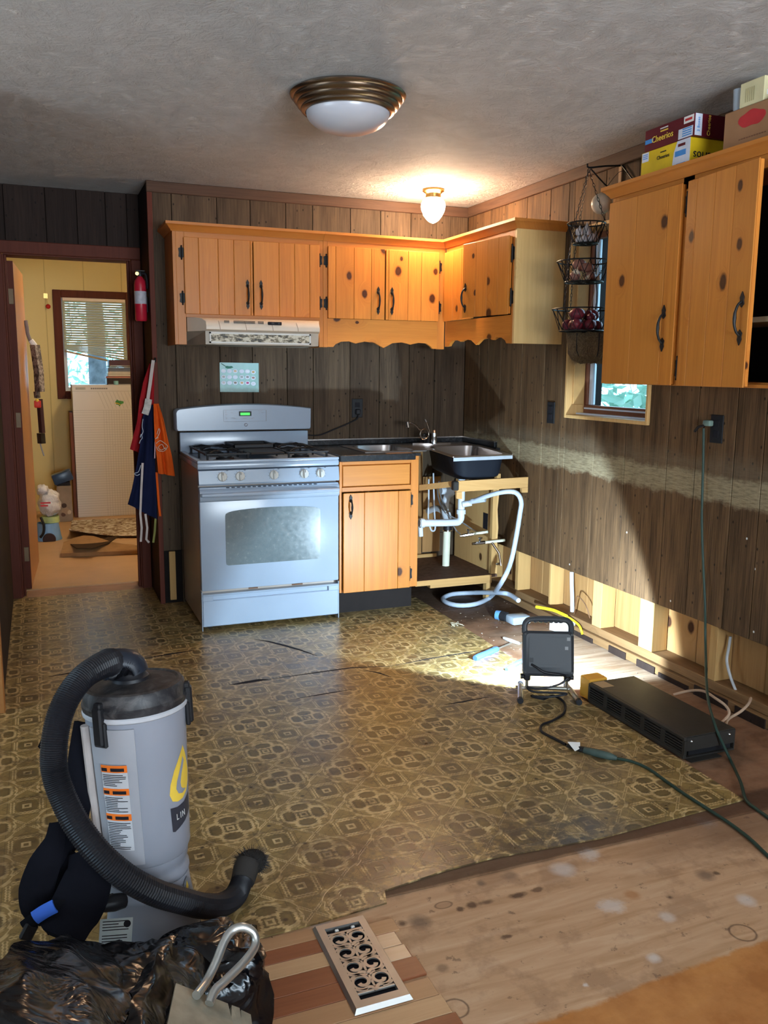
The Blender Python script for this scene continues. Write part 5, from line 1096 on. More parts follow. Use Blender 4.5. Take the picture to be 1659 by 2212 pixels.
hb = simple('blue_handle', (.07, .17, .62), .3)
driver('screwdriver', 'blue handled screwdriver lying on the vinyl edge', 'screwdriver', at(1026, 1422, 'z', .016), at(1104, 1389, 'z', .012), .016, hb, 0)
pr = thing('pliers', 'small blue handled pliers on the floor behind the work lamp', 'pliers', at(1112, 1440, 'z', 0.0).to_tuple())
for dx in (0, 10):
    p_, q_ = at(1094+dx, 1446-dx*.6, 'z', .012), at(1128+dx*.6, 1428-dx*.3, 'z', .012); MB().tube([p_, (p_+q_)/2+Vector((0, 0, .003)), q_], [.009, .0115, .008], 8, 3).build('handle', hb, pr)
MB().tube([at(1128, 1430, 'z', .012), at(1150, 1420, 'z', .010)], [.010, .004], 8).build('jaw', 'tubemetal', pr)
kn = thing('utility_knife', 'white and grey cutter lying where the vinyl ends', 'knife', at(1102, 1384, 'z', 0).to_tuple())
MB().tube([at(1088, 1378, 'z', .010), at(1104, 1384, 'z', .012), at(1122, 1390, 'z', .010)], [.006, .010, .007], 8, 2).build('grip', 'pvc', kn); MB().tube([at(1122, 1390, 'z', .010), at(1135, 1386, 'z', .008)], [.006, .003], 6).build('blade', 'tubemetal', kn)
eb = thing('junction_box', 'pale grey junction box with yellow cable against the wall plate', 'junction box', (-.05, -1.33, 0))
e1 = face((-.085, -1.245, .0008), (.27, -.72, 0), (.72, .27, 0))
bxm = simple('grey_box', (.50, .51, .52), .5); m = MB()
m.box((0, 0, 0), (.13, .05, .006), M=e1).box((0, 0, .006), (.13, .004, .062), M=e1).box((0, .046, .006), (.13, .05, .062), M=e1).box((0, .004, .006), (.004, .046, .062), M=e1).box((.126, .004, .006), (.13, .046, .062), M=e1); m.build('box', bxm, eb)
B('cover', bxm, eb, (.004, .004, .050), (.126, .046, .0535), M=e1); MB().box((.035, .012, .054), (.05, .022, .062), M=e1).build('clamp', 'paper', eb)
yc = simple('yellow_sheath', (.85, .66, .02), .45)
line_thing('yellow_cable', 'bright yellow house cable lying along the wall plate', 'cable', [at(1158, 1311, 'z', .099), at(1175, 1314, 'z', .099), at(1195, 1318, 'z', .10), at(1212, 1325, 'z', .10), at(1224, 1331, 'z', .098)], .0085, yc)
line_thing('yellow_cable_end', 'short yellow cable end drooping over the junction box', 'cable', [at(1226, 1333, 'z', .09), at(1238, 1340, 'z', .075), at(1250, 1350, 'z', .066), at(1256, 1362, 'z', .045), at(1258, 1371, 'z', .02)], .006, yc)
line_thing('white_cable', 'white cable running up inside the open wall cavity', 'cable', [at(1236, 1322, 'x', .06), at(1236, 1290, 'x', .06), at(1235, 1262, 'x', .06), at(1235, 1235, 'x', .06)], .011, 'pvc')
line_thing('bare_wire', 'thin dark wire arching in front of the cavity stud', 'wire', [at(1240, 1330, 'x', .04), at(1244, 1300, 'x', .02), at(1248, 1288, 'x', .01), at(1262, 1302, 'x', .01), at(1270, 1320, 'x', .01), at(1274, 1335, 'x', .02)], .003, simple('dark_wire', (.16, .08, .04), .5))
m = MB(); rg = random.Random(11)
for _ in range(110):
    x, y = rg.uniform(-.5, -.03), rg.uniform(-2.1, -.65); s_ = rg.uniform(.0015, .0045)
    m.box((x, y, .0004), (x+s_*rg.uniform(.5, 2), y+s_, .0004+s_*.4), M=None)
tag(stuff(m.build('floor_debris', simple('plaster_crumb', (.34, .28, .21), .8), None)), 'scattered pale crumbs of plaster and wood on the bare subfloor', 'debris')
def shard(px, py, lab, mat, n=5):
    c = at(px, py, 'z', .005); m = MB(); rg2 = random.Random(px)
    for _ in range(n): m.tube([c+Vector((rg2.uniform(-.05, .05), rg2.uniform(-.03, .03), 0)), c+Vector((rg2.uniform(-.03, .03), rg2.uniform(-.03, .03), .012)), c+Vector((rg2.uniform(-.05, .05), rg2.uniform(-.03, .03), .001))], .002, 5, 3)
    return tag(m.build('twine_scrap', mat, None), lab, 'scrap')
shard(985, 1351, 'tangled scrap of pale wire on the vinyl edge', simple('pale_scrap', (.40, .35, .25), .6))

# ------------------------------------------------------------------ backpack vacuum
vb = Vector((-2.398, -3.085, .005)); vtop = Vector((-2.418, -3.045, .62)); vd = (vtop-vb).normalized()
vc = thing('backpack_vacuum', 'grey and black backpack vacuum standing on the patterned vinyl', 'vacuum cleaner', vb.to_tuple())
va_ = Vector((1, 0, 0)); va_ = (va_-vd*va_.dot(vd)).normalized(); vn_ = vd.cross(va_)
VM = Matrix(((va_.x, vn_.x, vd.x, vb.x), (va_.y, vn_.y, vd.y, vb.y), (va_.z, vn_.z, vd.z, vb.z), (0, 0, 0, 1)))   # local x right, y away, z up the body
m = MB().lathe([(.112, .004), (.114, .012), (.106, .06), (.098, .12), (.095, .155)], n=36, M=VM); m.build('base', 'grey_vac', vc, 50); MB().lathe([(.115, 0), (.115, .0035)], n=36, M=VM).build('base_ring', 'black', vc)
MB().lathe([(.094, .1555), (.098, .162), (.098, .172), (.092, .178), (.092, .190), (.096, .196), (.098, .215)], n=36, M=VM).build('neck', 'grey_vac', vc, 50)
Rt = lambda z: .1045+.0115*(z-.23)/.315
MB().lathe([(.098, .2155), (.1045, .23), (Rt(.30), .30), (Rt(.42), .42), (Rt(.572), .572)], n=40, M=VM).build('tank', 'grey_vac', vc, 50)
MB().lathe([(.117, .5722), (.122, .576), (.123, .583), (.119, .587)], n=40, M=VM).build('rim', simple('pale_rim', (.48, .49, .52), .4), vc)
dusty = NT('dusty_black'); dn = dusty.noise(dusty.map(dusty.obj(), (1, 1, 1)), 22, 5, .65, 1.5); dusty_m = dusty.out(dusty.ramp(dn, (.45, (.014, .014, .017)), (.7, (.07, .065, .065))), .5)
MB().lathe([(.121, .5872), (.123, .601), (.119, .605), (.118, .631), (.114, .637), (.106, .639), (.100, .636), (.092, .638), (.05, .642), (.0, .644)], n=40, M=VM).build('lid', dusty_m, vc, 40)
MB().lathe([(.045, .640), (.043, .650), (.038, .654), (.035, .662)], c=(-.005, .01, 0), n=24, M=VM).build('inlet_collar', 'rubber', vc)
LP = lambda x, y, z: VM @ Vector((x, y, z))
# spine plate and label panel on the near left flank
fl_a = math.radians(228)
def wrap(a0, a1, z0, z1, R, name, mat, th=.0022, n=8, par=None, zs=0):
    m = MB(); r0 = []; r1 = []
    Q = lambda z: R+(Rt(z)-.119)
    m.loops([[LP(Q(z)*math.cos(a0+(a1-a0)*i/n), Q(z)*math.sin(a0+(a1-a0)*i/n), z) for i in range(n+1)] for z in (z0, z1)], closed=False, caps=False)
    m.bm.normal_update(); bmesh.ops.solidify(m.bm, geom=m.bm.faces[:], thickness=th); return m.build(name, mat, par or vc, 50)
rad = math.radians
wrap(rad(206), rad(262), .232, .562, .1245, 'side_panel', simple('pale_side', (.34, .345, .375), .42, var=.03), .004, 8)
MB().tube([LP(-.117, -.03, .56), LP(-.113, -.03, .40), LP(-.108, -.03, .25)], .012, 10).build('spine_rail', simple('beige_rail', (.40, .35, .33), .4), vc)
for a_ in (rad(224), rad(350), rad(100)):
    c_, s_ = math.cos(a_), math.sin(a_); Mz = VM @ Matrix.Rotation(a_, 4, 'Z')
    MB().box((.116, -.013, .525), (.134, .013, .615), .004, M=Mz).box((.114, -.010, .61), (.130, .010, .625), .003, M=Mz).box((.116, -.018, .520), (.127, .018, .58), .003, M=Mz).build('latch', 'black', vc)
lblw = simple('label_stock', (.50, .50, .52), .5, var=.03)
lb_ = wrap(rad(222), rad(252), .272, .480, .1300, 'warning_label', lblw, .0008, 6)
rg = random.Random(5)
for z0, z1 in ((.463, .480), (.408, .424), (.346, .362)): wrap(rad(222), rad(252), z0, z1, .1309, 'orange_bar', 'orange', .0006, 6, lb_)
m = MB()
for z0, z1 in ((.428, .460), (.366, .405), (.276, .343)):
    z = z1-.004
    while z > z0:
        a0 = rad(223+rg.uniform(0, 1)); a1 = rad(rg.uniform(236, 251)); n = 5
        m.loops([[LP((.0122+Rt(zz))*math.cos(a0+(a1-a0)*i/n), (.0122+Rt(zz))*math.sin(a0+(a1-a0)*i/n), zz) for i in range(n+1)] for zz in (z, z+.0017)], closed=False, caps=False); z -= .0042
for z in (.470, .415, .353):
    for a0, a1 in ((223, 230), (234, 249)): m.loops([[LP((.0128+Rt(zz))*math.cos(rad(a0+(a1-a0)*i/4)), (.0128+Rt(zz))*math.sin(rad(a0+(a1-a0)*i/4)), zz) for i in range(5)] for zz in (z-.004, z+.004)], closed=False, caps=False)
m.build('label_text', 'ink', lb_, 0)
# yellow flame-shaped emblem over a dark name plate, wrapped on the far right flank
def decal(poly, name, mat, R, par=None, a_mid=rad(316)):
    'poly in metres: x along the girth, y up'
    m = MB(); vs = []
    xs_ = [p[0] for p in poly]; v = [m.bm.verts.new((p[0], p[1], 0)) for p in poly]; f = m.bm.faces.new(v)
    bmesh.ops.triangulate(m.bm, faces=[f]); bmesh.ops.subdivide_edges(m.bm, edges=m.bm.edges[:], cuts=2, use_grid_fill=True); bmesh.ops.triangulate(m.bm, faces=m.bm.faces[:])
    for v in m.bm.verts: r_ = R if par is None and R < .11 else R-.119+Rt(v.co.y); a_ = a_mid+v.co.x/R; v.co = LP(r_*math.cos(a_), r_*math.sin(a_), v.co.y)
    return m.build(name, mat, par or vc, 50)
drop = [(.022, .484), (.002, .460), (-.018, .434), (-.032, .404), (-.036, .380), (-.028, .362), (-.010, .355), (.012, .356), (.034, .366), (.050, .385), (.054, .410), (.044, .44), (.030, .47)]
inner = [(.018, .458), (.004, .432), (-.010, .406), (-.014, .388), (-.006, .374), (.010, .369), (.030, .374), (.014, .379), (.006, .386), (.004, .398), (.010, .418), (.024, .446)]
decal(drop, 'emblem', 'yellow', .1197); decal(inner, 'emblem_gap', 'grey_vac', .1203)
plate = [(-.036, .347), (-.012, .343), (.018, .345), (.050, .358), (.056, .312), (.02, .296), (-.024, .284), (-.032, .287)]
decal(plate, 'name_plate', simple('plate_ink', (.035, .037, .05), .4), .1197)
for i, chx in enumerate('LIN'):
    a_ = rad(316)+(-.014+.0125*i)/.1205; Mt = VM @ Matrix.Rotation(a_, 4, 'Z') @ face((Rt(.318)+.0016, 0, .318), (0, 1, 0), (0, 0, 1)); text(chx, .021, Mt, 'paper', vc, 'lettering', .0003, .8)
decal([(-.018, .125), (-.010, .145), (.002, .150), (.014, .143), (.016, .12), (.008, .103), (-.006, .10), (-.016, .108)], 'small_badge', simple('badge_grey', (.20, .21, .24), .4), .0995, a_mid=rad(325)); decal([(-.007, .124), (0, .142), (.007, .124), (0, .106)], 'badge_flame', 'yellow', .1002, a_mid=rad(325))
# hose with a fuzzy brush end
vh = lambda px, py, y: at(px, py, 'y', y)
hpt = [LP(.0, .01, .658), LP(-.012, .010, .676), LP(-.045, .008, .684), vh(232, 1432, -3.06), vh(185, 1458, -3.10), vh(150, 1500, -3.13), vh(128, 1550, -3.15), vh(117, 1610, -3.17), vh(118, 1665, -3.18), vh(135, 1720, -3.20), vh(168, 1785, -3.23), vh(215, 1845, -3.26), vh(270, 1893, -3.275), vh(330, 1926, -3.27), vh(390, 1945, -3.24), vh(440, 1957, -3.19), vh(480, 1954, -3.13), vh(508, 1935, -3.07), vh(522, 1905, -3.03), vh(528, 1888, -3.01)]
hs = MB().tube(hpt, [.035]*3+[.031]+[.0275]*16, 14, 26, rib=.07).build('hose', 'rubber', vc, 20)
MB().tube([LP(.002, .01, .658), LP(-.006, .010, .678), LP(-.040, .008, .688), LP(-.075, .0, .680)], [.036, .036, .034, .031], 14, 4).build('elbow', simple('elbow_blue_black', (.016, .02, .03), .4), vc)
MB().tube([vh(524, 1905, -3.03), vh(531, 1878, -3.0), vh(536, 1862, -2.985)], [.031, .034, .032], 14).build('cuff', simple('dusty_cuff', (.035, .032, .03), .7), vc)
bru = thing('dusting_brush', 'fuzzy black dusting brush on the end of the vacuum hose', 'brush', at(545, 1872, 'z', .0055).to_tuple())
bc_ = vh(543, 1862, -2.975)
MB().ball(bc_, (.042, .035, .033), 14).build('head', simple('dusty_head', (.022, .02, .019), .9, bump=.8), bru)
m = MB(); rg = random.Random(3)
for _ in range(420):
    d = Vector((rg.gauss(0, 1), rg.gauss(0, 1), rg.gauss(0, 1))).normalized(); p_ = bc_+Vector((d.x*.04, d.y*.034, d.z*.032)); e = d.orthogonal().normalized()*.0009
    q_ = p_+d*rg.uniform(.008, .020)+Vector((rg.gauss(0, .004), rg.gauss(0, .004), rg.gauss(0, .004)))
    if q_.z < .007: continue
    m.bm.faces.new([m.bm.verts.new(t_) for t_ in (p_-e, p_+e, q_)])
stuff(m.build('bristles', simple('dust_fuzz', (.05, .045, .042), .9), bru, 0))
# harness straps, waist belt, switch and tag
web = simple('black_webbing', (.006, .006, .008), .9, bump=.6, spec=.05); pad = simple('black_pad', (.006, .006, .009), .9, bump=.5, spec=.05)
def strap(pts, w, name, mat, th=.004, up_=(0, 0, 1)):
    P_ = [Vector(p) for p in pts]; Q = []
    for i in range(len(P_)-1):
        g = lambda k: P_[max(0, min(len(P_)-1, k))]
        for j in range(5):
            t = j/5; p0, p1, p2, p3 = g(i-1), g(i), g(i+1), g(i+2); Q.append(.5*((2*p1)+(p2-p0)*t+(2*p0-5*p1+4*p2-p3)*t*t+(3*p1-p0-3*p2+p3)*t**3))
    Q.append(P_[-1]); m = MB(); rows_ = []
    bend = .35
    ww = w if isinstance(w, (list, tuple)) else None
    for i, q in enumerate(Q):
        d = (Q[min(len(Q)-1, i+1)]-Q[max(0, i-1)]).normalized(); s_ = d.cross(fw).normalized()
        k = (ww[min(len(ww)-1, int(i/5))]*(1-(i % 5)/5)+ww[min(len(ww)-1, int(i/5)+1)]*((i % 5)/5)) if ww else w
        rows_.append([q-s_*k+fw*k*bend, q-s_*k*.6+fw*k*bend*.25, q, q+s_*k*.6+fw*k*bend*.25, q+s_*k+fw*k*bend])
    m.loops(rows_, closed=False, caps=False); m.bm.normal_update(); bmesh.ops.solidify(m.bm, geom=m.bm.faces[:], thickness=th); return m.build(name, mat, vc, 50)
strap([vh(185, 1560, -3.03), vh(175, 1640, -3.05), vh(172, 1720, -3.08), vh(160, 1790, -3.10), vh(130, 1850, -3.12), vh(90, 1900, -3.14)], [.02, .024, .024, .02, .016, .018], 'back_harness', pad, .012)
strap([vh(125, 1780, -3.10), vh(118, 1820, -3.13), vh(95, 1870, -3.15), vh(78, 1925, -3.16), vh(82, 1965, -3.17), vh(110, 1950, -3.17), vh(150, 1910, -3.16), vh(180, 1850, -3.14)], [.012, .018, .03, .034, .03, .03, .034, .03], 'shoulder_strap', pad, .012)
strap([vh(185, 1840, -3.16), vh(190, 1890, -3.20), vh(175, 1940, -3.22), vh(150, 1990, -3.24), vh(130, 2030, -3.27)], [.03, .045, .05, .05, .045], 'waist_pad', pad, .016)
strap([vh(52, 2002, -3.20), vh(75, 1985, -3.22), vh(110, 1962, -3.23), vh(150, 1950, -3.22), vh(200, 1947, -3.20), vh(240, 1935, -3.16)], [.012, .012, .012, .007, .006, .006], 'waist_belt', web, .004)
strap([vh(74, 1984, -3.235), vh(95, 1970, -3.24), vh(118, 1958, -3.245)], .013, 'blue_strap_cover', simple('blue_tape', (.04, .12, .50), .6), .004)
MB().box((-.014, -.008, -.02), (.014, .008, .02), .004, M=Matrix.Translation(vh(62, 2012, -3.21)) @ Matrix.Rotation(.5, 4, 'Y')).build('buckle', 'black', vc)
strap([vh(92, 1618, -3.09), vh(100, 1600, -3.09), vh(108, 1585, -3.09)], .010, 'strap_end', web, .004)
strap([vh(225, 1905, -3.19), vh(222, 1925, -3.20), vh(210, 1945, -3.20)], .003, 'tan_cord', simple('tan_lace', (.25, .18, .11), .7), .003)
MB().tube([vh(215, 1960, -3.21), vh(245, 1950, -3.20), vh(268, 1945, -3.19)], [.012, .020, .017], 12, 2).build('power_switch', 'black', vc)
tgm = Matrix.Translation(vh(250, 2018, -3.215)) @ face((0, 0, 0), (1, -.12, -.09), (.1, .25, 1)); tg = MB().box((-.036, -.035, 0), (.036, .035, .0012), M=tgm).build('paper_tag', simple('tag_blue_white', (.52, .58, .58), .6), vc, lab='pale printed paper tag')
m = MB()
for k in range(9):
    if k == 4: continue
    m.box((-.030, .028-k*.0062, .0013), (rg.uniform(.005, .028), .0300-k*.0062, .0016), M=tgm)
m.build('tag_print', 'ink', tg, 0); MB().box((-.036, -.035, .0013), (.036, -.026, .0018), M=tgm).build('tag_orange', 'orange', tg); MB().lathe([(.008, .0013), (.008, .0019)], c=(.024, .022, 0), n=18, M=tgm).build('tag_seal', 'ink', tg)

# ------------------------------------------------------------------ black bag and bent metal handle nearest the camera
bagm = NT('black_poly'); bn = bagm.noise(bagm.obj(), 9, 5, .7, 1.0); bagm.bump(bagm.noise(bagm.obj(), 8, 2, .45, 3.0), .3, .03)
bag_mat = bagm.out(bagm.ramp(bn, (.4, (.002, .002, .003)), (.75, (.005, .0045, .005))), bagm.ramp(bn, (.35, .16), (.7, .32)), Specular_IOR_Level=.4)
def lump(c, r, seed, fold, n=56, flat=.5):
    m = MB(); vs = bmesh.ops.create_uvsphere(m.bm, u_segments=n, v_segments=n//2, radius=1)['verts']
    for v in vs:
        d = v.co.copy(); s_ = Vector([math.copysign(abs(k)**flat, k) for k in d])
        a1 = mnoise.noise(d*2.1+Vector((seed, 0, 0))); a2 = mnoise.noise(Vector((d.x*5, d.y*5, d.z*2))+Vector((seed*2, 3, 0))); a3 = abs(mnoise.noise(d*4+Vector((0, seed, 7))))
        k = 1+fold*(.9*a1-.9*abs(a2)+.25*a3)
        v.co = Vector((c[0]+s_.x*r[0]*k, c[1]+s_.y*r[1]*k, c[2]+s_.z*r[2]*k)); v.co.z = max(v.co.z, .0062)
    return m
bg_ = thing('trash_bag', 'crumpled black plastic bag in front of the vacuum', 'bag', (-2.55, -3.62, .005))
lump((-2.66, -3.60, .11), (.30, .19, .155), 3.1, .16).build('sack', bag_mat, bg_, 60)
lump((-2.325, -3.42, .07), (.135, .10, .11), 8.7, .22, 40).build('side_fold', bag_mat, bg_, 60)
def flap(pts, name):
    P_ = [[Vector(p) for p in row] for row in pts]
    nu, nv = len(P_)-1, len(P_[0])-1
    def f(u, v):
        i, j = min(int(u*nu), nu-1), min(int(v*nv), nv-1); a_, b_ = u*nu-i, v*nv-j
        p = (P_[i][j]*(1-a_)+P_[i+1][j]*a_)*(1-b_)+(P_[i][j+1]*(1-a_)+P_[i+1][j+1]*a_)*b_
        return p+Vector((mnoise.noise(p*14), mnoise.noise(p*14+Vector((9, 0, 0))), mnoise.noise(p*14+Vector((0, 9, 0)))))*.014
    return MB().sheet(f, 26, 22, .002).build(name, bag_mat, bg_, 60)
b_at = lambda px, py, y: at(px, py, 'y', y)
flap([[b_at(-60, 2105, -3.75), b_at(40, 2040, -3.55), b_at(150, 2020, -3.45), b_at(250, 2045, -3.42)], [b_at(-60, 2190, -3.85), b_at(50, 2110, -3.78), b_at(170, 2090, -3.66), b_at(290, 2090, -3.52)], [b_at(-40, 2330, -3.95), b_at(60, 2260, -3.92), b_at(200, 2240, -3.88), b_at(300, 2190, -3.7)]], 'top_flap')
flap([[b_at(250, 2045, -3.42), b_at(310, 2030, -3.40), b_at(390, 2020, -3.37), b_at(452, 2040, -3.36)], [b_at(290, 2100, -3.55), b_at(345, 2075, -3.54), b_at(420, 2075, -3.47), b_at(520, 2075, -3.40)], [b_at(270, 2200, -3.75), b_at(345, 2135, -3.66), b_at(440, 2150, -3.58), b_at(545, 2110, -3.46)]], 'rear_flap')
flap([[b_at(345, 2050, -3.62), b_at(365, 2080, -3.62), b_at(374, 2130, -3.64), b_at(372, 2180, -3.68)], [b_at(320, 2110, -3.68), b_at(335, 2130, -3.70), b_at(345, 2170, -3.72), b_at(350, 2215, -3.76)], [b_at(260, 2215, -3.8), b_at(290, 2230, -3.82), b_at(310, 2260, -3.85), b_at(330, 2300, -3.88)]], 'front_flap')
hk = thing('bent_tube_handle', 'bent steel tube handle bolted to a scuffed beige metal plate', 'handle frame', b_at(470, 2180, -3.70).to_tuple()[:2]+(.04,))
tp_ = [b_at(424, 2150, -3.735), b_at(446, 2120, -3.70), b_at(468, 2075, -3.67), b_at(484, 2035, -3.645), b_at(502, 2010, -3.63), b_at(525, 2003, -3.63), b_at(547, 2015, -3.635), b_at(551, 2042, -3.65), b_at(530, 2075, -3.68), b_at(485, 2120, -3.715), b_at(464, 2140, -3.73), b_at(452, 2168, -3.75)]
MB().tube(tp_, .0082, 12, 6).build('tube', 'tubemetal', hk)
pm = simple('beige_plate', (.27, .24, .18), .5, .2, var=.25, sc=22)
c4 = [b_at(378, 2128, -3.70), b_at(490, 2172, -3.72), b_at(520, 2290, -3.86), b_at(350, 2260, -3.86)]
nn = (c4[1]-c4[0]).cross(c4[3]-c4[0]).normalized()*.004
m = MB(); m.loops([c4, [p-nn for p in c4]]); m.build('plate', pm, hk); MB().tube([b_at(428, 2215, -3.77), b_at(432, 2190, -3.75), b_at(438, 2182, -3.745), b_at(444, 2190, -3.75)], .0065, 10, 3).build('bolt_rod', 'tubemetal', hk)
c5 = [b_at(495, 2182, -3.715), b_at(512, 2188, -3.715), b_at(520, 2250, -3.78), b_at(492, 2250, -3.78)]; m = MB(); m.loops([c5, [p-nn*2.5 for p in c5]]); m.build('plate_flange', pm, hk); c6 = [b_at(515, 2192, -3.71), b_at(536, 2202, -3.71), b_at(545, 2270, -3.78), b_at(515, 2260, -3.78)]; m = MB(); m.loops([c6, [p-nn*2.5 for p in c6]]); m.build('plate_flange', pm, hk)

# ------------------------------------------------------------------ ceiling lights
cl = thing('ceiling_light', 'large domed ceiling light with stepped nickel ring, unlit', 'ceiling light', (-1.462, -1.862, H-.11))
lc = (-1.462, -1.862, 0)
MB().lathe([(.185, H-.0005), (.212, H-.003), (.218, H-.010), (.213, H-.018), (.203, H-.021), (.205, H-.028), (.199, H-.036), (.190, H-.039), (.192, H-.046), (.185, H-.054), (.176, H-.057), (.177, H-.063), (.170, H-.070), (.160, H-.072), (.158, H-.066), (.0, H-.060)], lc, 56).build('ring', 'nickel', cl, 45)
dome = [(.1575, H-.067)]+[(.157*math.cos(math.radians(a_)), H-.068-.076*math.sin(math.radians(a_))) for a_ in range(6, 91, 7)]
MB().lathe(dome, lc, 48).build('glass_dome', simple('opal_glass', (.44, .45, .50), .28, var=.01), cl, 60)
pl_ = thing('ceiling_light', 'small lit acorn globe on a brass collar near the corner', 'ceiling light', (-.445, -.43, H-.19))
pc = (-.445, -.43, 0)
MB().lathe([(.062, H-.0005), (.063, H-.012), (.052, H-.020), (.044, H-.026), (.043, H-.044), (.047, H-.046), (.047, H-.050), (.0, H-.050)], pc, 28).build('collar', 'brass', pl_)
glb = NT('lit_globe').out((1, .9, .75), .3, Emission_Color=(1.0, .69, .43), Emission_Strength=160)
gpf = [(.040, H-.0505), (.056, H-.058), (.066, H-.075), (.068, H-.095), (.064, H-.118), (.052, H-.145), (.034, H-.168), (.018, H-.180), (.0, H-.187)]
m = MB(); m.lathe(gpf, pc, 32)
for v in m.bm.verts:
    dx, dy = v.co.x-pc[0], v.co.y-pc[1]; a_ = math.atan2(dy, dx); k = 1+.025*math.sin(a_*10+v.co.z*90)
    v.co.x = pc[0]+dx*k; v.co.y = pc[1]+dy*k
m.build('globe', glb, pl_, 60)
# lamp added out of sight above the door head to brighten the utility room
ul = thing('ceiling_light', 'unseen lamp added to brighten the yellow utility room', 'ceiling light', (-2.1, 1.9, H-.1))
MB().lathe([(.09, H-.001), (.10, H-.02), (.0, H-.02)], (-1.7, 1.6, 0), 20).build('base', 'brass', ul)
MB().lathe([(.085, H-.021), (.095, H-.05), (.06, H-.09), (.0, H-.10)], (-1.7, 1.6, 0), 20).build('globe', NT('fill_globe').out((1, .9, .75), .3, Emission_Color=(1.0, .80, .56), Emission_Strength=150), ul)

# ------------------------------------------------------------------ outlets, wall card
def outlet(label, c, axis):
    t = thing('wall_outlet', label, 'outlet', c); x, y, z = c
    pm_ = lambda a0, a1, z0, z1, d0, d1: ((x+a0, y-d1, z+z0), (x+a1, y-d0, z+z1)) if axis == 'y' else ((x-d1, y+a0, z+z0), (x-d0, y+a1, z+z1))
    B('cover_plate', 'black', t, *pm_(-.036, .036, -.058, .058, .0005, .006), bev=.002)
    for s_ in (-1, 1):
        B('receptacle', 'ink', t, *pm_(-.016, .016, s_*.021-.014, s_*.021+.014, .0061, .0085), bev=.003)
    return t
outlet('black outlet above the counter with the range cord plugged in', (-.746, 0, 1.147), 'y')
outlet('black outlet beside the pine window frame', (0, -1.048, 1.162), 'x')
oc = outlet('black outlet under the large wall cabinet with a green plug', (0, -2.297, 1.155), 'x')
pgq = thing('cord_plug', 'green plug with splayed prongs in the outlet under the cabinet', 'plug', (-.02, -2.27, 1.175))
MB().box((-.035, -2.285, 1.165), (-.009, -2.245, 1.19), .006, 2).build('body', simple('dusty_green', (.14, .20, .17), .5, var=.3), pgq); MB().tube([(-.03, -2.255, 1.168), (-.035, -2.225, 1.16), (-.030, -2.20, 1.14)], .006, 8).build('cord_neck', 'rubber', pgq)
pcw = thing('plug', 'black plug of the range cord in the counter outlet', 'plug', (-.746, -.02, 1.11)); MB().box((-.762, -.030, 1.108), (-.732, -.0095, 1.142), .005).build('body', 'rubber', pcw)
cardm = NT('card_print'); cv = cardm.obj(); cx_, cy_, cz_ = cardm.sep(cv); n_ = cardm.noise(cv, 14, 4)
cardm_c = cardm.ramp(cardm.add(cardm.mul(cz_, 2.2), cardm.mul(n_, .5)), (.2, (.12, .24, .22)), (.45, (.22, .42, .40)), (.75, (.30, .52, .53)))
wc_ = thing('wall_card', 'teal food picture card with rows of white bowls above the range', 'card', (-1.4855, -.001, 1.2475))
tiltM = Matrix.Translation((-1.4855, -.003, 1.333)) @ Matrix.Rotation(.006, 4, 'Y')
B('sheet', cardm.out(cardm_c, .35), wc_, (-.116, -.0015, -.0855), (.116, .0015, .0855), .0005, M=tiltM)
rgb = [(.62, .64, .66), (.60, .62, .70), (.55, .40, .25), (.62, .65, .75), (.66, .70, .75), (.45, .30, .12), (.35, .36, .32), (.60, .62, .70), (.60, .64, .72), (.30, .35, .33), (.22, .20, .20), (.30, .18, .15), (.55, .50, .48), (.6, .62, .72), (.20, .16, .12), (.48, .30, .14), (.33, .04, .14), (.55, .55, .6)]
m = MB(); foods = []
for r in range(3):
    for c in range(6):
        x = -.094+c*.0345+(.004 if c > 2 else 0); z = .036-r*.034-(.004 if c == 5 else 0)
        MB().lathe([(.0150, .0002), (.0145, .0012), (.0, .0013)], n=16, M=tiltM @ Matrix.Translation((x, -.0016, z)) @ Matrix.Rotation(R90, 4, 'X') @ Matrix.Diagonal((1, .8, 1, 1))).build('bowl_print', 'pale_print', wc_)
        k = r*6+c
        MB().lathe([(.0088, .0014), (.0, .0017)], n=12, M=tiltM @ Matrix.Translation((x, -.0016, z+.001)) @ Matrix.Rotation(R90, 4, 'X') @ Matrix.Diagonal((1, .7, 1, 1))).build('food_print', simple('food%d' % k, rgb[k], .5, var=.3), wc_)
m = MB().tube([(-.108, -.002, .080), (-.085, -.002, .066), (-.078, -.002, .062)], .0018, 6); bmesh.ops.transform(m.bm, matrix=tiltM, verts=m.bm.verts[:]); m.build('stem_print', simple('dark_leaf_print', (.02, .09, .06), .6), wc_)
m = MB().prism([(-.085, .055), (-.075, .067), (-.06, .064), (-.045, .066), (-.035, .058), (-.05, .052), (-.07, .050)], 'y', -.0022, -.0016, M=tiltM); m.build('leaf_print', simple('leaf_print2', (.06, .20, .15), .6), wc_)

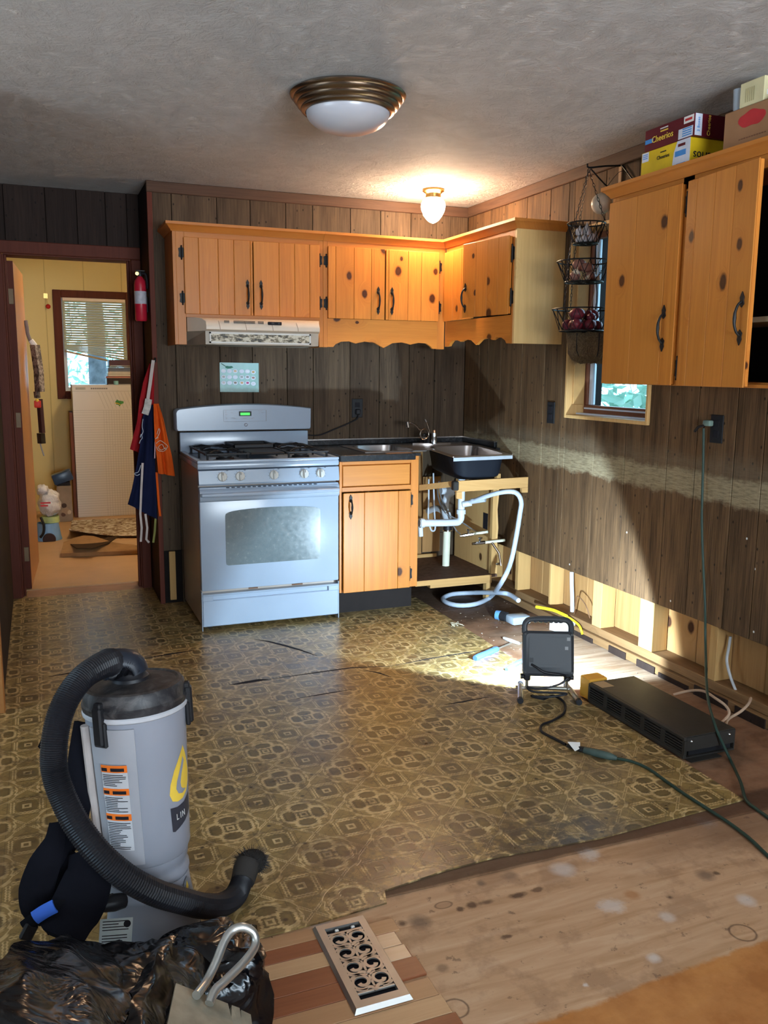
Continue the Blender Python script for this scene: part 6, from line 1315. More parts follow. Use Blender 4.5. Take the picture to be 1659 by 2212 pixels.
# ------------------------------------------------------------------ hanging baskets
wire = simple('black_wire', (.012, .012, .013), .4, .3)
tip = at(1272, 362, 'x', -.20); wp = at(1342, 380, 'x', -.0015)
bkt = thing('plant_bracket', 'black wire wall bracket holding the tiered hanging baskets', 'bracket', (wp.x, wp.y, wp.z-.06))
B('wall_strip', simple('tan_strip', (.35, .20, .10), .5), bkt, (-.010, wp.y-.012, wp.z-.075), (-.0008, wp.y+.012, wp.z+.065), .002)
MB().tube([Vector((-.008, wp.y, wp.z+.045)), (tip*.5+Vector((-.008, wp.y, wp.z+.05))*.5), tip, tip+Vector((-.006, .004, .016))], .0042, 8, 3).build('arm', wire, bkt); MB().tube([tip+Vector((.01, 0, -.004)), Vector((-.075, wp.y*.6+tip.y*.4, tip.z-.075)), Vector((-.008, wp.y, wp.z-.05))], .0036, 8, 4).build('strut', wire, bkt)
MB().tube([Vector((-.008, wp.y-.01, wp.z+.045)), Vector((-.006, wp.y-.12, wp.z-.06))], .003, 6).build('back_wire', wire, bkt)
hb_ = thing('hanging_basket', 'three-tier black wire hanging basket of garlic, ginger and red potatoes', 'basket', (tip.x, tip.y, 1.56))
AX = Vector((tip.x, tip.y, 0))
tiers = [(2.058, .086, 1.968, .058), (1.888, .126, 1.795, .088), (1.672, .140, 1.572, .104)]
Cx = []
for (zt, rt_, zb, rb) in tiers:
    m = MB()
    for z, r in ((zt, rt_), (zb, rb), (zb, rb*.6)): m.tube([(AX.x+r*math.cos(a_), AX.y+r*math.sin(a_), z) for a_ in [2*math.pi*i/28 for i in range(28)]], 0.0036 if r == rt_ else .003, 6, closed=True)
    n = 16
    for i in range(n):
        a0, a1 = 2*math.pi*i/n, 2*math.pi*(i+1)/n
        for s_, e_ in ((a0, a1), (a1, a0)):
            m.tube([(AX.x+rt_*math.cos(s_), AX.y+rt_*math.sin(s_), zt), (AX.x+rb*math.cos(e_), AX.y+rb*math.sin(e_), zb)], .0016, 5)
        if i % 2 == 0: m.tube([(AX.x, AX.y, zb-.001), (AX.x+rb*math.cos(a0), AX.y+rb*math.sin(a0), zb)], .0012, 5)
    m.build('wire_tier', wire, hb_)
    MB().lathe([(rb-.004, zb+.001), (rb-.004, zb+.003), (.0, zb+.003)], AX, 28).build('base_plate', simple('tray_tin', (.20, .24, .29), .4, .5), hb_)
def chain(p, q, par):
    p, q = Vector(p), Vector(q); d = q-p; n = max(2, int(d.length/.016)); m = MB(); dn_ = d.normalized(); a_ = dn_.orthogonal().normalized(); b_ = dn_.cross(a_)
    for i in range(n):
        c = p+d*((i+.5)/n); s_ = a_ if i % 2 else b_; L = d.length/n*.68
        m.tube([c-dn_*L+s_*.0, c-dn_*L*.5+s_*.004, c+dn_*L*.5+s_*.004, c+dn_*L, c+dn_*L*.5-s_*.004, c-dn_*L*.5-s_*.004], .0012, 4, closed=True)
    return m.build('chain', wire, par)
for k in range(3):
    a_ = math.radians(200+k*120); c_ = lambda r: Vector((r*math.cos(a_), r*math.sin(a_), 0))+AX
    ch_ = lambda r, z: c_(r)+Vector((0, 0, z))
    chain(tip+Vector((0, 0, -.006)), ch_(tiers[0][1], tiers[0][0]), hb_); chain(ch_(tiers[0][1], tiers[0][0]), ch_(tiers[1][1], tiers[1][0]), hb_); chain(ch_(tiers[1][1], tiers[1][0]), ch_(tiers[2][1], tiers[2][0]), hb_)
rg = random.Random(21)
def heap(kind, n, zb, R, size, mat, lab, cat, group, shape):
    out = []
    for i in range(n):
        for _ in range(60):
            a_ = rg.uniform(0, 6.283); r = R*math.sqrt(rg.random()); lv = 0 if i < n*.6 else 1
            s_ = size*rg.uniform(.85, 1.15); p = Vector((AX.x+r*(.75 if lv else 1)*math.cos(a_), AX.y+r*(.75 if lv else 1)*math.sin(a_), zb+.004+s_*(.9+lv*1.55)))
            if all((p-q).length > (s_+t)*.86 for q, t in out): break
        out.append((p, s_)); shape(kind, p, s_, mat, lab, cat, group)
def potato(k, p, s_, mat, lab, cat, group):
    M_ = Matrix.Rotation(rg.uniform(0, 3), 4, 'Z') @ Matrix.Rotation(rg.uniform(-.4, .4), 4, 'X'); tag(MB().ball(p, (s_*1.2, s_*.95, s_*.9), 14, M_).build(k, mat, None, 60), lab, cat, group)
def garlic(k, p, s_, mat, lab, cat, group):
    Mx = Matrix.Translation(p) @ Matrix.Rotation(rg.uniform(-.5, .5), 4, 'X') @ Matrix.Rotation(rg.uniform(-.5, .5), 4, 'Y'); m = MB(); m.lathe([(.0, -s_*.85), (s_*.7, -s_*.7), (s_, -.1*s_), (s_*.8, s_*.45), (s_*.35, s_*.85), (s_*.16, s_*1.3), (s_*.12, s_*1.6), (0, s_*1.6)], n=16, M=Mx)
    tag(m.build(k, mat, None, 60), lab, cat, group)
garm = simple('garlic_skin', (.58, .56, .58), .6, var=.2, sc=30); potm = simple('red_potato_skin', (.16, .022, .035), .42, var=.5, sc=22); ginm = simple('brown_skin', (.26, .12, .09), .55, var=.3)
heap('garlic_bulb', 8, tiers[0][2], .045, .021, garm, 'white garlic bulb in the top basket', 'garlic', 'garlic in the top basket', garlic)
heap('sweet_potato', 5, tiers[1][2], .05, .028, ginm, 'reddish brown tuber in the middle basket', 'tuber', 'tubers in the middle basket', potato)
heap('garlic_clove', 4, tiers[1][2], .075, .014, simple('pale_clove', (.62, .52, .38), .55), 'pale loose clove in the middle basket', 'garlic', 'cloves in the middle basket', garlic)
heap('red_potato', 15, tiers[2][2], .082, .027, potm, 'dark red potato heaped in the bottom basket', 'potato', 'red potatoes in the bottom basket', potato)
gb = thing('globe_ornament', 'pale round globe hanging by the corner of the big pine cabinet', 'ornament', at(1299, 440, 'x', -.12).to_tuple())
gp_ = at(1299, 440, 'x', -.12)
gsh = simple('shell_white', (.62, .54, .42), .35, var=.25, sc=14); MB().ball(gp_, .047, 28).build('globe', gsh, gb, 60); MB().tube([gp_+Vector((0, 0, .046)), Vector((-.06, wp.y-.06, wp.z-.0)), Vector((-.01, wp.y-.06, wp.z+.0))], .0012, 5, 3).build('string', 'rubber', gb)
co = thing('coir_planter', 'shaggy coconut fibre planter hanging under the potato basket', 'planter', (-.115, -1.565, 1.43))
coirm = NT('coir'); cn_ = coirm.noise(coirm.map(coirm.obj(), (1, 1, .6)), 90, 5, .75, 2.5); coirm.bump(cn_, 1.0, .02); coir_mat = coirm.out(coirm.ramp(cn_, (.35, (.07, .038, .015)), (.6, (.26, .165, .075)), (.8, (.42, .30, .15))), .95)
cc_ = Vector((-.118, -1.56, 0)); m = MB().lathe([(.118, 1.566), (.120, 1.556), (.118, 1.52), (.110, 1.47), (.092, 1.438), (.05, 1.425), (0, 1.422)], cc_, 40)
for v in m.bm.verts: d = v.co-cc_; k = 1+.07*mnoise.noise(v.co*40); v.co.x = cc_.x+d.x*k; v.co.y = cc_.y+d.y*k; v.co.z += .008*mnoise.noise(v.co*60)
m.build('liner', coir_mat, co, 70)
m = MB()
for _ in range(1500):
    a_ = rg.uniform(0, 6.283); z = rg.choice((rg.uniform(1.425, 1.46), rg.uniform(1.43, 1.56))); r = .118 if z > 1.48 else .118-(1.48-z)*.6
    p_ = Vector((cc_.x+r*math.cos(a_), cc_.y+r*math.sin(a_), z)); q_ = p_+Vector((math.cos(a_)*rg.uniform(0, .018), math.sin(a_)*rg.uniform(0, .018), rg.uniform(-.03, .012))); e = Vector((-math.sin(a_), math.cos(a_), 0))*.0008
    if q_.x > -.004: continue
    m.bm.faces.new([m.bm.verts.new(t_) for t_ in (p_-e, p_+e, q_)])
stuff(m.build('fibre', coir_mat, co, 0))
m = MB()
for a_ in (200, 250, 290, 340): m.tube([(cc_.x+.121*math.cos(rad(a_)), cc_.y+.121*math.sin(rad(a_))  , 1.562), (cc_.x+.118*math.cos(rad(a_)), cc_.y+.118*math.sin(rad(a_)), 1.48), (cc_.x+.07*math.cos(rad(a_)), cc_.y+.07*math.sin(rad(a_)), 1.43)], .0022, 6, 3)
m.build('wire_frame', wire, co)
MB().tube([(cc_.x+.05, cc_.y+.1, 1.562), (-.03, -1.46, 1.72), (-.02, -1.42, 1.92), (-.01, -1.40, 2.10)], .004, 6, 4).build('hanging_cord', 'rubber', co); MB().tube([(cc_.x-.03, cc_.y+.09, 1.562), (-.10, -1.52, 1.70), (-.02, -1.44, 1.96)], .0014, 5, 3).build('twine', simple('jute', (.45, .36, .22), .8), co)

# ------------------------------------------------------------------ boxes on the big cabinet
TB = 2.1012
def facing(o): return face(o, (0, -1, 0), (0, 0, 1))      # plane looking at -X
yb = thing('cereal_box', 'yellow cereal box lying beneath the maroon one on the wall cabinet', 'box', (-.185, -2.215, TB))
B('carton', 'yel_card', yb, (-.28, -2.358, TB), (-.092, -2.072, 2.253), .002); X0 = -.2806
def patch(par, name, mat, y0, y1, z0, z1, d=.0004, x=X0): return B(name, mat, par, (x-d, y1, z0), (x, y0, z1))
MB().prism([(-2.272, TB+.002), (-2.262, 2.175), (-2.268, 2.215), (-2.285, 2.252), (-2.357, 2.252), (-2.357, TB+.002)], 'x', X0-.0005, X0).build('white_panel', 'pale_print', yb); patch(yb, 'blue_bar', 'blue_print', -2.275, -2.335, 2.196, 2.216, .001)
patch(yb, 'pale_patch', 'pale_print', -2.078, -2.118, 2.215, 2.25, .0006)
patch(yb, 'print_line', 'blue_print', -2.285, -2.335, 2.163, 2.170, .001); patch(yb, 'print_line', 'maroon', -2.290, -2.330, 2.230, 2.240, .001)
text('Cheerios', .020, facing((X0-.001, -2.206, 2.214)), 'ink', yb); patch(yb, 'print_line', 'ink', -2.188, -2.222, 2.231, 2.235, .0008)
for k in range(3): patch(yb, 'print_line', 'blue_print', -2.082, -2.112, 2.226+k*.007, 2.229+k*.007, .001)
patch(yb, 'logo_patch', 'paper', -2.085, -2.115, 2.13, 2.155, .0006); patch(yb, 'print_line', 'maroon', -2.092, -2.108, 2.137, 2.149, .001)
endf = face((-.186, -2.3588, 2.19), (-1, 0, 0), (0, 0, -1)); text('Cheerios', .046, endf, 'ink', yb, sx=.95)
B('print_line', 'ink', yb, (-.24, -2.3586, 2.162), (-.13, -2.358, 2.165))
rb_ = thing('cereal_box', 'maroon cereal box lying on top of the yellow one', 'box', (-.185, -2.235, 2.2535))
B('carton', 'maroon', rb_, (-.28, -2.372, 2.2535), (-.10, -2.088, 2.335), .002)
text('Cheerios', .034, facing((X0-.001, -2.195, 2.289)), 'yellow', rb_); patch(rb_, 'print_line', 'yellow', -2.182, -2.226, 2.3095, 2.3145, .0008); patch(rb_, 'blue_bar', 'blue_print', -2.092, -2.140, 2.281, 2.297, .0008); patch(rb_, 'print_line', 'paper', -2.18, -2.225, 2.320, 2.324, .0008)
patch(rb_, 'logo_patch', 'paper', -2.315, -2.368, 2.306, 2.331, .0008); patch(rb_, 'print_line', 'red_print', -2.322, -2.360, 2.314, 2.323, .0012); patch(rb_, 'white_patch', 'pale_print', -2.288, -2.366, 2.256, 2.292, .0008)
for k in range(4): patch(rb_, 'print_line', 'blue_print', -2.31, -2.36, 2.262+k*.008, 2.266+k*.008, .0014)
ey = -2.3722
B('white_strip', 'pale_print', rb_, (-.277, ey-.0006, 2.256), (-.245, ey, 2.333)); text('2 Boxes', .016, face((-.261, ey-.0012, 2.295), (0, 0, 1), (-1, 0, 0)), 'blue_print', rb_); text('Cheerios', .020, face((-.212, ey-.0008, 2.295), (0, 0, 1), (-1, 0, 0)), 'yellow', rb_)
bxk = thing('storage_tin', 'dark grey flat box behind the maroon carton', 'box', (-.06, -2.40, TB)); MB().box((-.088, -2.46, TB), (-.01, -2.40, 2.33), .004).build('carton', simple('slate_card', (.06, .065, .075), .5), bxk)
kb = thing('cardboard_box', 'plain brown cardboard box with a red oval on the wall cabinet', 'box', (-.165, -2.76, TB))
B('carton', 'kraft', kb, (-.278, -3.0, TB), (-.03, -2.524, 2.290), .003); m = MB()
m.prism([(-2.655+.062*math.cos(a_), 2.245+.026*math.sin(a_)*(1+.12*math.sin(5*a_))) for a_ in [2*math.pi*i/40 for i in range(40)]], 'x', -.2790, -.2781); m.build('red_oval', 'red_print', kb); B('tape_seam', simple('kraft_tape', (.36, .21, .11), .5), kb, (-.17, -3.0, 2.2901), (-.12, -2.524, 2.2908)); m = MB()
for k in range(11): m.box((-.2788, -2.60-.0115*k-.008, 2.183-.0), (-.2781, -2.60-.0115*k, 2.187))
m.build('print_line', simple('faint_print', (.20, .09, .05), .7), kb)
cbx = thing('cream_box', 'small cream carton resting on the cardboard box', 'box', (-.2, -2.66, 2.2915)); B('carton', 'cream', cbx, (-.272, -2.695, 2.2915), (-.12, -2.585, 2.372), .002)
for k in range(5): B('print_bar', simple('olive_print%d' % k, (.42, .37, .20), .6), cbx, (-.2728, -2.612-.009*k-.004, 2.305), (-.2721, -2.612-.009*k, 2.350))
B('grey_window', simple('grey_print_b', (.30, .33, .38), .5), cbx, (-.25, -2.6958, 2.34), (-.19, -2.6951, 2.365)); B('white_band', 'paper', cbx, (-.26, -2.6958, 2.312), (-.17, -2.6951, 2.328))
gj = thing('glass_jar', 'clear glass tumbler beside the cream carton', 'glass', (-.25, -2.553, 2.2915)); MB().lathe([(.018, 2.2915), (.020, 2.30), (.023, 2.366), (.021, 2.366), (.018, 2.302), (.0, 2.300)], (-.245, -2.556, 0), 20).build('glass', clr, gj, 60)

# ------------------------------------------------------------------ beside the doorway: extinguisher, aprons
ex = thing('fire_extinguisher', 'red fire extinguisher hung on the doorway side of the wall', 'fire extinguisher', (-1.999, .06, 1.67))
ec = at(312, 640, 'y', .10); ec = Vector((min(ec.x, XW-.056), .10, 0)); redm = simple('red_enamel', (.42, .012, .03), .3, var=.05)
zt_, zb_ = at(312, 600, 'y', .10).z, at(312, 694, 'y', .10).z
MB().lathe([(.028, zb_), (.034, zb_+.008), (.034, zt_-.04), (.030, zt_-.018), (.016, zt_), (.012, zt_+.006), (0, zt_+.006)], ec, 24).build('cylinder', redm, ex, 50)
MB().lathe([(.0346, zb_+.095), (.0346, zb_+.165), ], ec, 24).build('label', simple('ext_label', (.42, .40, .44), .5, var=.15, sc=40), ex)
MB().lathe([(.013, zt_+.0065), (.015, zt_+.02), (.012, zt_+.032), (0, zt_+.033)], ec, 14).build('valve', 'black', ex); MB().box((ec.x-.022, ec.y-.012, zt_+.033), (ec.x+.028, ec.y+.006, zt_+.040), .002).box((ec.x-.022, ec.y-.012, zt_+.016), (ec.x+.02, ec.y+.004, zt_+.021), .002).build('lever', 'black', ex)
MB().tube([ec+Vector((.012, -.01, zt_+.022)), ec+Vector((.03, -.02, zt_+.015)), ec+Vector((.036, -.02, zt_-.03)), ec+Vector((.037, -.015, zt_-.06))], .008, 8, 4).build('nozzle_hose', 'rubber', ex); MB().lathe([(.010, 0), (.010, .004), (0, .004)], n=14, M=Matrix.Translation(ec+Vector((-.016, -.012, zt_+.02))) @ Matrix.Rotation(R90, 4, 'X')).build('gauge', 'brass', ex)
MB().box((ec.x+.03, ec.y+.02, zb_+.05), (XW-.0135, ec.y+.06, zb_+.14), .003).build('wall_bracket', 'black', ex)
YA = -.03
ap = lambda px, py, y=YA: at(px, py, 'y', y)
def cloth(name, label, cat, cols, mat, y, seed, group=None, th=.004, amp=.012):
    'hanging cloth: rows of left and right outline points (photograph) on the plane y, with real folds in depth'
    rows_ = [(ap(l[0], l[1], y), ap(r[0], r[1], y)) for l, r in cols]; n = len(rows_)-1
    def f(u, v):
        i = min(int(v*n), n-1); b_ = v*n-i; L = rows_[i][0]*(1-b_)+rows_[i+1][0]*b_; R = rows_[i][1]*(1-b_)+rows_[i+1][1]*b_
        p = L*(1-u)+R*u; w = (R-L).length
        p.y += -amp*(math.sin(u*9.4+seed)+.5*math.sin(u*17+seed*2+v*3))*min(1, v*2+.2)-.010; return p
    t = thing(name, label, cat, (rows_[-1][0]+(rows_[-1][1]-rows_[-1][0])*.5).to_tuple(), group)
    MB().sheet(f, 18, 24, th).build('cloth', mat, t, 60); return t
hook = thing('coat_hook', 'small hook at the corner of the wall holding the aprons', 'hook', (XW+.0, -.014, 1.40)); MB().tube([(XW-.004, -.0125, 1.425), (XW-.004, -.04, 1.42), (XW-.004, -.05, 1.44)], .005, 8, 3).build('peg', 'hardware', hook)
navy = simple('navy_cloth', (.007, .010, .035), .9, bump=.2); redc = simple('red_cloth', (.30, .012, .016), .85, bump=.2); orc = simple('orange_cloth', (.62, .085, .008), .8, bump=.2); cream_c = simple('cream_webbing', (.52, .44, .40), .8)
a1 = cloth('apron', 'red apron hanging from the hook beneath the navy one', 'apron', [((322, 785), (334, 790)), ((308, 826), (337, 840)), ((300, 865), (338, 880)), ((296, 910), (335, 915)), ((281, 970), (320, 985))], redc, .005, 1.0)
a2 = cloth('apron', 'long navy apron with white script and a pale neck strap', 'apron', [((318, 878), (330, 874)), ((307, 900), (331, 896)), ((302, 960), (333, 950)), ((293, 1010), (335, 1010)), ((284, 1055), (338, 1060)), ((275, 1088), (340, 1122))], navy, -.035, 2.2)
a3 = cloth('apron', 'bright orange apron with pale script hanging nearest the range', 'apron', [((332, 872), (341, 872)), ((332, 900), (352, 905)), ((333, 950), (362, 950)), ((338, 990), (370, 985)), ((342, 1022), (376, 1028))], orc, -.065, .4)
def neck(par, pts, w, mat, y): 
    m = MB(); P_ = [ap(px, py, y) for px, py in pts]; rows2 = []
    for i, q in enumerate(P_):
        d = (P_[min(len(P_)-1, i+1)]-P_[max(0, i-1)]).normalized(); s_ = d.cross(Vector((0, 1, 0))).normalized(); rows2.append([q-s_*w, q+s_*w])
    m.loops(rows2, closed=False, caps=False); m.bm.normal_update(); bmesh.ops.solidify(m.bm, geom=m.bm.faces[:], thickness=.003); return m.build('strap', mat, par, 50)
neck(a2, [(331, 778), (328, 800), (324, 830), (321, 850), (319, 866)], .009, cream_c, -.056); neck(a2, [(321, 862), (318, 880), (313, 895)], .019, simple('care_patch', (.46, .42, .38), .8, var=.3, sc=40), -.058)
neck(a2, [(308, 1000), (305, 1060), (303, 1110), (306, 1140), (304, 1170)], .006, cream_c, -.056); neck(a2, [(314, 1110), (318, 1140), (316, 1165), (322, 1172)], .006, cream_c, -.056)
neck(a3, [(335, 900), (335, 950), (334, 990)], .003, simple('pink_tape', (.5, .30, .32), .8), -.078); neck(a3, [(338, 1020), (341, 1060), (343, 1090), (346, 1115)], .006, orc, -.03); neck(a3, [(336, 1120), (334, 1150), (331, 1172)], .006, simple('olive_tape', (.20, .20, .06), .8), -.02)
def scribble(par, pts, w, mat, y): m = MB(); m.tube([ap(px, py, y) for px, py in pts], w, 6, 5); m.build('script_print', mat, par, 0)
pal = simple('pale_thread', (.62, .40, .28), .7); whi = simple('white_thread', (.42, .45, .52), .7)
scribble(a3, [(339, 938), (343, 926), (345, 932), (340, 944), (335, 948), (342, 945)], .0022, pal, -.098); scribble(a3, [(337, 958), (345, 952), (352, 955), (362, 964), (356, 970), (350, 960), (342, 966), (348, 972), (358, 967)], .0022, pal, -.098); scribble(a3, [(338, 965), (342, 973), (352, 975), (360, 970)], .0022, pal, -.098)
scribble(a2, [(309, 905), (307, 920), (309, 932), (306, 940)], .002, whi, -.062); scribble(a2, [(303, 945), (305, 938), (307, 946), (303, 952), (301, 958)], .002, whi, -.062); scribble(a2, [(304, 1005), (301, 1015), (298, 1020), (290, 1023), (296, 1027), (302, 1024)], .002, whi, -.062)

# ------------------------------------------------------------------ utility room contents
PY = 3.247
pn_ = thing('gridded_cabinet', 'tall white gridded panel cabinet with a green sticker in the yellow room', 'cabinet', (-2.03, PY+.15, .0125))
px0, px1, pz = -2.306, -1.752, 1.228
whp = NT('gridded_white'); gx, gy, gz = whp.sep(whp.obj())
lw = lambda a_, k, w: whp.lt(whp.abs(whp.sub(whp.m('FRACT', whp.mul(a_, k)), .5)), w, w*.6)
grid = whp.mx(lw(gz, 44, .07), whp.mul(lw(gx, 44, .07), whp.sub(1.0, whp.lt(gx, -.02, .002)))); dia = whp.mul(lw(whp.add(gx, whp.mul(gz, .38)), 30, .06), whp.sub(1.0, whp.lt(whp.add(gx, whp.mul(gz, .38)), .37, .01)))
low = whp.lt(gz, .985, .003); mid = whp.band(gz, 1.0, 1.155, .003); lines = whp.mx(whp.mul(grid, low), whp.mul(dia, mid)); lines = whp.mx(lines, whp.mx(whp.band(gz, .983, .987, .002), whp.band(gz, 1.156, 1.161, .002)))
sm_ = whp.noise(whp.map(whp.obj(), (3, 1, 9)), 2.2, 5, .7)
B('panel', whp.out(whp.mix(whp.mul(whp.lt(sm_, .33, .02), .4), whp.mix(whp.mul(lines, .5), (.60, .57, .545), (.27, .25, .24)), (.3, .28, .26)), .4), pn_, (px0, PY, .0125), (px1, PY+.02, pz), .003)
B('side', simple('brown_side', (.16, .06, .04), .6), pn_, (px0-.03, PY+.02, .0125), (px0-.002, PY+.35, pz-.25)); B('back', 'white_side', pn_, (px0, PY+.0205, .0125), (px1, PY+.35, pz))
m = MB()
for k in range(9): m.box((-2.145+.0165*k, PY-.0012, 1.188), (-2.145+.0165*k+.0125, PY-.0002, 1.202))
m.build('blurred_print', simple('grey_type', (.22, .20, .19), .6), pn_); B('plate_print', simple('pale_grey_print', (.40, .39, .36), .6), pn_, (-2.275, PY-.0012, 1.185), (-2.19, PY-.0002, 1.205))
gst = MB().prism([(-1.935, 1.075), (-1.918, 1.095), (-1.905, 1.085), (-1.885, 1.082), (-1.862, 1.078), (-1.862, 1.06), (-1.885, 1.052), (-1.900, 1.030), (-1.908, 1.045), (-1.93, 1.05)], 'y', PY-.0016, PY-.0003).build('green_sticker', simple('sticker_green', (.05, .22, .07), .5), pn_); MB().tube([(-1.94, PY-.002, 1.062), (-1.915, PY-.002, 1.060), (-1.89, PY-.002, 1.045)], .003, 6, 3).build('sticker_stripe', 'yellow', pn_)
for i, (z0, z1, xa, mt, lab) in enumerate(((1.2285, 1.288, -2.0, (.03, .02, .02), 'dark open tray at the bottom of the pile on the white cabinet'), (1.2885, 1.305, -2.005, (.30, .06, .04), 'red edged book just above the dark tray in the pile'), (1.3055, 1.33, -1.99, (.50, .47, .42), 'grey white book in the pile on the white cabinet'), (1.3305, 1.345, -1.985, (.62, .58, .52), 'thin pale magazine in the pile on the white cabinet'), (1.3455, 1.385, -1.985, (.10, .12, .18), 'blue and brown box in the pile below the black magazine'), (1.3855, 1.398, -1.98, (.04, .03, .035), 'thin black magazine sticking out of the pile'), (1.3985, 1.455, -1.975, (.065, .03, .05), 'dark plum book topmost on the white cabinet pile'))):
    bk = thing('stacked_book', lab, 'book', (-1.85, PY+.1, z0), None); B('cover', simple('book%d' % i, mt, .5), bk, (xa, PY+.02, z0), (px1+.01, PY+.22, z1-.0004), .002); B('page_edge', 'paper', bk, (xa+.01, PY+.0185, z0+.003), (px1, PY+.0199, min(z1-.003, z0+.006)))
mug = tag(MB().lathe([(.02, 1.229), (.022, 1.235), (.022, 1.262), (.018, 1.264), (0, 1.262)], (-1.92, PY+.0-.0+.012, 0), 14).build('trinket_cup', simple('cyan_trinket', (.25, .55, .6), .3), None), 'tiny pale cyan cup on the edge of the white cabinet', 'cup'); mug.location.y = PY+.005+.012
bs = thing('plastic_shopping_bag', 'white plastic shopping bag with red print beside the open door', 'bag', at(105, 1090, 'y', 1.9).to_tuple()[:2]+(.2,))
bmw = NT('thin_white_plastic'); bmw_n = bmw.noise(bmw.obj(), 16, 5, .7); bmw.bump(bmw_n, .8, .03); bmw_m = bmw.out(bmw.ramp(bmw_n, (.35, (.52, .50, .50)), (.7, (.74, .72, .72))), .4)
q_ = at(108, 1092, 'y', 2.25); m = lump((q_.x, 2.25, q_.z), (.085, .10, .105), 5.5, .22, 32, .85); m.build('body', bmw_m, bs, 70); m = lump((q_.x-.05, 2.23, q_.z+.11), (.045, .05, .045), 9.5, .3, 20, .9); m.build('knot', bmw_m, bs, 70); [MB().box((q_.x-.07, 2.128, q_.z+.012-k*.022), (q_.x+.005-k*.02, 2.133, q_.z+.024-k*.022)).build('red_print', 'red_print', bs) for k in (0, 1)]
bkx = at(110, 1150, 'y', 2.25); bu = thing('blue_tub', 'pale blue plastic tub with a dark opening under the shopping bag', 'tub', (bkx.x, 2.25, .0125))
zq = at(110, 1128, 'y', 2.25).z; m = MB().lathe([(.105, .0128), (.10, .03), (.082, zq), (.074, zq), (.09, .03), (.0, .03)], (bkx.x-.02, 2.25, 0), 28); m.build('wall', simple('sky_plastic', (.16, .30, .50), .35), bu)
MB().lathe([(.05, 0), (.045, .006), (.0, .008)], n=24, M=Matrix.Translation((bkx.x-.015, 2.145, .03)) @ Matrix.Rotation(R90, 4, 'X')).build('opening', simple('dark_hole', (.05, .03, .03), .8), bu); MB().lathe([(.072, zq+.001), (.07, zq+.05), (0, zq+.055)], (bkx.x, 2.26, 0), 20).build('green_insert', simple('lime_plastic', (.42, .52, .22), .4), bu); MB().tube([(bkx.x-.07, 2.15, zq+.06), (bkx.x-.05, 2.135, zq), (bkx.x-.055, 2.13, .09), (bkx.x-.08, 2.14, .05)], .010, 8, 4).build('black_strap', 'rubber', bu)
db = at(143, 1085, 'y', 3.1); dbx = thing('printed_carton', 'beige carton with a dog picture standing behind the bag', 'box', (db.x, 3.2, .0125))
zt2 = at(143, 1050, 'y', 3.05).z; B('carton', simple('beige_carton', (.24, .19, .15), .7), dbx, (db.x-.075, 3.05, .0125), (db.x+.05, 3.22, zt2), .003)
for xq, zq2, rq, cq in ((-.01, .11, .034, (.30, .22, .16)), (-.02, .16, .022, (.06, .04, .035)), (.018, .10, .02, (.45, .36, .28)), (-.03, .08, .02, (.10, .06, .05))): MB().lathe([(rq, 0), (rq, .0008), (0, .0009)], n=16, M=Matrix.Translation((db.x+xq, 3.0498, zq2)) @ Matrix.Rotation(R90, 4, 'X')).build('picture_patch', simple('dogpatch%d' % int(zq2*1000), cq, .6), dbx)
zb2 = at(143, 1048, 'y', 3.1).z; bt = thing('blue_bin', 'dark blue bin tipped on the beige carton behind the white cabinet', 'bin', (db.x+.0, 3.12, zb2))
B('bin', simple('navy_plastic', (.02, .05, .12), .3), bt, (-.095, -.06, .02), (.075, .06, .115), .012, 2, M=Matrix.Translation((db.x+.01, 3.12, zb2+.012)) @ Matrix.Rotation(-.32, 4, 'Y')); B('bin_base', 'ink', bt, (db.x-.07, 3.07, zb2), (db.x+.04, 3.17, zb2+.03))
rgm = NT('floral_rug'); rn = rgm.noise(rgm.map(rgm.obj(), (1, 1, 1)), 15, 3, .6, 1.5); rug_m = rgm.out(rgm.ramp(rn, (.40, (.16, .085, .05)), (.5, (.36, .27, .16)), (.58, (.60, .54, .44))), .95)
rug = thing('floor_rug', 'floral rug whose near edge curls over its tan backing', 'rug', (-2.1, 2.2, .0125)); r0, r1, r2, r3 = at(155, 1128, 'z', .02), at(330, 1120, 'z', .02), at(330, 1160, 'z', .02), at(150, 1163, 'z', .02)
def rugf(u, v):
    p = (r0*(1-u)+r1*u)*(1-v)+(r3*(1-u)+r2*u)*v; k = max(0, (v-.55)/.45)*max(0, .75-u)*1.5; p.z = .030+k*k*.05; return p
MB().sheet(rugf, 20, 14, .006).build('pile', rug_m, rug, 60)
tanb = simple('jute_backing', (.30, .17, .075), .9, bump=.3); e0_, e1_ = at(132, 1199, 'z', .03), at(345, 1191, 'z', .03)
ee = (e1_-e0_).normalized(); en = Vector((-ee.y, ee.x, 0)); L2 = (e1_-e0_).length; m = MB(); sect = []
for s_ in range(0, 11):
    u = s_/10; w_ = .10+.16*(1-abs(u-.25)*1.1) if u < .75 else .12; rise = .075*math.exp(-((u-.22)/.25)**2)
    sect.append([e0_+ee*L2*u+en*a_*w_*1.15+Vector((0, 0, h)) for a_, h in ((0, -.014), (-.02, .012), (.05, .022), (.35, .022+rise*.4), (.7, .022+rise), (1.0, .012+rise*.7))])
m.loops(sect, closed=False, caps=False); m.bm.normal_update(); bmesh.ops.solidify(m.bm, geom=m.bm.faces[:], thickness=.006); m.build('rolled_edge', tanb, rug, 60); hl = at(212, 1168, 'z', .06)
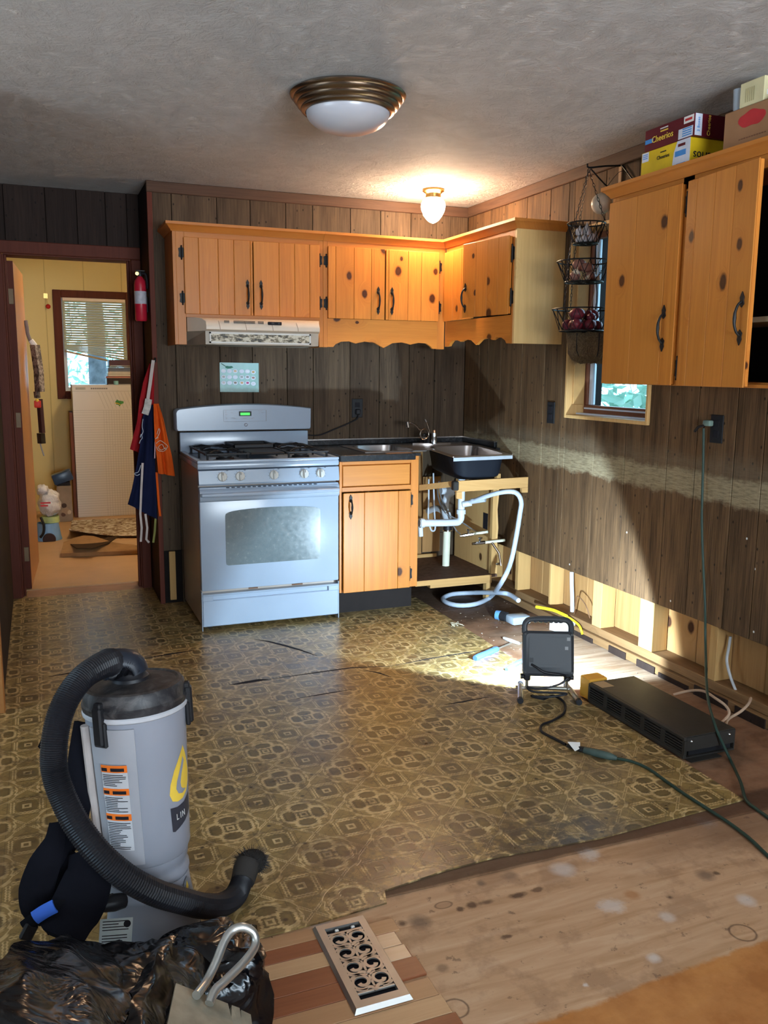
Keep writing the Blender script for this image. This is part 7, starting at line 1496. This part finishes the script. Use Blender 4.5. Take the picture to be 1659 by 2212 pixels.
cr = [at(px, py, 'z', .088) for px, py in ((147, 1172), (165, 1163), (200, 1168), (235, 1160), (256, 1158), (236, 1172), (200, 1184), (165, 1184))]; MB().loops([[p-Vector((0, 0, .006)) for p in cr], cr]).build('curl_shadow', simple('curl_shade', (.045, .026, .014), .95), rug)  # dark tongue painting the shade inside the rolled edge
orn = thing('red_bauble', 'small red bauble hanging from a brass plate on the yellow wall', 'ornament', at(104, 662, 'y', FY-.03).to_tuple()); oc_ = at(104, 662, 'y', FY-.03); MB().ball(oc_, .022, 16).build('ball', simple('red_gloss', (.5, .02, .015), .15), orn); B('plate', 'brass', orn, (oc_.x-.035, FY-.006, oc_.z+.075), (oc_.x-.0, FY-.0005, oc_.z+.12)); MB().cyl(oc_+Vector((0, 0, .022)), oc_+Vector((-.01, .01, .085)), .0012, n=5).build('thread', 'brass', orn)
cam_m = NT('camouflage'); cz = cam_m.noise(cam_m.obj(), 24, 3, .6); camo = cam_m.out(cam_m.ramp(cz, (.42, (.05, .04, .04)), (.48, (.16, .13, .115)), (.56, (.30, .27, .26)), (.62, (.10, .07, .06))), .9)
cg = thing('camouflage_vest', 'grey camouflage vest and straps hanging on the open door', 'vest', at(75, 830, 'y', 1.28).to_tuple()); yv = 1.30
hp = lambda px, py, y=1.30: at(px, py, 'y', y)
MB().tube([hp(49, 692), hp(52, 708), hp(54, 722), hp(60, 738)], .012, 8, 3).build('strap', simple('grey_strap', (.20, .17, .17), .8), cg); MB().tube([hp(60, 735), hp(68, 745), hp(72, 755)], .018, 8, 3).build('white_strap', 'paper', cg)
def slabby(px0_, px1_, py0, py1, name, mat, th=.05, sk=8):
    m = MB(); r_ = []
    for k in range(6):
        v = k/5; py = py0+(py1-py0)*v; L, R = hp(px0_+sk*v, py), hp(px1_+sk*v, py); bul = 1+.15*math.sin(v*3.1)
        r_.append([L, L+(R-L)*.5+Vector((0, -th*bul, 0)), R, R+Vector((0, th*.4, 0)), L+Vector((0, th*.4, 0))])
    m.loops(r_); return m.build(name, mat, cg, 60)
slabby(58, 80, 745, 800, 'body', camo); slabby(66, 88, 798, 846, 'pocket', camo, .055, 3); slabby(66, 80, 846, 860, 'lower_body', camo, .04, 2); slabby(72, 86, 862, 935, 'dark_sleeve', simple('plum_cloth', (.045, .02, .025), .85), .04, 6); slabby(73, 91, 936, 958, 'buckle_end', 'black', .03, 2); MB().tube([hp(80, 955), hp(84, 970), hp(89, 985)], .005, 6, 2).build('thin_strap', simple('grey_tape', (.28, .28, .27), .7), cg)
MB().box((-.022, -.012, -.025), (.022, .012, .025), .008, 2, M=Matrix.Translation(hp(75, 873, 1.25))).build('red_tag', simple('red_tag', (.60, .04, .02), .5), cg); MB().ball(hp(74, 865, 1.245), .012, 8).build('yellow_tip', 'yellow', cg)

cg.location.x += .018; bs.location.z += .022
